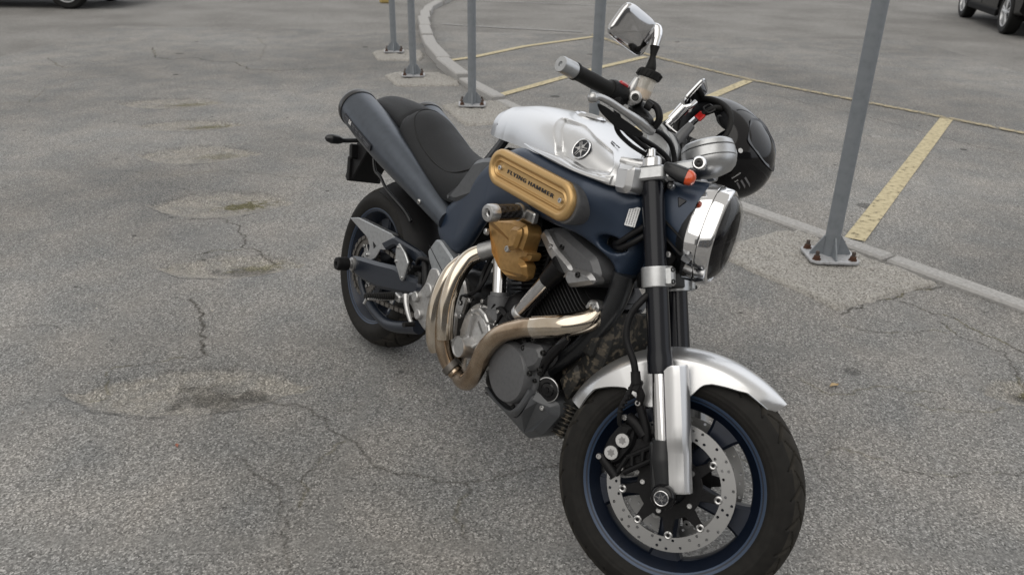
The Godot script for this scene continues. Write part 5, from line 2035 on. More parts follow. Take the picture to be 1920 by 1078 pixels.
	rb.ext(rounded([[0.846, 0.478], [0.858, 0.488], [0.892, 0.482], [0.915, 0.466], [0.905, 0.456], [0.885, 0.468], [0.865, 0.472]], 0.003, 2), 0.16, 0.194, 0.004)
	rb.ext(rounded([[0.918, 0.462], [0.936, 0.442], [0.946, 0.418], [0.934, 0.412], [0.922, 0.436], [0.908, 0.452]], 0.003, 2), 0.16, 0.194, 0.004)
	part("cover_rib", go, rb, M.cast_bright)
	text("lettering", go, "YAMAHA", 0.040, 0.002, M.steel, Transform3D(Basis(Vector3.BACK, -0.62), V(0.884, 0.437, 0.192)))
	for q in [[0.838, 0.481], [0.916, 0.458], [0.948, 0.40], [0.918, 0.33], [0.80, 0.455], [0.775, 0.38]]: bolt(go, V(q[0], q[1], 0.172), Vector3.BACK, 0.0065, M.bolt)
	var kb := MB.new()
	kb.lathe(V(0.852, 0.364, 0.17), Vector3.BACK, [[0.0, 0.0], [0.040, 0.0], [0.034, 0.025], [0.031, 0.052], [0.0315, 0.056], [0.030, 0.0605], [0.0285, 0.0605], [0.028, 0.058], [0.0, 0.058]], 40)
	part("gear_cover_cap", go, kb, M.cast_bright)
	# clutch cover
	var cl := MB.new()
	cl.lathe(V(1.035, 0.368, 0.10), Vector3.BACK, [[0.0, 0.0], [0.100, 0.0], [0.100, 0.050], [0.096, 0.056], [0.087, 0.058], [0.084, 0.078], [0.079, 0.086], [0.040, 0.089], [0.0, 0.090]], 56)
	cl.ext(rounded([[1.03, 0.44], [1.06, 0.47], [1.125, 0.49], [1.155, 0.465], [1.14, 0.43], [1.09, 0.39]], 0.012, 3), 0.11, 0.178, 0.012)
	var co := part("clutch_cover", bike, cl, M.engine_grey, Transform3D.IDENTITY, 34.0)
	for k in 9:
		var a := TAU * k / 9.0 + 0.2
		bolt(co, V(1.035 + 0.094 * cos(a), 0.368 + 0.094 * sin(a), 0.16), Vector3.BACK, 0.006, M.black_bolt)
	for q in [[1.068, 0.456], [1.148, 0.478], [1.15, 0.43], [1.118, 0.405], [1.10, 0.495]]: bolt(co, V(q[0], q[1], 0.176), Vector3.BACK, 0.0075, M.black_bolt)
	# belly pan
	var bp := MB.new()
	bp.ext(rounded([[0.885, 0.228], [0.928, 0.264], [0.962, 0.244], [1.01, 0.237], [1.060, 0.252], [1.106, 0.294], [1.130, 0.362], [1.152, 0.352], [1.195, 0.352], [1.205, 0.318], [1.16, 0.235], [1.09, 0.184], [1.05, 0.186], [0.99, 0.205]], 0.012, 3), -0.168, 0.168, 0.016)
	for zs in [1.0, -1.0]: bp.tube([V(0.925, 0.262, 0.160 * zs), V(0.962, 0.244, 0.166 * zs), V(1.01, 0.237, 0.168 * zs), V(1.060, 0.252, 0.168 * zs), V(1.106, 0.294, 0.168 * zs), V(1.129, 0.358, 0.164 * zs)], 0.010, 10, 4)
	bp.map(func(p: Vector3) -> Vector3:
		var k := smoothstep(0.17, 0.30, p.y) * 0.42 + 0.58
		k *= 1.0 - 0.3 * smoothstep(1.12, 1.22, p.x)
		return V(p.x, p.y, p.z * k))
	var bo := part("belly_pan", bike, bp, M.panel_grey, Transform3D.IDENTITY, 30.0)
	bolt(bo, V(1.165, 0.325, 0.142), V(0.2, 0, 1), 0.008, M.bolt)
	# horn
	var hn := MB.new()
	var hd := V(0.35, 0.05, 0.93).normalized()
	var hc := V(1.160, 0.376, 0.135)
	hn.lathe(hc, hd, [[0.0, -0.02], [0.026, -0.018], [0.032, -0.004], [0.032, 0.002], [0.020, 0.003], [0.017, 0.006], [0.008, 0.007], [0.007, 0.010], [0.0, 0.010]], 36)
	var ho := part("horn", bike, hn, M.black_gloss)
	var hr := MB.new()
	hr.lathe(hc, hd, [[0.0315, 0.001], [0.0338, 0.000], [0.0338, 0.004], [0.0315, 0.0045]], 40, true)
	part("ring", ho, hr, M.chrome_soft)
	# front of the engine: tanks, brackets, down tube, regulator fins, all spattered
	var mu := MB.new()
	mu.ext(rounded([[1.10, 0.46], [1.19, 0.60], [1.235, 0.63], [1.262, 0.55], [1.25, 0.46], [1.225, 0.38], [1.17, 0.34], [1.12, 0.38]], 0.025, 3), -0.11, 0.075, 0.02)
	mu.ext(rounded([[1.15, 0.40], [1.20, 0.47], [1.225, 0.44], [1.20, 0.36]], 0.012, 2), 0.05, 0.105, 0.01)
	mu.ext(rounded([[1.18, 0.50], [1.21, 0.58], [1.24, 0.57], [1.235, 0.50]], 0.012, 2), 0.05, 0.098, 0.01)
	part("oil_tank", bike, mu, M.muddy, Transform3D.IDENTITY, 30.0)
	var rg := MB.new()
	for i in 8: rg.box(V(1.21 + i * 0.001, 0.262 + i * 0.013, 0.02), V(0.07, 0.004, 0.16), 0.001, Basis(Vector3.BACK, 0.2))
	rg.box(V(1.195, 0.31, 0.02), V(0.04, 0.12, 0.14), 0.004, Basis(Vector3.BACK, -0.1))
	part("regulator", bike, rg, M.muddy)
	var dt := MB.new()
	dt.tube([V(1.255, 0.74, 0.075), V(1.245, 0.64, 0.075), V(1.19, 0.52, 0.085), V(1.12, 0.42, 0.10), V(1.10, 0.37, 0.11)], [0.03, 0.028, 0.024, 0.022, 0.02], 16)
	part("down_tube", bike, dt, M.black_satin)
	var dt2 := MB.new()
	dt2.tube([V(1.205, 0.545, 0.158), V(1.19, 0.52, 0.160), V(1.155, 0.465, 0.160), V(1.135, 0.41, 0.152)], [0.010, 0.014, 0.015, 0.010], 14)
	part("engine_bar", bike, dt2, M.black_gloss)
	var gb := MB.new()
	gb.box(V(1.22, 0.53, -0.12), V(0.10, 0.09, 0.08), 0.01, Basis(Vector3.BACK, -0.4))
	part("side_box", bike, gb, M.plate_grey)
	# silver pivot plates behind the pipes
	var pp := MB.new()
	pp.ext(rounded([[0.472, 0.530], [0.504, 0.578], [0.53, 0.585], [0.622, 0.555], [0.64, 0.50], [0.60, 0.44], [0.555, 0.455], [0.495, 0.500]], 0.01, 3), 0.12, 0.158, 0.006)
	var po := part("pivot_cover", bike, pp, M.plate_grey)
	var ps := MB.new()
	ps.box(V(0.535, 0.523, 0.1582), V(0.13, 0.0025, 0.001), 0.0, Basis(Vector3.BACK, -0.45))
	part("joint", po, ps, M.engine_black)
	var ip := MB.new()
	ip.ext(rounded([[0.575, 0.42], [0.60, 0.50], [0.66, 0.50], [0.70, 0.45], [0.69, 0.38], [0.61, 0.37]], 0.015, 3), 0.085, 0.125, 0.006)
	ip.ext(rounded([[0.60, 0.30], [0.60, 0.40], [0.70, 0.40], [0.72, 0.31]], 0.015, 3), 0.10, 0.15, 0.006)
	part("pivot_plate", bike, ip, M.cast_silver)
	# wires and small hoses among the cylinders
	var wr := MB.new()
	wr.tube([V(0.72, 0.47, 0.15), V(0.76, 0.49, 0.16), V(0.79, 0.53, 0.15), V(0.79, 0.60, 0.13)], 0.006, 8)
	wr.tube([V(0.70, 0.45, 0.15), V(0.73, 0.475, 0.165), V(0.78, 0.48, 0.16)], 0.004, 8)
	wr.tube([V(0.78, 0.62, 0.13), V(0.76, 0.56, 0.13), V(0.77, 0.50, 0.14)], 0.007, 8)
	wr.tube([V(0.98, 0.60, 0.09), V(1.0, 0.66, 0.11), V(1.02, 0.72, 0.12), V(1.0, 0.76, 0.10)], 0.006, 8)
	part("wiring", bike, wr, M.hose)
	for q in [[0.715, 0.445, 0.158], [0.735, 0.41, 0.16], [0.77, 0.475, 0.168], [0.74, 0.60, 0.14], [1.045, 0.735, 0.15]]: bolt(bike, V(q[0], q[1], q[2]), V(0, 0, 1), 0.008, M.bolt)
	# crash slider
	var cs := MB.new()
	var d := V(0.10, -0.08, 1.0).normalized()
	cs.lathe(V(0.958, 0.802, 0.19), d, [[0.0, 0.03], [0.0215, 0.03], [0.0215, 0.105], [0.0, 0.105]], 28)
	var cso := part("crash_slider", bike, cs, M.carbon)
	var ce := MB.new()
	ce.lathe(V(0.958, 0.802, 0.19), d, [[0.008, 0.105], [0.0235, 0.105], [0.0240, 0.112], [0.0235, 0.128], [0.021, 0.133], [0.013, 0.134], [0.011, 0.126], [0.008, 0.124]], 28, true)
	part("slider_end", cso, ce, M.cast_bright)
	var ci := MB.new()
	ci.lathe(V(0.958, 0.802, 0.19), d, [[0.0, -0.04], [0.016, -0.04], [0.016, 0.02], [0.0235, 0.022], [0.0235, 0.030], [0.0, 0.030]], 24)
	ci.box(V(0.985, 0.797, 0.192), V(0.05, 0.03, 0.02), 0.004)
	part("slider_mount", cso, ci, M.cast_bright)

# ---- exhaust
func exhaust() -> void:
	var p := MB.new()
	p.tube([V(1.10, 0.530, 0.178), V(1.052, 0.506, 0.188), V(0.99, 0.462, 0.200), V(0.945, 0.395, 0.204), V(0.922, 0.325, 0.200), V(0.882, 0.266, 0.188), V(0.82, 0.246, 0.170), V(0.74, 0.245, 0.13), V(0.66, 0.27, 0.08), V(0.56, 0.33, 0.05)], 0.0262, 26, 8)
	part("front_exhaust_pipe", bike, p, M.pipe_heat)
	var s := MB.new()
	s.tube([V(1.096, 0.528, 0.179), V(1.13, 0.545, 0.170), V(1.18, 0.570, 0.150), V(1.212, 0.596, 0.112), V(1.214, 0.622, 0.075)], [0.0305, 0.0305, 0.031, 0.030, 0.029], 28, 8)
	part("front_pipe_shield", bike, s, M.pipe_bright)
	var fl := MB.new()
	fl.ext(rounded([[1.185, 0.622], [1.197, 0.648], [1.222, 0.652], [1.236, 0.638], [1.23, 0.61]], 0.006, 3), 0.085, 0.112, 0.003)
	var fo := part("pipe_flange", bike, fl, M.steel)
	for q in [[1.203, 0.637], [1.222, 0.636]]: bolt(fo, V(q[0], q[1], 0.113), Vector3.BACK, 0.006, M.bolt)
	var r := MB.new()
	r.tube([V(0.82, 0.66, 0.10), V(0.765, 0.635, 0.13), V(0.722, 0.588, 0.165), V(0.712, 0.53, 0.195), V(0.716, 0.45, 0.212), V(0.732, 0.38, 0.214), V(0.745, 0.315, 0.204), V(0.768, 0.268, 0.185), V(0.80, 0.245, 0.165)], 0.0245, 26, 8)
	part("rear_exhaust_pipe", bike, r, M.pipe_heat)
	var sh := MB.new()
	sh.tube([V(0.730, 0.606, 0.155), V(0.712, 0.575, 0.18), V(0.700, 0.53, 0.208), V(0.697, 0.46, 0.226), V(0.704, 0.39, 0.231), V(0.716, 0.32, 0.222), V(0.725, 0.29, 0.213)], [0.020, 0.0235, 0.0245, 0.0245, 0.0245, 0.0235, 0.017], 26, 8)
	part("rear_pipe_shield", bike, sh, M.pipe_bright)
	var sh2 := MB.new()
	sh2.tube([V(0.752, 0.622, 0.145), V(0.728, 0.590, 0.172), V(0.724, 0.53, 0.2), V(0.731, 0.45, 0.2145), V(0.742, 0.385, 0.214), V(0.750, 0.345, 0.209)], [0.0255, 0.0265, 0.0268, 0.0268, 0.0265, 0.0262], 26, 8)
	part("rear_pipe_shield", bike, sh2, M.pipe_bright)
	var dk := MB.new()
	dk.tube([V(0.845, 0.665, 0.09), V(0.79, 0.648, 0.12), V(0.748, 0.618, 0.148)], 0.0275, 22, 6)
	part("rear_pipe_collar", bike, dk, M.steel)
	var jn := MB.new()
	jn.lathe(V(0.775, 0.262, 0.18), V(0.7, -0.5, -0.5), [[0.0, -0.01], [0.030, -0.01], [0.031, 0.008], [0.028, 0.012], [0.0, 0.012]], 24)
	part("pipe_clamp", bike, jn, M.chain_steel)

# ---- fork, mudguard, calipers (in fork axes: forward, along the tube, right)
func front_fork() -> void:
	for s in [1.0, -1.0]:
		var z: float = 0.107 * s
		var o := MB.new()
		o.lathe(V(0, 0, z), Vector3.UP, [[0.0, 0.27], [0.0225, 0.268], [0.030, 0.268], [0.0305, 0.275], [0.0300, 0.305], [0.0275, 0.325], [0.0272, 0.46], [0.0268, 0.70], [0.0268, 0.755], [0.0, 0.755]], 44)
		var leg := part("fork_tube", bike, o, M.fork_black, FX)
		var c := MB.new()
		c.tube([V(0, 0.06, z), V(0, 0.275, z)], 0.0215, 36)
		part("slider", leg, c, M.chrome)
		var lug := MB.new()
		lug.tube([V(0, -0.012, z), V(0, 0.03, z), V(-0.002, 0.07, z), V(0, 0.115, z)], [0.026, 0.028, 0.0295, 0.0265], 28)
		lug.ext(rounded([[-0.03, -0.02], [0.03, -0.02], [0.034, 0.04], [0.0, 0.12], [-0.03, 0.11]], 0.012, 3), z - 0.02, z + 0.02, 0.006)
		part("axle_lug", leg, lug, M.black_satin)
		var cap := MB.new()
		var zz: float = z + 0.026 * s
		cap.lathe(V(0.002, -0.012, zz - 0.014 * s), V(0, 0, s), [[0.0, 0.0], [0.0285, 0.0], [0.0300, 0.012], [0.0290, 0.024], [0.0245, 0.031], [0.0200, 0.033], [0.0, 0.0335]], 40)
		part("axle_cap", leg, cap, M.black_gloss)
		if s > 0:
			emblem(leg, Transform3D(Basis(Vector3.BACK, deg_to_rad(-25)), V(0.002, -0.012, zz + 0.0215)), 0.0175)
		var tc := MB.new()
		tc.lathe(V(0, 0.755, z), Vector3.UP, [[0.0, 0.0], [0.0255, 0.0], [0.0255, 0.022], [0.022, 0.026], [0.012, 0.026], [0.012, 0.045], [0.009, 0.048], [0.0, 0.048]], 6 if false else 30)
		part("fork_cap", leg, tc, M.chrome_soft)
		var lc := MB.new()
		lc.lathe(V(0, 0, z), Vector3.UP, [[0.027, 0.470], [0.0345, 0.470], [0.0355, 0.473], [0.0355, 0.515], [0.0345, 0.518], [0.027, 0.518]], 44, true)
		lc.box(V(0.035, 0.494, z + 0.012 * s), V(0.022, 0.046, 0.03), 0.005)
		var lo := part("lower_clamp", leg, lc, M.silver_satin)
		for t in [0.48, 0.508]: bolt(lo, V(0.044, t, z + 0.022 * s), V(0.8, 0, 0.6 * s), 0.006, M.black_bolt)
		# silver guard in front of the slider
		var g := MB.new()
		var sec := [[0.014, 0.022], [0.016, 0.030], [0.036, 0.034], [0.052, 0.031], [0.062, 0.020], [0.066, 0.004], [0.062, -0.016], [0.052, -0.025], [0.044, -0.022], [0.034, -0.008], [0.029, 0.006], [0.022, 0.016]]
		var rows := []
		for q in [[-0.005, 0.93, 0.94], [0.0, 0.99, 1.0], [0.03, 1.0, 1.0], [0.085, 1.0, 1.0], [0.105, 1.0, 1.05], [0.125, 1.0, 1.1], [0.15, 1.02, 1.1], [0.262, 1.03, 1.08], [0.284, 1.02, 1.06], [0.287, 0.97, 1.02]]:
			var r := PackedVector3Array()
			for k in sec.size():
				var nx: Array = sec[(k + 1) % sec.size()]
				for u in [0.0, 0.5]:
					var a: float = lerpf(sec[k][0], nx[0], u)
					var w: float = lerpf(sec[k][1], nx[1], u)
					var t: float = q[0]
					# upper lip dips towards the tube
					if t > 0.25: t -= 0.022 * smoothstep(0.035, 0.0, a) + 0.016 * smoothstep(0.0, -0.03, w)
					r.append(V(a * q[1] if t > 0.08 else lerpf(0.0, a, 0.98), t, z + w * q[2] * s * (1.0 if t > 0.1 else 0.86)))
			rows.append(r)
		g.grid(rows, true, true)
		part("slider_guard", bike, g, M.silver_paint, FX, 32.0)
		# slot low in the guard
		var sl := MB.new()
		sl.ext(rounded([[0.050, 0.008], [0.058, 0.012], [0.060, 0.060], [0.054, 0.066], [0.048, 0.058]], 0.004, 3), z + 0.030 * s, z + 0.0375 * s, 0.001)
		# caliper on its bracket behind the leg
		caliper(s)
	# yokes
	var ty := MB.new()
	var down := Transform3D(Basis(Vector3.RIGHT, Vector3.BACK, Vector3.DOWN), Vector3.ZERO)
	ty.ext(rounded([[0.040, 0.144], [-0.036, 0.146], [-0.040, 0.07], [-0.075, 0.04], [-0.075, -0.04], [-0.040, -0.07], [-0.036, -0.146], [0.040, -0.144], [0.036, -0.07], [0.02, -0.04], [0.02, 0.04], [0.036, 0.07]], 0.02, 5), -0.756, -0.722, 0.005, down)
	ty.box(V(0.044, 0.740, 0.107), V(0.02, 0.034, 0.042), 0.005)
	var to := part("top_yoke", bike, ty, M.silver_satin, FX)
	bolt(to, V(0.046, 0.74, 0.128), V(0.25, 0, 1), 0.0085, M.black_bolt)
	var ly := MB.new()
	ly.ext(rounded([[0.03, 0.13], [-0.03, 0.13], [-0.07, 0.03], [-0.07, -0.03], [-0.03, -0.13], [0.03, -0.13], [0.02, 0.0]], 0.02, 3), -0.512, -0.476, 0.004, down)
	part("lower_yoke", bike, ly, M.engine_black, FX)
	var stem := MB.new()
	stem.tube([V(-0.035, 0.47, 0), V(-0.035, 0.78, 0)], 0.02, 24)
	part("steering_stem", bike, stem, M.cast_bright, FX)
	# axle
	var ax := MB.new()
	ax.tube([V(0, 0, -0.13), V(0, 0, 0.13)], 0.012, 20)
	part("front_axle", bike, ax, M.steel, FX)
	# mudguard
	var rows := []
	var edge := [[60.0, 0.325], [64.0, 0.320], [70.0, 0.300], [78.0, 0.282], [90.0, 0.266], [94.0, 0.254], [98.0, 0.226], [104.0, 0.205], [114.0, 0.195], [124.0, 0.190], [130.0, 0.198], [134.0, 0.225], [137.0, 0.252], [147.0, 0.277], [158.0, 0.300], [167.0, 0.312]]
	var hwid := [[60.0, 0.018], [62.0, 0.032], [68.0, 0.055], [78.0, 0.070], [90.0, 0.0775], [100.0, 0.082], [124.0, 0.082], [136.0, 0.079], [147.0, 0.072], [158.0, 0.060], [167.0, 0.042]]
	for i in 90:
		var ph := lerpf(60.0, 167.0, i / 89.0)
		var re := curve(ph, edge)
		var hw := curve(ph, hwid)
		var rc := 0.329
		var r := PackedVector3Array()
		var dir := V(cos(deg_to_rad(ph)), sin(deg_to_rad(ph)), 0)
		for side in 2:
			for j in 33:
				var u := j / 16.0 - 1.0
				if side == 1: u = -u
				var au := absf(u)
				var rr: float
				var zz: float
				if au < 0.6:
					var k := au / 0.6
					zz = hw * sin(k * PI * 0.5 * 0.82)
					rr = rc - 0.052 * (1.0 - cos(k * PI * 0.5 * 0.82))
				else:
					var k := (au - 0.6) / 0.4
					var z0 := hw * sin(PI * 0.41)
					var r0 := rc - 0.052 * (1.0 - cos(PI * 0.41))
					zz = lerpf(z0, hw, sqrt(k))
					rr = lerpf(minf(r0, maxf(re, r0 - 0.5)), minf(re, r0), k) if re < r0 else lerpf(r0, r0 - 0.001, k)
				if side == 1:
					rr -= 0.003
					zz -= 0.003
				r.append(FA + dir * rr + V(0, 0, zz * signf(u)))
		rows.append(r)
	var mg := MB.new()
	mg.grid(rows, true, true)
	part("front_mudguard", bike, mg, M.silver_paint, SX, 46.0)

func lin_curve(x: float, pts: Array) -> float:
	for i in pts.size() - 1:
		if x <= pts[i + 1][0]: return lerpf(pts[i][1], pts[i + 1][1], smoothstep(0.0, 1.0, clampf((x - pts[i][0]) / (pts[i + 1][0] - pts[i][0]), 0, 1)) * 0.5 + 0.5 * clampf((x - pts[i][0]) / (pts[i + 1][0] - pts[i][0]), 0, 1))
	return pts[-1][1]

func caliper(s: float) -> void:
	var m := MB.new()
	m.ext(rounded([[1.350, 0.300], [1.352, 0.345], [1.368, 0.392], [1.392, 0.404], [1.412, 0.392], [1.418, 0.352], [1.402, 0.300], [1.378, 0.280]], 0.014, 4), 0.030, 0.092, 0.008)
	m.tube([V(1.352, 0.296, 0.088), V(1.374, 0.284, 0.092), V(1.404, 0.268, 0.094)], 0.012, 14)
	m.tube([V(1.376, 0.410, 0.086), V(1.402, 0.404, 0.090), V(1.430, 0.388, 0.092)], 0.0145, 14)
	m.ext(rounded([[1.355, 0.31], [1.37, 0.395], [1.40, 0.395], [1.385, 0.30]], 0.01, 3), 0.085, 0.104, 0.006)
	# bracket with two windows to the axle lug
	m.ext(rounded([[1.405, 0.262], [1.415, 0.29], [1.475, 0.352], [1.475, 0.392], [1.44, 0.40], [1.42, 0.395], [1.405, 0.34], [1.385, 0.275]], 0.006, 2), 0.072, 0.084, 0.003)
	for q in [[1.418, 0.284, 1.470, 0.345], [1.412, 0.322, 1.462, 0.378], [1.43, 0.31, 1.42, 0.335], [1.448, 0.332, 1.44, 0.358], [1.402, 0.27, 1.412, 0.322], [1.465, 0.348, 1.46, 0.392]]:
		m.tube([V(q[0], q[1], 0.092), V(q[2], q[3], 0.092)], 0.0065, 8)
	m.tube([V(1.387, 0.46, 0.098), V(1.402, 0.44, 0.096), V(1.428, 0.405, 0.094), V(1.44, 0.38, 0.092)], 0.011, 12)
	var mm := m if s > 0 else mirrored(m)
	var o := part("brake_caliper", bike, mm, M.engine_black, SX, 30.0)
	for q in [[1.389, 0.357], [1.375, 0.318]]:
		var c := MB.new()
		c.lathe(V(q[0], q[1], 0.100 * s), V(0, 0, s), [[0.0, 0.0], [0.0175, 0.0], [0.0175, 0.005], [0.0165, 0.0065], [0.0, 0.0065]], 30)
		# star-shaped key recess
		part("piston_cap", o, c, M.bolt)
		var st := MB.new()
		var sp := PackedVector2Array()
		for k in 12: sp.append(Vector2(q[0], q[1]) + Vector2(cos(TAU * k / 12.0), sin(TAU * k / 12.0)) * (0.0105 if k % 2 == 0 else 0.0068))
		st.ext(sp, minf(0.1063 * s, 0.1068 * s), maxf(0.1063 * s, 0.1068 * s))
		part("key_recess", o, st, M.head_grey)
	for q in [[1.371, 0.408, 0.096], [1.390, 0.456, 0.108], [1.350, 0.295, 0.10], [1.408, 0.292, 0.09]]:
		bolt(o, V(q[0], q[1], q[2] * s), V(0, 0, s), 0.0075, M.steel)

# ---- headlight, dash, indicators (turn with the fork)
func hl_row(c: Vector3, fwd: Vector3, upv: Vector3, h: float, w: float, n: int) -> PackedVector3Array:
	var r := PackedVector3Array()
	for k in n:
		var a := TAU * k / n
		var cs := cos(a)
		var sn := sin(a)
		var e := 2.0 / 2.12
		var y := signf(sn) * pow(absf(sn), e) * h
		var z := signf(cs) * pow(absf(cs), e) * w
		# narrower at the crown, full below the middle
		z *= 1.0 - 0.05 * smoothstep(-0.2, 1.0, y / h) - 0.10 * smoothstep(-0.3, -1.0, y / h)
		r.append(c + upv * y + V(0, 0, z))
	return r

func headlight_and_dash() -> void:
	var fwd := V(cos(0.075), sin(0.075), 0)
	var upv := V(-sin(0.075), cos(0.075), 0)
	var c := V(1.342, 0.887, 0)
	var n := 72
	var mk := func(prof: Array) -> Array:
		var rows := []
		for q in prof: rows.append(hl_row(c + fwd * q[0], fwd, upv, q[1], q[2], n))
		return rows
	var bk := MB.new()
	bk.grid(mk.call([[-0.085, 0.03, 0.03], [-0.075, 0.06, 0.055], [-0.045, 0.095, 0.083], [-0.012, 0.113, 0.095], [-0.002, 0.116, 0.098]]), true, true)
	var ho := part("headlight", bike, bk, M.black_satin, SX)
	var r1 := MB.new()
	r1.grid(mk.call([[-0.004, 0.112, 0.094], [-0.004, 0.1195, 0.1005], [0.001, 0.1225, 0.103], [0.026, 0.1235, 0.104], [0.029, 0.1225, 0.103], [0.030, 0.112, 0.094]]), true, false)
	part("chrome_rim", ho, r1, M.chrome)
	var r2 := MB.new()
	r2.grid(mk.call([[0.0295, 0.112, 0.094], [0.0305, 0.1215, 0.1025], [0.034, 0.1225, 0.103], [0.056, 0.1195, 0.1005], [0.061, 0.116, 0.0975], [0.063, 0.110, 0.092], [0.058, 0.106, 0.089]]), true, false)
	part("chrome_rim", ho, r2, M.chrome)
	var gl := MB.new()
	gl.grid(mk.call([[0.0585, 0.1085, 0.091], [0.068, 0.105, 0.088], [0.080, 0.092, 0.078], [0.088, 0.074, 0.062], [0.093, 0.05, 0.042], [0.0955, 0.022, 0.018], [0.096, 0.001, 0.001]]), true, true)
	part("lens", ho, gl, M.glass)
	var rf := MB.new()
	rf.grid(mk.call([[0.054, 0.108, 0.0905], [0.036, 0.10, 0.084], [0.015, 0.078, 0.066], [0.008, 0.05, 0.042], [0.006, 0.002, 0.002]]), true, false)
	part("reflector", ho, rf, M.lamp_inside)
	var bez := MB.new()
	bez.grid(mk.call([[0.0575, 0.1070, 0.0895], [0.064, 0.1015, 0.085], [0.073, 0.092, 0.077], [0.081, 0.078, 0.065], [0.082, 0.072, 0.060], [0.070, 0.068, 0.056], [0.050, 0.070, 0.058]]), true, false)
	part("inner_bezel", ho, bez, M.black_gloss)
	for q in [[0.035, 0.058, 0.050, 0.05], [-0.055, 0.036, 0.042, 0.032]]:
		var lm := MB.new()
		var lr := []
		for w in [[0.010, 0.55], [0.040, 1.0], [0.043, 1.0], [0.043, 0.93], [0.024, 0.55], [0.016, 0.25], [0.014, 0.02]]:
			var row := PackedVector3Array()
			for k in 40:
				var a := TAU * k / 40
				row.append(c + fwd * w[0] + upv * (q[0] + sin(a) * q[1] * w[1]) + V(0, 0, cos(a) * q[2] * w[1]))
			lr.append(row)
		lm.grid(lr, true, false)
		part("lamp", ho, lm, M.reflector)
		var bu := MB.new()
		bu.lathe(c + fwd * 0.018 + upv * q[0], fwd, [[0.0, 0.0], [0.011, 0.0], [0.011, 0.012], [0.007, 0.018], [0.0, 0.02]], 18)
		part("bulb_shield", ho, bu, M.engine_black)
	# navy shroud between fork and lamp
	var sh := MB.new()
	var rows := []
	for q in [[1.235, 0.915, 0.045, 0.060], [1.25, 0.912, 0.072, 0.082], [1.29, 0.908, 0.090, 0.090], [1.325, 0.90, 0.105, 0.092], [1.337, 0.896, 0.108, 0.090]]:
		var r := PackedVector3Array()
		for k in 40:
			var a := TAU * k / 40
			r.append(V(q[0], q[1] + signf(sin(a)) * pow(absf(sin(a)), 0.75) * q[2], signf(cos(a)) * pow(absf(cos(a)), 0.75) * q[3]))
		rows.append(r)
	sh.grid(rows, true, true)
	var so := part("headlight_shroud", bike, sh, M.navy, SX)
	bolt(so, V(1.258, 0.962, 0.080), V(-0.2, 0.2, 1), 0.0095, M.bolt)
	var pocket := MB.new()
	pocket.ext(rounded([[1.286, 0.944], [1.312, 0.942], [1.298, 0.918]], 0.006, 3), 0.086, 0.0925, 0.002)
	part("pocket", so, pocket, M.ink)
	var br := MB.new()
	br.box(V(1.295, 0.80, 0.0), V(0.07, 0.05, 0.16), 0.008, Basis(Vector3.BACK, -0.3))
	for q in [[1.31, 0.865], [1.31, 0.835]]: br.box(V(q[0], q[1], 0.0), V(0.08, 0.006, 0.185), 0.001, Basis(Vector3.BACK, -0.45))
	br.box(V(1.27, 0.86, 0), V(0.05, 0.14, 0.15), 0.01, Basis(Vector3.BACK, 0.3))
	var bo := part("headlight_bracket", bike, br, M.engine_black, SX)
	bolt(bo, V(1.316, 0.808, 0.085), Vector3.BACK, 0.008, M.bolt)
	# dash: a silver drum facing the rider
	var k := V(-0.52, 0.854, 0).normalized()
	var dc := V(1.300, 1.058, -0.008)
	var dr := MB.new()
	dr.lathe(dc, k, [[0.0, -0.040], [0.030, -0.038], [0.050, -0.031], [0.060, -0.021], [0.0645, -0.010], [0.066, -0.001], [0.0655, 0.0]], 56, false)
	dr.lathe(dc, k, [[0.050, 0.0015], [0.0645, 0.0015], [0.0660, 0.003], [0.0660, 0.024], [0.0645, 0.0255], [0.05, 0.0255]], 56, true)
	dr.lathe(dc, k, [[0.050, 0.027], [0.0640, 0.027], [0.0652, 0.0285], [0.062, 0.040], [0.055, 0.045], [0.051, 0.042], [0.05, 0.03]], 56, true)
	var dro := part("instrument_housing", bike, dr, M.silver_satin, SX)
	var core := MB.new()
	core.lathe(dc, k, [[0.0, -0.01], [0.061, -0.01], [0.061, 0.036], [0.0, 0.036]], 40)
	part("instrument_face", dro, core, M.black_gloss, Transform3D.IDENTITY)
	var rid := MB.new()
	var e1 := k.cross(Vector3.BACK).normalized()
	var dir := (e1 * 0.86 + V(0, 0, -0.5)).normalized()
	rid.tube([dc + dir * 0.0655 - k * 0.008, dc + dir * 0.067 + k * 0.012, dc + dir * 0.064 + k * 0.040], [0.002, 0.0065, 0.005], 12)
	part("housing_ridge", dro, rid, M.silver_satin)
	var arm := MB.new()
	arm.ext(rounded([[1.228, 0.992], [1.245, 1.018], [1.29, 1.04], [1.315, 1.045], [1.32, 1.025], [1.285, 1.008], [1.245, 0.985]], 0.008, 3), 0.066, 0.092, 0.006)
	part("instrument_arm", bike, arm, M.silver_satin, SX)
	part("instrument_arm", bike, mirrored(arm), M.silver_satin, SX)
	var pv := MB.new()
	pv.lathe(V(1.303, 1.033, 0.085), V(0.15, 0.05, 1), [[0.0, 0.0], [0.0165, 0.0], [0.0165, 0.010], [0.014, 0.013], [0.0115, 0.013], [0.011, 0.009], [0.0, 0.009]], 28)
	part("pivot_ring", bike, pv, M.chrome_soft, SX)
	var pb := MB.new()
	pb.lathe(V(1.3032, 1.0332, 0.0945), V(0.15, 0.05, 1), [[0.0, 0.0], [0.0108, 0.0], [0.0108, 0.002], [0.005, 0.0035], [0.0, 0.001]], 20)
	part("pivot_bolt", bike, pb, M.black_bolt, SX)
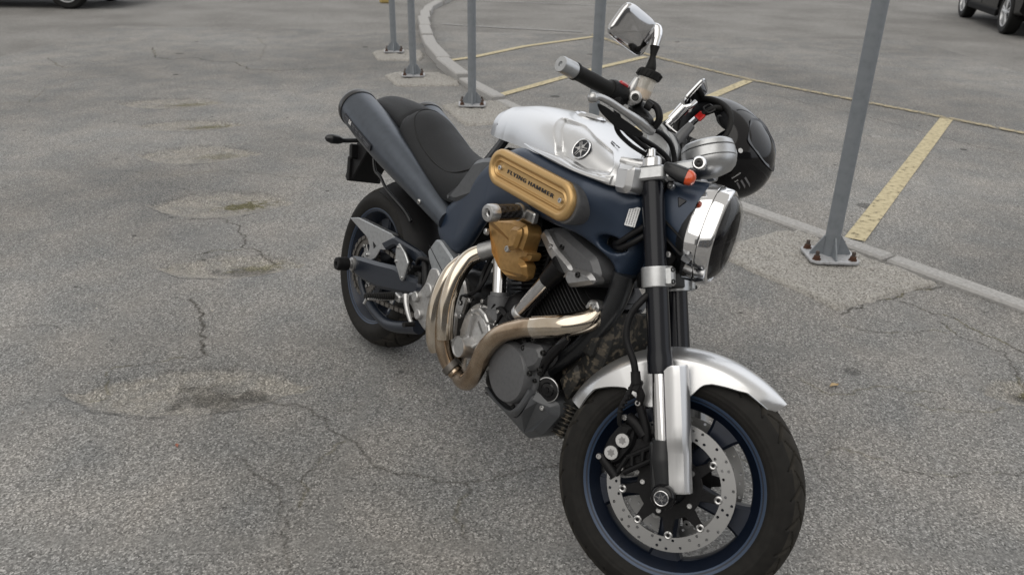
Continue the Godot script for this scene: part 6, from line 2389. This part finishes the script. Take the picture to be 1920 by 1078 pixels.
	for s in [1.0, -1.0]:
		var b := MB.new()
		var rr := []
		for q in [[1.238, 0.997, 0.006, 0.006], [1.243, 0.997, 0.012, 0.012], [1.262, 0.994, 0.0175, 0.017], [1.285, 0.991, 0.0195, 0.019], [1.300, 0.990, 0.0195, 0.019]]:
			var r := PackedVector3Array()
			for j in 28:
				var a := TAU * j / 28
				r.append(V(q[0], q[1] + signf(sin(a)) * pow(absf(sin(a)), 0.8) * q[2], 0.128 * s + signf(cos(a)) * pow(absf(cos(a)), 0.8) * q[3]))
			rr.append(r)
		b.grid(rr, true, true)
		b.tube([V(1.262, 0.985, 0.07 * s), V(1.268, 0.99, 0.12 * s)], 0.009, 12)
		var bo2 := part("front_indicator", bike, b, M.black_satin, SX * Transform3D(Basis.IDENTITY, V(0.0 if s > 0 else -0.035, 0, 0)))
		var l := MB.new()
		var lr := []
		for q in [[1.3002, 0.990, 0.0185, 0.018], [1.308, 0.990, 0.018, 0.0175], [1.316, 0.9895, 0.014, 0.014], [1.320, 0.989, 0.006, 0.006]]:
			var r := PackedVector3Array()
			for j in 28:
				var a := TAU * j / 28
				r.append(V(q[0], q[1] + signf(sin(a)) * pow(absf(sin(a)), 0.8) * q[2], 0.128 * s + signf(cos(a)) * pow(absf(cos(a)), 0.8) * q[3]))
			lr.append(r)
		l.grid(lr, true, true)
		part("lens", bo2, l, M.orange_lens)

# ---- handlebar and controls (turn with the fork)
func controls() -> void:
	var bar := MB.new()
	var bp := [V(1.150, 1.085, 0), V(1.150, 1.087, 0.06), V(1.143, 1.098, 0.12), V(1.120, 1.107, 0.18), V(1.087, 1.108, 0.245), V(1.030, 1.103, 0.385)]
	var full := []
	for i in range(5, 0, -1): full.append(V(bp[i].x, bp[i].y, -bp[i].z))
	full.append_array(bp)
	bar.tube(full, 0.011, 18)
	part("handlebar", bike, bar, M.black_satin, SX)
	var d := (bp[5] - bp[4] as Vector3).normalized()
	for s in 2:
		var g := MB.new()
		g.lathe(bp[4], d, [[0.0, 0.0], [0.020, 0.0], [0.0205, 0.006], [0.0175, 0.010], [0.0168, 0.03], [0.0175, 0.06], [0.0168, 0.10], [0.0172, 0.115], [0.0195, 0.118], [0.0195, 0.124], [0.0, 0.124]], 28)
		part("grip", bike, g if s == 0 else mirrored(g), M.rubber, SX)
		var e := MB.new()
		e.lathe(bp[4], d, [[0.0, 0.124], [0.0175, 0.124], [0.0183, 0.127], [0.0178, 0.165], [0.0165, 0.168], [0.006, 0.168], [0.005, 0.164], [0.0, 0.164]], 30)
		part("bar_end", bike, e if s == 0 else mirrored(e), M.silver_satin, SX)
		# risers and clamp
		var r := MB.new()
		r.ext(rounded([[1.155, 0.985], [1.205, 0.995], [1.222, 1.02], [1.205, 1.072], [1.175, 1.10], [1.14, 1.102], [1.13, 1.08], [1.15, 1.06]], 0.012, 4), 0.028, 0.062, 0.006)
		part("bar_riser", bike, r if s == 0 else mirrored(r), M.silver_satin, SX)
		var sw := MB.new()
		sw.lathe(bp[4], -d, [[0.0, -0.004], [0.022, -0.004], [0.0255, 0.004], [0.0255, 0.03], [0.0235, 0.045], [0.016, 0.058], [0.0, 0.058]], 28)
		sw.box(bp[4] - d * 0.022 + V(0.004, -0.018, 0), V(0.04, 0.03, 0.045), 0.008)
		part("switch_housing", bike, sw if s == 0 else mirrored(sw), M.black_plastic, SX)
		# perch and lever
		var pc := MB.new()
		pc.lathe(V(1.132, 1.103, 0.150), V(-0.38, 0.05, 0.92), [[0.0, -0.012], [0.019, -0.012], [0.019, 0.012], [0.0, 0.012]], 24)
		pc.tube([V(1.135, 1.10, 0.158), V(1.152, 1.088, 0.160), V(1.172, 1.075, 0.168), V(1.178, 1.068, 0.20)], [0.016, 0.017, 0.017, 0.012], 16)
		pc.box(V(1.168, 1.075, 0.165), V(0.03, 0.026, 0.06), 0.006)
		part("lever_perch", bike, pc if s == 0 else mirrored(pc), M.black_plastic, SX)
		var lv := MB.new()
		lv.tube([V(1.188, 1.060, 0.160), V(1.180, 1.061, 0.20), V(1.168, 1.064, 0.24), V(1.150, 1.066, 0.285), V(1.133, 1.068, 0.33), V(1.121, 1.066, 0.365), V(1.117, 1.060, 0.382)], [0.0105, 0.012, 0.0105, 0.009, 0.0085, 0.0075, 0.007], 16)
		lv.lathe(V(1.1165, 1.0575, 0.386), V(-0.2, -0.1, 1), [[0.0, -0.012], [0.008, -0.009], [0.0118, -0.001], [0.0112, 0.005], [0.007, 0.0105], [0.0, 0.012]], 22)
		part("brake_lever" if s == 0 else "clutch_lever", bike, lv if s == 0 else mirrored(lv), M.cast_bright, SX, 50.0)
		var lo := MB.new()
		lo.ext(rounded([[1.118, 1.054], [1.128, 1.056], [1.185, 1.046], [1.18, 1.030], [1.150, 1.026], [1.125, 1.040]], 0.006, 2), 0.0, 0.006, 0.002, Transform3D(Basis.IDENTITY, Vector3.ZERO))
		lo.map(func(p: Vector3) -> Vector3: return V(p.x, p.y, p.z + 0.36 - (p.x - 1.118) * 2.6))
		part("lever_guard", bike, lo if s == 0 else mirrored(lo), M.engine_black, SX)
	# right side: stop switch, fluid reservoir, mirror
	var rs := MB.new()
	rs.box(V(1.105, 1.131, 0.224), V(0.014, 0.012, 0.030), 0.004, Basis(Vector3.UP, -0.4) * Basis(Vector3.BACK, 0.2))
	part("stop_switch", bike, rs, M.red_switch, SX)
	var tilt := V(0.02, 0.99, 0.05).normalized()
	var rc := V(1.142, 1.118, 0.188)
	var cup := MB.new()
	cup.lathe(rc, tilt, [[0.0, 0.0], [0.018, 0.0], [0.0215, 0.006], [0.0225, 0.05], [0.0, 0.05]], 30)
	var co := part("brake_fluid_reservoir", bike, cup, M.reservoir, SX)
	var fl := MB.new()
	fl.lathe(rc, tilt, [[0.0, 0.002], [0.0165, 0.002], [0.0195, 0.008], [0.020, 0.022], [0.0, 0.022]], 28)
	part("brake_fluid", co, fl, M.fluid)
	var cap := MB.new()
	cap.lathe(rc, tilt, [[0.0, 0.048], [0.0255, 0.048], [0.0270, 0.050], [0.0270, 0.064], [0.025, 0.067], [0.0, 0.067]], 26)
	for k in 16:
		var a := TAU * k / 16
		var e1 := tilt.cross(Vector3.BACK).normalized()
		var e2 := tilt.cross(e1)
		cap.box(rc + tilt * 0.057 + (e1 * cos(a) + e2 * sin(a)) * 0.027, V(0.003, 0.014, 0.004), 0.0, Basis(Vector3.BACK, -0.3) * Basis(Vector3.UP, -a))
	part("reservoir_cap", co, cap, M.rubber)
	var rb := MB.new()
	rb.tube([V(1.125, 1.10, 0.19), V(1.122, 1.13, 0.205), V(1.124, 1.158, 0.205)], [0.012, 0.010, 0.006], 12)
	rb.lathe(V(1.137, 1.115, 0.205), V(0.3, -0.1, 1), [[0.0, -0.01], [0.015, -0.01], [0.015, 0.006], [0.011, 0.009], [0.0, 0.009]], 20)
	part("reservoir_bracket", co, rb, M.cast_bright)
	bolt(co, V(1.140, 1.114, 0.215), V(0.3, -0.1, 1), 0.0085, M.black_bolt)
	var rh := MB.new()
	rh.tube([V(1.158, 1.118, 0.180), V(1.185, 1.112, 0.175), V(1.198, 1.088, 0.168), V(1.185, 1.066, 0.158), V(1.168, 1.066, 0.150)], 0.0085, 14)
	rh.tube([V(1.16, 1.112, 0.186), V(1.175, 1.108, 0.182)], 0.011, 12)
	part("reservoir_hose", bike, rh, M.hose, SX)
	mirror_set(false)
	mirror_set(true)
	# cables and brake lines
	var cb := MB.new()
	cb.tube([V(1.10, 1.085, 0.21), V(1.115, 1.058, 0.19), V(1.15, 1.044, 0.13), V(1.195, 1.035, 0.075), V(1.225, 1.016, 0.055), V(1.24, 0.97, 0.05), V(1.235, 0.90, 0.05)], 0.0065, 12)
	cb.tube([V(1.10, 1.080, 0.20), V(1.125, 1.046, 0.18), V(1.16, 1.030, 0.12), V(1.20, 1.018, 0.08), V(1.232, 0.995, 0.06), V(1.24, 0.93, 0.055)], 0.0062, 12)
	cb.tube([V(1.105, 1.083, 0.215), V(1.12, 1.036, 0.2), V(1.145, 1.018, 0.15), V(1.18, 1.01, 0.10), V(1.225, 0.99, 0.07), V(1.24, 0.94, 0.06)], 0.0055, 12)
	cb.tube([V(1.178, 1.065, 0.150), V(1.20, 1.068, 0.12), V(1.225, 1.05, 0.08), V(1.245, 1.0, 0.06), V(1.25, 0.92, 0.06)], 0.0062, 12)
	part("control_cable", bike, cb, M.hose, SX)
	var lc := MB.new()
	lc.tube([V(1.13, 1.10, -0.12), V(1.16, 1.10, -0.10), V(1.19, 1.08, -0.07), V(1.22, 1.03, -0.05), V(1.235, 0.95, -0.05)], 0.0065, 12)
	lc.tube([V(1.16, 1.085, -0.16), V(1.19, 1.09, -0.12), V(1.215, 1.06, -0.06), V(1.235, 0.99, -0.03)], 0.0055, 12)
	part("control_cable", bike, lc, M.hose, SX)
	var fc := MB.new()
	fc.tube([V(1.295, 0.885, 0.075), V(1.265, 0.85, 0.09), V(1.235, 0.815, 0.10), V(1.205, 0.80, 0.085)], 0.0085, 12)
	fc.tube([V(1.30, 0.868, 0.07), V(1.275, 0.828, 0.095), V(1.24, 0.80, 0.10), V(1.20, 0.795, 0.08)], 0.0075, 12)
	part("control_cable", bike, fc, M.hose)
	var hs := MB.new()
	hs.tube([V(1.33, 0.74, 0.09), V(1.312, 0.690, 0.128), V(1.300, 0.640, 0.134), V(1.312, 0.588, 0.133), V(1.348, 0.545, 0.130), V(1.366, 0.512, 0.126)], 0.0085, 14)
	var hso := part("brake_line", bike, hs, M.hose, SX)
	var h2 := MB.new()
	h2.tube([V(1.366, 0.513, 0.126), V(1.364, 0.47, 0.122), V(1.358, 0.43, 0.118), V(1.365, 0.40, 0.112), V(1.370, 0.39, 0.108)], 0.0058, 12)
	part("lower_line", hso, h2, M.hose)
	var cl := MB.new()
	cl.tube([V(1.360, 0.525, 0.128), V(1.372, 0.500, 0.125)], [0.0115, 0.0125], 14)
	cl.box(V(1.374, 0.495, 0.118), V(0.022, 0.03, 0.02), 0.004)
	cl.tube([V(1.380, 0.49, 0.115), V(1.39, 0.475, 0.108), V(1.390, 0.456, 0.100)], [0.008, 0.010, 0.011], 12)
	for i in 6: cl.lathe(V(1.3645 - i * 0.0008, 0.48 - i * 0.012, 0.1225 - i * 0.001), V(0, 1, 0), [[0.0, 0.0], [0.0072, 0.0], [0.0072, 0.005], [0.0, 0.005]], 12)
	part("line_clip", hso, cl, M.black_plastic)

func mirror_set(left: bool) -> void:
	# stem, knuckle and a rounded square mirror with chromed back
	var s := -1.0 if left else 1.0
	var st := MB.new()
	if left:
		st.tube([V(1.10, 1.10, -0.175), V(1.098, 1.118, -0.188), V(1.108, 1.140, -0.19)], [0.011, 0.012, 0.0125], 16)
		var lo := part("mirror_stem", bike, st, M.rubber, SX)
		var lk := MB.new()
		lk.tube([V(1.106, 1.136, -0.19), V(1.1145, 1.154, -0.19)], 0.011, 20)
		lk.tube([V(1.1145, 1.154, -0.19), V(1.1335, 1.199, -0.19)], [0.0155, 0.0165], 24)
		lk.tube([V(1.133, 1.197, -0.19), V(1.146, 1.205, -0.193), V(1.152, 1.222, -0.205)], 0.008, 14)
		part("knuckle", lo, lk, M.chrome)
		var rod := MB.new()
		rod.tube([V(1.110, 1.137, -0.165), V(1.150, 1.122, -0.17), V(1.168, 1.136, -0.17), V(1.172, 1.158, -0.17), V(1.184, 1.168, -0.17)], 0.0035, 10)
		rod.lathe(V(1.176, 1.160, -0.168), V(0.5, 0.8, 0.2), [[0.0, -0.004], [0.009, -0.004], [0.009, 0.016], [0.0, 0.016]], 6)
		part("lever_spring", lo, rod, M.chrome_soft)
		var blk := MB.new()
		blk.tube([V(1.165, 1.085, -0.13), V(1.172, 1.118, -0.14), V(1.180, 1.150, -0.155)], [0.017, 0.015, 0.012], 16)
		blk.box(V(1.160, 1.10, -0.15), V(0.05, 0.03, 0.04), 0.006)
		part("clutch_block", lo, blk, M.engine_grey)
	if not left: st.tube([V(1.136, 1.11, 0.17 * s), V(1.142, 1.15, 0.188 * s), V(1.142, 1.19, 0.196 * s), V(1.138, 1.215, 0.199 * s), V(1.134, 1.238, 0.2 * s)], [0.008, 0.0075, 0.0125, 0.0065, 0.0115], 16)
	var so: Node = part("mirror_stem", bike, st, M.rubber, SX) if not left else bike.get_node("mirror_stem2") if bike.has_node("mirror_stem2") else bike
	var kn := MB.new()
	kn.tube([V(1.135, 1.236, 0.2 * s), V(1.130, 1.262, 0.2 * s)], [0.0095, 0.0125], 20)
	kn.tube([V(1.131, 1.255, 0.2 * s), V(1.122, 1.275, 0.2 * s), V(1.108, 1.272, 0.205 * s)], [0.0125, 0.0135, 0.011], 20)
	if not left: part("knuckle", so, kn, M.chrome)
	var c := V(1.089, 1.249, 0.252)
	var n := V(0.90, -0.20, 0.36).normalized()
	if left:
		c = V(1.135, 1.247, -0.245)
		n = V(-0.90, 0.33, 0.06).normalized()
	var upv := V(0.02, 1.0, -0.04)
	if left: upv = V(0.22, 0.96, -0.1)
	upv = (upv - n * upv.dot(n)).normalized()
	var sd := upv.cross(n)
	var rows := []
	for q in [[-0.006, 0.90], [-0.006, 0.97], [-0.003, 1.0], [0.004, 1.0], [0.007, 0.97], [0.0085, 0.93], [0.012, 0.80], [0.017, 0.45], [0.019, 0.02]]:
		var r := PackedVector3Array()
		for k in 48:
			var a := TAU * k / 48
			var e := 2.0 / 5.0
			var x := signf(cos(a)) * pow(absf(cos(a)), e) * 0.064
			var y := signf(sin(a)) * pow(absf(sin(a)), e) * 0.043
			x *= 1.0 - 0.07 * y / 0.043
			r.append(c + n * q[0] * (0.55 if left else 1.0) + (sd * x + upv * y) * q[1])
		rows.append(r)
	var m := MB.new()
	m.grid(rows, true, true)
	var mo := part("mirror", bike, m, M.mirror_back, SX, 30.0)
	var g := MB.new()
	var gr := PackedVector3Array()
	for k in 48:
		var a := TAU * k / 48
		var x := signf(cos(a)) * pow(absf(cos(a)), 0.4) * 0.048
		var y := signf(sin(a)) * pow(absf(sin(a)), 0.4) * 0.039
		gr.append(c - n * (0.0045 if left else 0.0072) + sd * x + upv * y)
	var g2 := PackedVector3Array()
	for p in gr: g2.append(p + n * 0.001)
	g.grid([gr, g2], true, true)
	part("mirror_glass", mo, g, M.mirror_glass)

# ---------------------------------------------------------------- helmet
func make_helmet() -> void:
	# own axes: crown up y, face towards +x
	var root := thing("helmet", "glossy black full-face helmet hung upside down from the left handlebar", "helmet")
	var neck := Vector3(-0.68, 0.652, 0.336).normalized()     # where the neck opening looks
	var face := Vector3(-0.243, 0.232, -0.942)
	var yv := -neck
	face = (face - yv * face.dot(yv)).normalized()
	root.transform = Transform3D(Basis(face, yv, face.cross(yv)).scaled_local(Vector3.ONE * 1.06), Vector3(0.607, 0.936, -2.237))
	var nu := 96
	var nv := 44
	var surf := func(u: float, v: float, off: float) -> Vector3:
		# u round the crown axis, v from the neck rim (0) to the crown (1)
		var el := lerpf(-0.92, PI / 2, v)
		var rx := 0.142 - off
		var rz := 0.118 - off
		var ry := 0.132 - off
		var cx := cos(u)
		var sx := sin(u)
		var ce := pow(maxf(cos(el), 0.0), 0.82)
		var p := V(cx * ce * rx, signf(sin(el)) * pow(absf(sin(el)), 0.9) * ry, sx * ce * rz)
		# chin bar pushed forward and down, nape tucked in
		var low := smoothstep(0.1, -0.9, el)
		if cx > 0: p.x += 0.022 * low * cx
		p.y -= 0.012 * low * maxf(cx, 0.0)
		return p
	var port := func(i: int, j: int) -> bool:
		var u := fposmod((i + 0.5) / nu * TAU + PI, TAU) - PI
		var v := (j + 0.5) / nv
		var el := lerpf(-0.92, PI / 2, v)
		return absf(u) < 1.12 and el > -0.26 - 0.10 * (1 - absf(u)) and el < 0.42
	var shell := MB.new()
	shell.keep_side = true
	var liner := MB.new()
	liner.keep_side = true
	var s := PackedVector3Array()
	var l := PackedVector3Array()
	for j in nv:
		for i in nu:
			if port.call(i, j): continue
			var u0 := float(i) / nu * TAU
			var u1 := float(i + 1) / nu * TAU
			var v0 := float(j) / nv
			var v1 := float(j + 1) / nv
			var f := func(o: float) -> Array: return [surf.call(u0, v0, o), surf.call(u1, v0, o), surf.call(u1, v1, o), surf.call(u0, v1, o)]
			var q: Array = f.call(0.0)
			shell.quad(s, q[0], q[3], q[2], q[1])
			var th := 0.026 if j > 5 else 0.018
			q = f.call(th)
			liner.quad(l, q[0], q[1], q[2], q[3])
			# edges of the face port
			for e in [[i - 1, j, 0, 3], [i + 1, j, 2, 1], [i, j - 1, 1, 0], [i, j + 1, 3, 2]]:
				if e[1] < 0 or e[1] >= nv: continue
				if port.call(posmod(e[0], nu), e[1]):
					var a: Array = f.call(0.0)
					var b: Array = f.call(th)
					liner.quad(l, a[e[2]], a[e[3]], b[e[3]], b[e[2]])
	shell.t = s
	liner.t = l
	part("shell", root, shell, M.black_gloss, Transform3D.IDENTITY, 50.0)
	part("liner", root, liner, M.padding, Transform3D.IDENTITY, 50.0)
	# rubber rim round the neck and padded roll inside it
	var rp := []
	var rp2 := []
	for i in 41:
		var u := TAU * i / 40
		rp.append(surf.call(u, 0.0, 0.006))
		rp2.append(surf.call(u, 0.035, 0.026))
	var rim := MB.new()
	rim.tube(rp, 0.0085, 12, 4, false)
	part("neck_rim", root, rim, M.rubber)
	var roll := MB.new()
	roll.tube(rp2, 0.0165, 14, 4, false)
	part("neck_roll", root, roll, M.padding)
	# cheek pads with grey mesh patches
	for sd in [1.0, -1.0]:
		var ck := MB.new()
		var f := func(p: Vector3) -> float:
			return smin(sd_ell(p, V(0.030, -0.052, 0.060 * sd), V(0.052, 0.042, 0.023)), sd_ell(p, V(-0.040, -0.052, 0.058 * sd), V(0.045, 0.040, 0.020)), 0.03)
		ck.nets(f, V(-0.11, -0.12, minf(0.03 * sd, 0.10 * sd)), V(0.11, 0.01, maxf(0.03 * sd, 0.10 * sd)), 0.006)
		var co := part("cheek_pad", root, ck, M.padding)
		var mp := MB.new()
		mp.ext(rounded([[-0.020, -0.085], [0.02, -0.092], [0.034, -0.07], [0.02, -0.045], [-0.015, -0.05]], 0.012, 4), 0.0, 0.003, 0.001)
		mp.map(func(p: Vector3) -> Vector3:
			var bz := 0.060 - 0.023 * sqrt(maxf(0.0, 1.0 - pow((p.x - 0.030) / 0.052, 2) - pow((p.y + 0.052) / 0.042, 2)))
			return V(p.x, p.y, (bz - 0.004 + p.z) * sd))
		part("mesh_patch", co, mp, M.mesh_pad)
	# visor swung over the port edge, hinge button
	var vs := MB.new()
	vs.keep_side = true
	var vt := PackedVector3Array()
	for j in 10:
		for i in 40:
			var u0 := lerpf(-1.1, 1.1, i / 40.0)
			var u1 := lerpf(-1.1, 1.1, (i + 1) / 40.0)
			var w0 := lerpf(0.52, 0.66, j / 10.0)
			var w1 := lerpf(0.52, 0.66, (j + 1) / 10.0)
			for o in [-0.004, -0.0015]:
				var q := [surf.call(u0, w0, o), surf.call(u1, w0, o), surf.call(u1, w1, o), surf.call(u0, w1, o)]
				if o < -0.002: vs.quad(vt, q[0], q[3], q[2], q[1])
				else: vs.quad(vt, q[0], q[1], q[2], q[3])
	vs.t = vt
	part("visor", root, vs, M.visor, Transform3D.IDENTITY, 50.0)
	for sd in [1.0, -1.0]:
		var hb := MB.new()
		hb.lathe(surf.call(1.35 * sd, 0.44, -0.001), V(0.25, 0.1, sd), [[0.0, -0.004], [0.013, -0.004], [0.013, 0.002], [0.011, 0.004], [0.0, 0.004]], 24)
		part("visor_hinge", root, hb, M.black_plastic)
	# raised glossy vent panel on the flank, with a joint round it
	var vp := MB.new()
	vp.ext(rounded([[-2.62, 0.17], [-2.0, 0.17], [-1.75, 0.34], [-1.95, 0.58], [-2.62, 0.62], [-2.72, 0.4]], 0.08, 5), 0.0, 0.0045, 0.0012)
	vp.map(func(p: Vector3) -> Vector3: return surf.call(p.x, p.y, 0.001 - p.z))
	part("vent_panel", root, vp, M.visor, Transform3D.IDENTITY, 50.0)
	# white round sticker, lettering and three swept stripes on the side
	helmet_print(root, surf)
	# chin strap with red buckle
	var sp := MB.new()
	sp.tube([V(0.01, -0.075, -0.075), V(0.015, -0.115, -0.055), V(0.02, -0.125, -0.02)], 0.008, 10)
	part("chin_strap", root, sp, M.rubber)
	var bk := MB.new()
	bk.box(V(0.02, -0.126, -0.012), V(0.030, 0.008, 0.022), 0.003)
	bk.box(V(0.02, -0.130, 0.004), V(0.020, 0.006, 0.020), 0.002)
	part("buckle", root, bk, M.red_strap)
	var rg := MB.new()
	rg.tube([V(0.005, -0.12, -0.05), V(0.035, -0.12, -0.05), V(0.035, -0.128, -0.032), V(0.005, -0.128, -0.032), V(0.005, -0.12, -0.05)], 0.0028, 8, 3)
	part("strap_ring", root, rg, M.black_bolt)

func helmet_print(root: Node3D, surf: Callable) -> void:
	# find the flank that turns to the viewer and lay prints on its surface
	var on := func(u: float, v: float, x: float, y: float, h: float) -> Vector3:
		return surf.call(u + x / 0.12, v + y / 0.30, -h)
	var put := func(called: String, poly: PackedVector2Array, u: float, v: float, m: Material) -> void:
		var mb := MB.new()
		mb.ext(poly, 0.0004, 0.0012)
		mb.map(func(p: Vector3) -> Vector3: return on.call(u, v, p.x, p.y, p.z))
		part(called, root, mb, m)
	put.call("round_sticker", circle2(Vector2.ZERO, 0.0062, 24), HU0, HV0, M.sticker)
	for k in 3:
		var o := k * 0.012
		put.call("stripe", rounded([[o, 0.0], [o + 0.005, 0.0], [o + 0.001, 0.014 + k * 0.004], [o - 0.006, 0.020 + k * 0.006], [o - 0.003, 0.012 + k * 0.003]], 0.002, 3), HU1, HV1, M.grey_print)
	var rng := RandomNumberGenerator.new()
	rng.seed = 4
	for r in 2:
		var x := 0.0
		while x < (0.026 if r == 0 else 0.010):
			var w := rng.randf_range(0.0012, 0.0028)
			put.call("tiny_lettering", v2([[x, r * 0.012], [x + w * 0.7, r * 0.012], [x + w * 0.7, r * 0.012 + 0.0025], [x, r * 0.012 + 0.0025]]), HU2, HV2, M.white_print)
			x += w + 0.001

const HU0 := -2.88
const HV0 := 0.17
const HU1 := 2.85
const HV1 := 0.36
const HU2 := 2.85
const HV2 := 0.30

# ---------------------------------------------------------------- cars
func make_cars() -> void:
	car("black car parked at the far right corner of the lot", Vector3(9.05, 0, -14.5), -0.25, 1)
	car("black car seen only by its underside at the far left corner", Vector3(-9.2, 0, -15.35), PI / 2 + 0.03, 1)
	var y := MB.new()
	y.ext(rounded([[-0.14, 0.0], [0.14, 0.0], [0.11, 0.22], [-0.11, 0.22]], 0.03, 3), -0.11, 0.11, 0.02)
	mat("yellow_block", lin(0.36, 0.27, 0.10), 0.85)
	var o := part("yellow_block", self, y, M.yellow_block, Transform3D(Basis(Vector3.UP, 0.3), Vector3(-2.62, 0, -16.75)))
	remove_child(o)
	tagged(o, "concrete_block", "small yellow concrete block at the top edge beside the far posts", "block")
	add_child(o)

func car(label: String, at: Vector3, turn: float, near_side: int) -> void:
	# own axes: z along the length, x to the side
	var root := thing("parked_car", label, "car", Transform3D(Basis(Vector3.UP, turn), at), "black parked cars")
	var wb := 2.65
	var R := 0.325
	var side := PackedVector2Array()
	var zf := wb / 2
	side.append(Vector2(-zf - 0.72, 0.36))
	for k in 13:
		var a := PI - PI * k / 12.0
		side.append(Vector2(-zf + cos(a) * 0.385, 0.30 + sin(a) * 0.385 * 0.98))
	side.append(Vector2(-zf + 0.42, 0.235))
	side.append(Vector2(zf - 0.42, 0.235))
	for k in 13:
		var a := PI - PI * k / 12.0
		side.append(Vector2(zf + cos(a) * 0.385, 0.30 + sin(a) * 0.385 * 0.98))
	for q in [[zf + 0.72, 0.36], [zf + 0.80, 0.55], [zf + 0.76, 0.80], [zf + 0.62, 0.93], [zf - 0.25, 1.03], [-zf - 0.62, 1.05], [-zf - 0.76, 0.95], [-zf - 0.78, 0.55]]: side.append(Vector2(q[0], q[1]))
	var body := MB.new()
	var xf := Transform3D(Basis(Vector3.BACK, Vector3.UP, Vector3.LEFT), Vector3.ZERO)
	body.ext(side, -0.89, 0.89, 0.05, xf)
	part("body", root, body, M.car_black, Transform3D.IDENTITY, 30.0)
	var gh := MB.new()
	gh.ext(rounded([[zf - 0.22, 1.02], [zf - 0.95, 1.50], [-zf - 0.1, 1.55], [-zf - 0.62, 1.04]], 0.12, 5), -0.70, 0.70, 0.08, xf)
	part("greenhouse", root, gh, M.car_glass)
	var roof := MB.new()
	roof.ext(rounded([[zf - 0.98, 1.50], [zf - 1.1, 1.56], [-zf - 0.05, 1.60], [-zf - 0.2, 1.53]], 0.03, 3), -0.68, 0.68, 0.02, xf)
	part("roof", root, roof, M.car_black)
	for s in [-1.0, 1.0]:
		var sill := MB.new()
		sill.box(V(0.885 * s, 0.285, 0), V(0.05, 0.11, wb - 0.86), 0.015)
		part("sill", root, sill, M.car_trim)
		for q in [[-0.02, 0.92], [-0.98, -0.05]]:
			var dr := MB.new()
			dr.ext(rounded([[q[0], 0.36], [q[1], 0.36], [q[1], 0.98], [q[0], 0.98]], 0.04, 3), 0.0, 0.014, 0.004, Transform3D(Basis(Vector3.BACK, Vector3.UP, Vector3.LEFT), V(0.895 * s if s < 0 else 0.902, 0, 0)))
			var d := part("door", root, dr, M.car_black)
			var hd := MB.new()
			hd.box(V(0.915 * s, 0.86, q[0] + (0.12 if q[0] < -0.5 else 0.12)), V(0.03, 0.03, 0.16), 0.01)
			part("handle", d, hd, M.car_trim)
		for e in [[zf + 0.70, "headlight", "alloy"], [-zf - 0.72, "tail_light", "lamp_red"]]:
			var lm := MB.new()
			lm.box(V(0.70 * s, 0.80, e[0]), V(0.34, 0.16, 0.16), 0.04)
			part(e[1], root, lm, M[e[2]])
		for zz in [-zf, zf]:
			var w := MB.new()
			w.lathe(Vector3.ZERO, Vector3.RIGHT, [[0.20, -0.10], [0.29, -0.105], [0.318, -0.085], [R, -0.05], [R, 0.05], [0.318, 0.085], [0.29, 0.105], [0.215, 0.100], [0.205, 0.06]], 48, true)
			var wo := holder("wheel", root, Transform3D(Basis.IDENTITY if s > 0 else Basis(Vector3.UP, PI), V(0.79 * s, R, zz)))
			part("tyre", wo, w, M.rubber)
			var rm := MB.new()
			rm.lathe(Vector3.ZERO, Vector3.RIGHT, [[0.19, -0.02], [0.206, 0.06], [0.214, 0.098], [0.207, 0.100], [0.198, 0.09], [0.185, 0.04]], 48, true)
			for k in 5:
				for t in [-0.16, 0.16]:
					var b := Basis(Vector3.RIGHT, TAU * k / 5.0 + t)
					rm.box(b * V(0.088, 0.115, 0), V(0.022, 0.17, 0.030), 0.006, b)
			rm.lathe(Vector3.ZERO, Vector3.RIGHT, [[0.0, 0.05], [0.05, 0.05], [0.055, 0.09], [0.04, 0.100], [0.0, 0.100]], 24)
			part("rim", wo, rm, M.alloy)
			var dk := MB.new()
			dk.lathe(Vector3.ZERO, Vector3.RIGHT, [[0.0, 0.0], [0.19, 0.0], [0.19, 0.03], [0.0, 0.03]], 32)
			part("brake_drum", wo, dk, M.car_trim)
	for zz in [zf + 0.76, -zf - 0.76]:
		var bm := MB.new()
		bm.box(V(0, 0.40, zz), V(1.68, 0.20, 0.14), 0.05)
		part("bumper", root, bm, M.car_trim)
	var fl := MB.new()
	fl.box(V(0, 0.30, 0), V(1.5, 0.12, wb + 0.9), 0.02)
	part("underbody", root, fl, M.car_trim)

# ---------------------------------------------------------------- unseen facade added behind the camera to block sky light and mirror in chrome
func make_unseen_building() -> void:
	mat("facade", lin(0.17, 0.16, 0.15), 0.9)
	triplanar(M.facade, 0.3, tex(lut_img(noise_img(91, 0.02, 512, 5), [[0.0, Color(0.75, 0.74, 0.72)], [1.0, Color(1, 1, 1)]])), null, null, 0.1, true)
	mat("window_frame", lin(0.35, 0.35, 0.35), 0.6)
	mat("window_glass", lin(0.02, 0.022, 0.025), 0.05, 0.0, 1.0, 0.02)
	var root := thing("unseen_building", "plain grey two-storey building behind the camera, added to block sky light and mirror in the chrome", "unseen_building", Transform3D(Basis(Vector3.UP, 0.12), Vector3(3, 0, 17)))
	var w := MB.new()
	w.box(V(0, 3.1, 3), V(46, 6.2, 6), 0.05)
	part("wall", root, w, M.facade)
	var rf := MB.new()
	rf.box(V(0, 6.35, 2.9), V(46.6, 0.3, 6.8), 0.05)
	part("roof", root, rf, M.window_frame)
	var fr := MB.new()
	fr.box(V(0, 0, 0), V(1.7, 1.7, 0.12), 0.02)
	var fm := fr.mesh()
	var gl := MB.new()
	gl.box(V(0, 0, -0.055), V(1.5, 1.5, 0.03), 0.0)
	var gm := gl.mesh()
	for f in 2:
		for k in 14:
			var o := node("window", root, fm, M.window_frame, Transform3D(Basis.IDENTITY, V(-20.8 + k * 3.2, 1.9 + f * 2.9, 0.0)))
			node("pane", o, gm, M.window_glass)
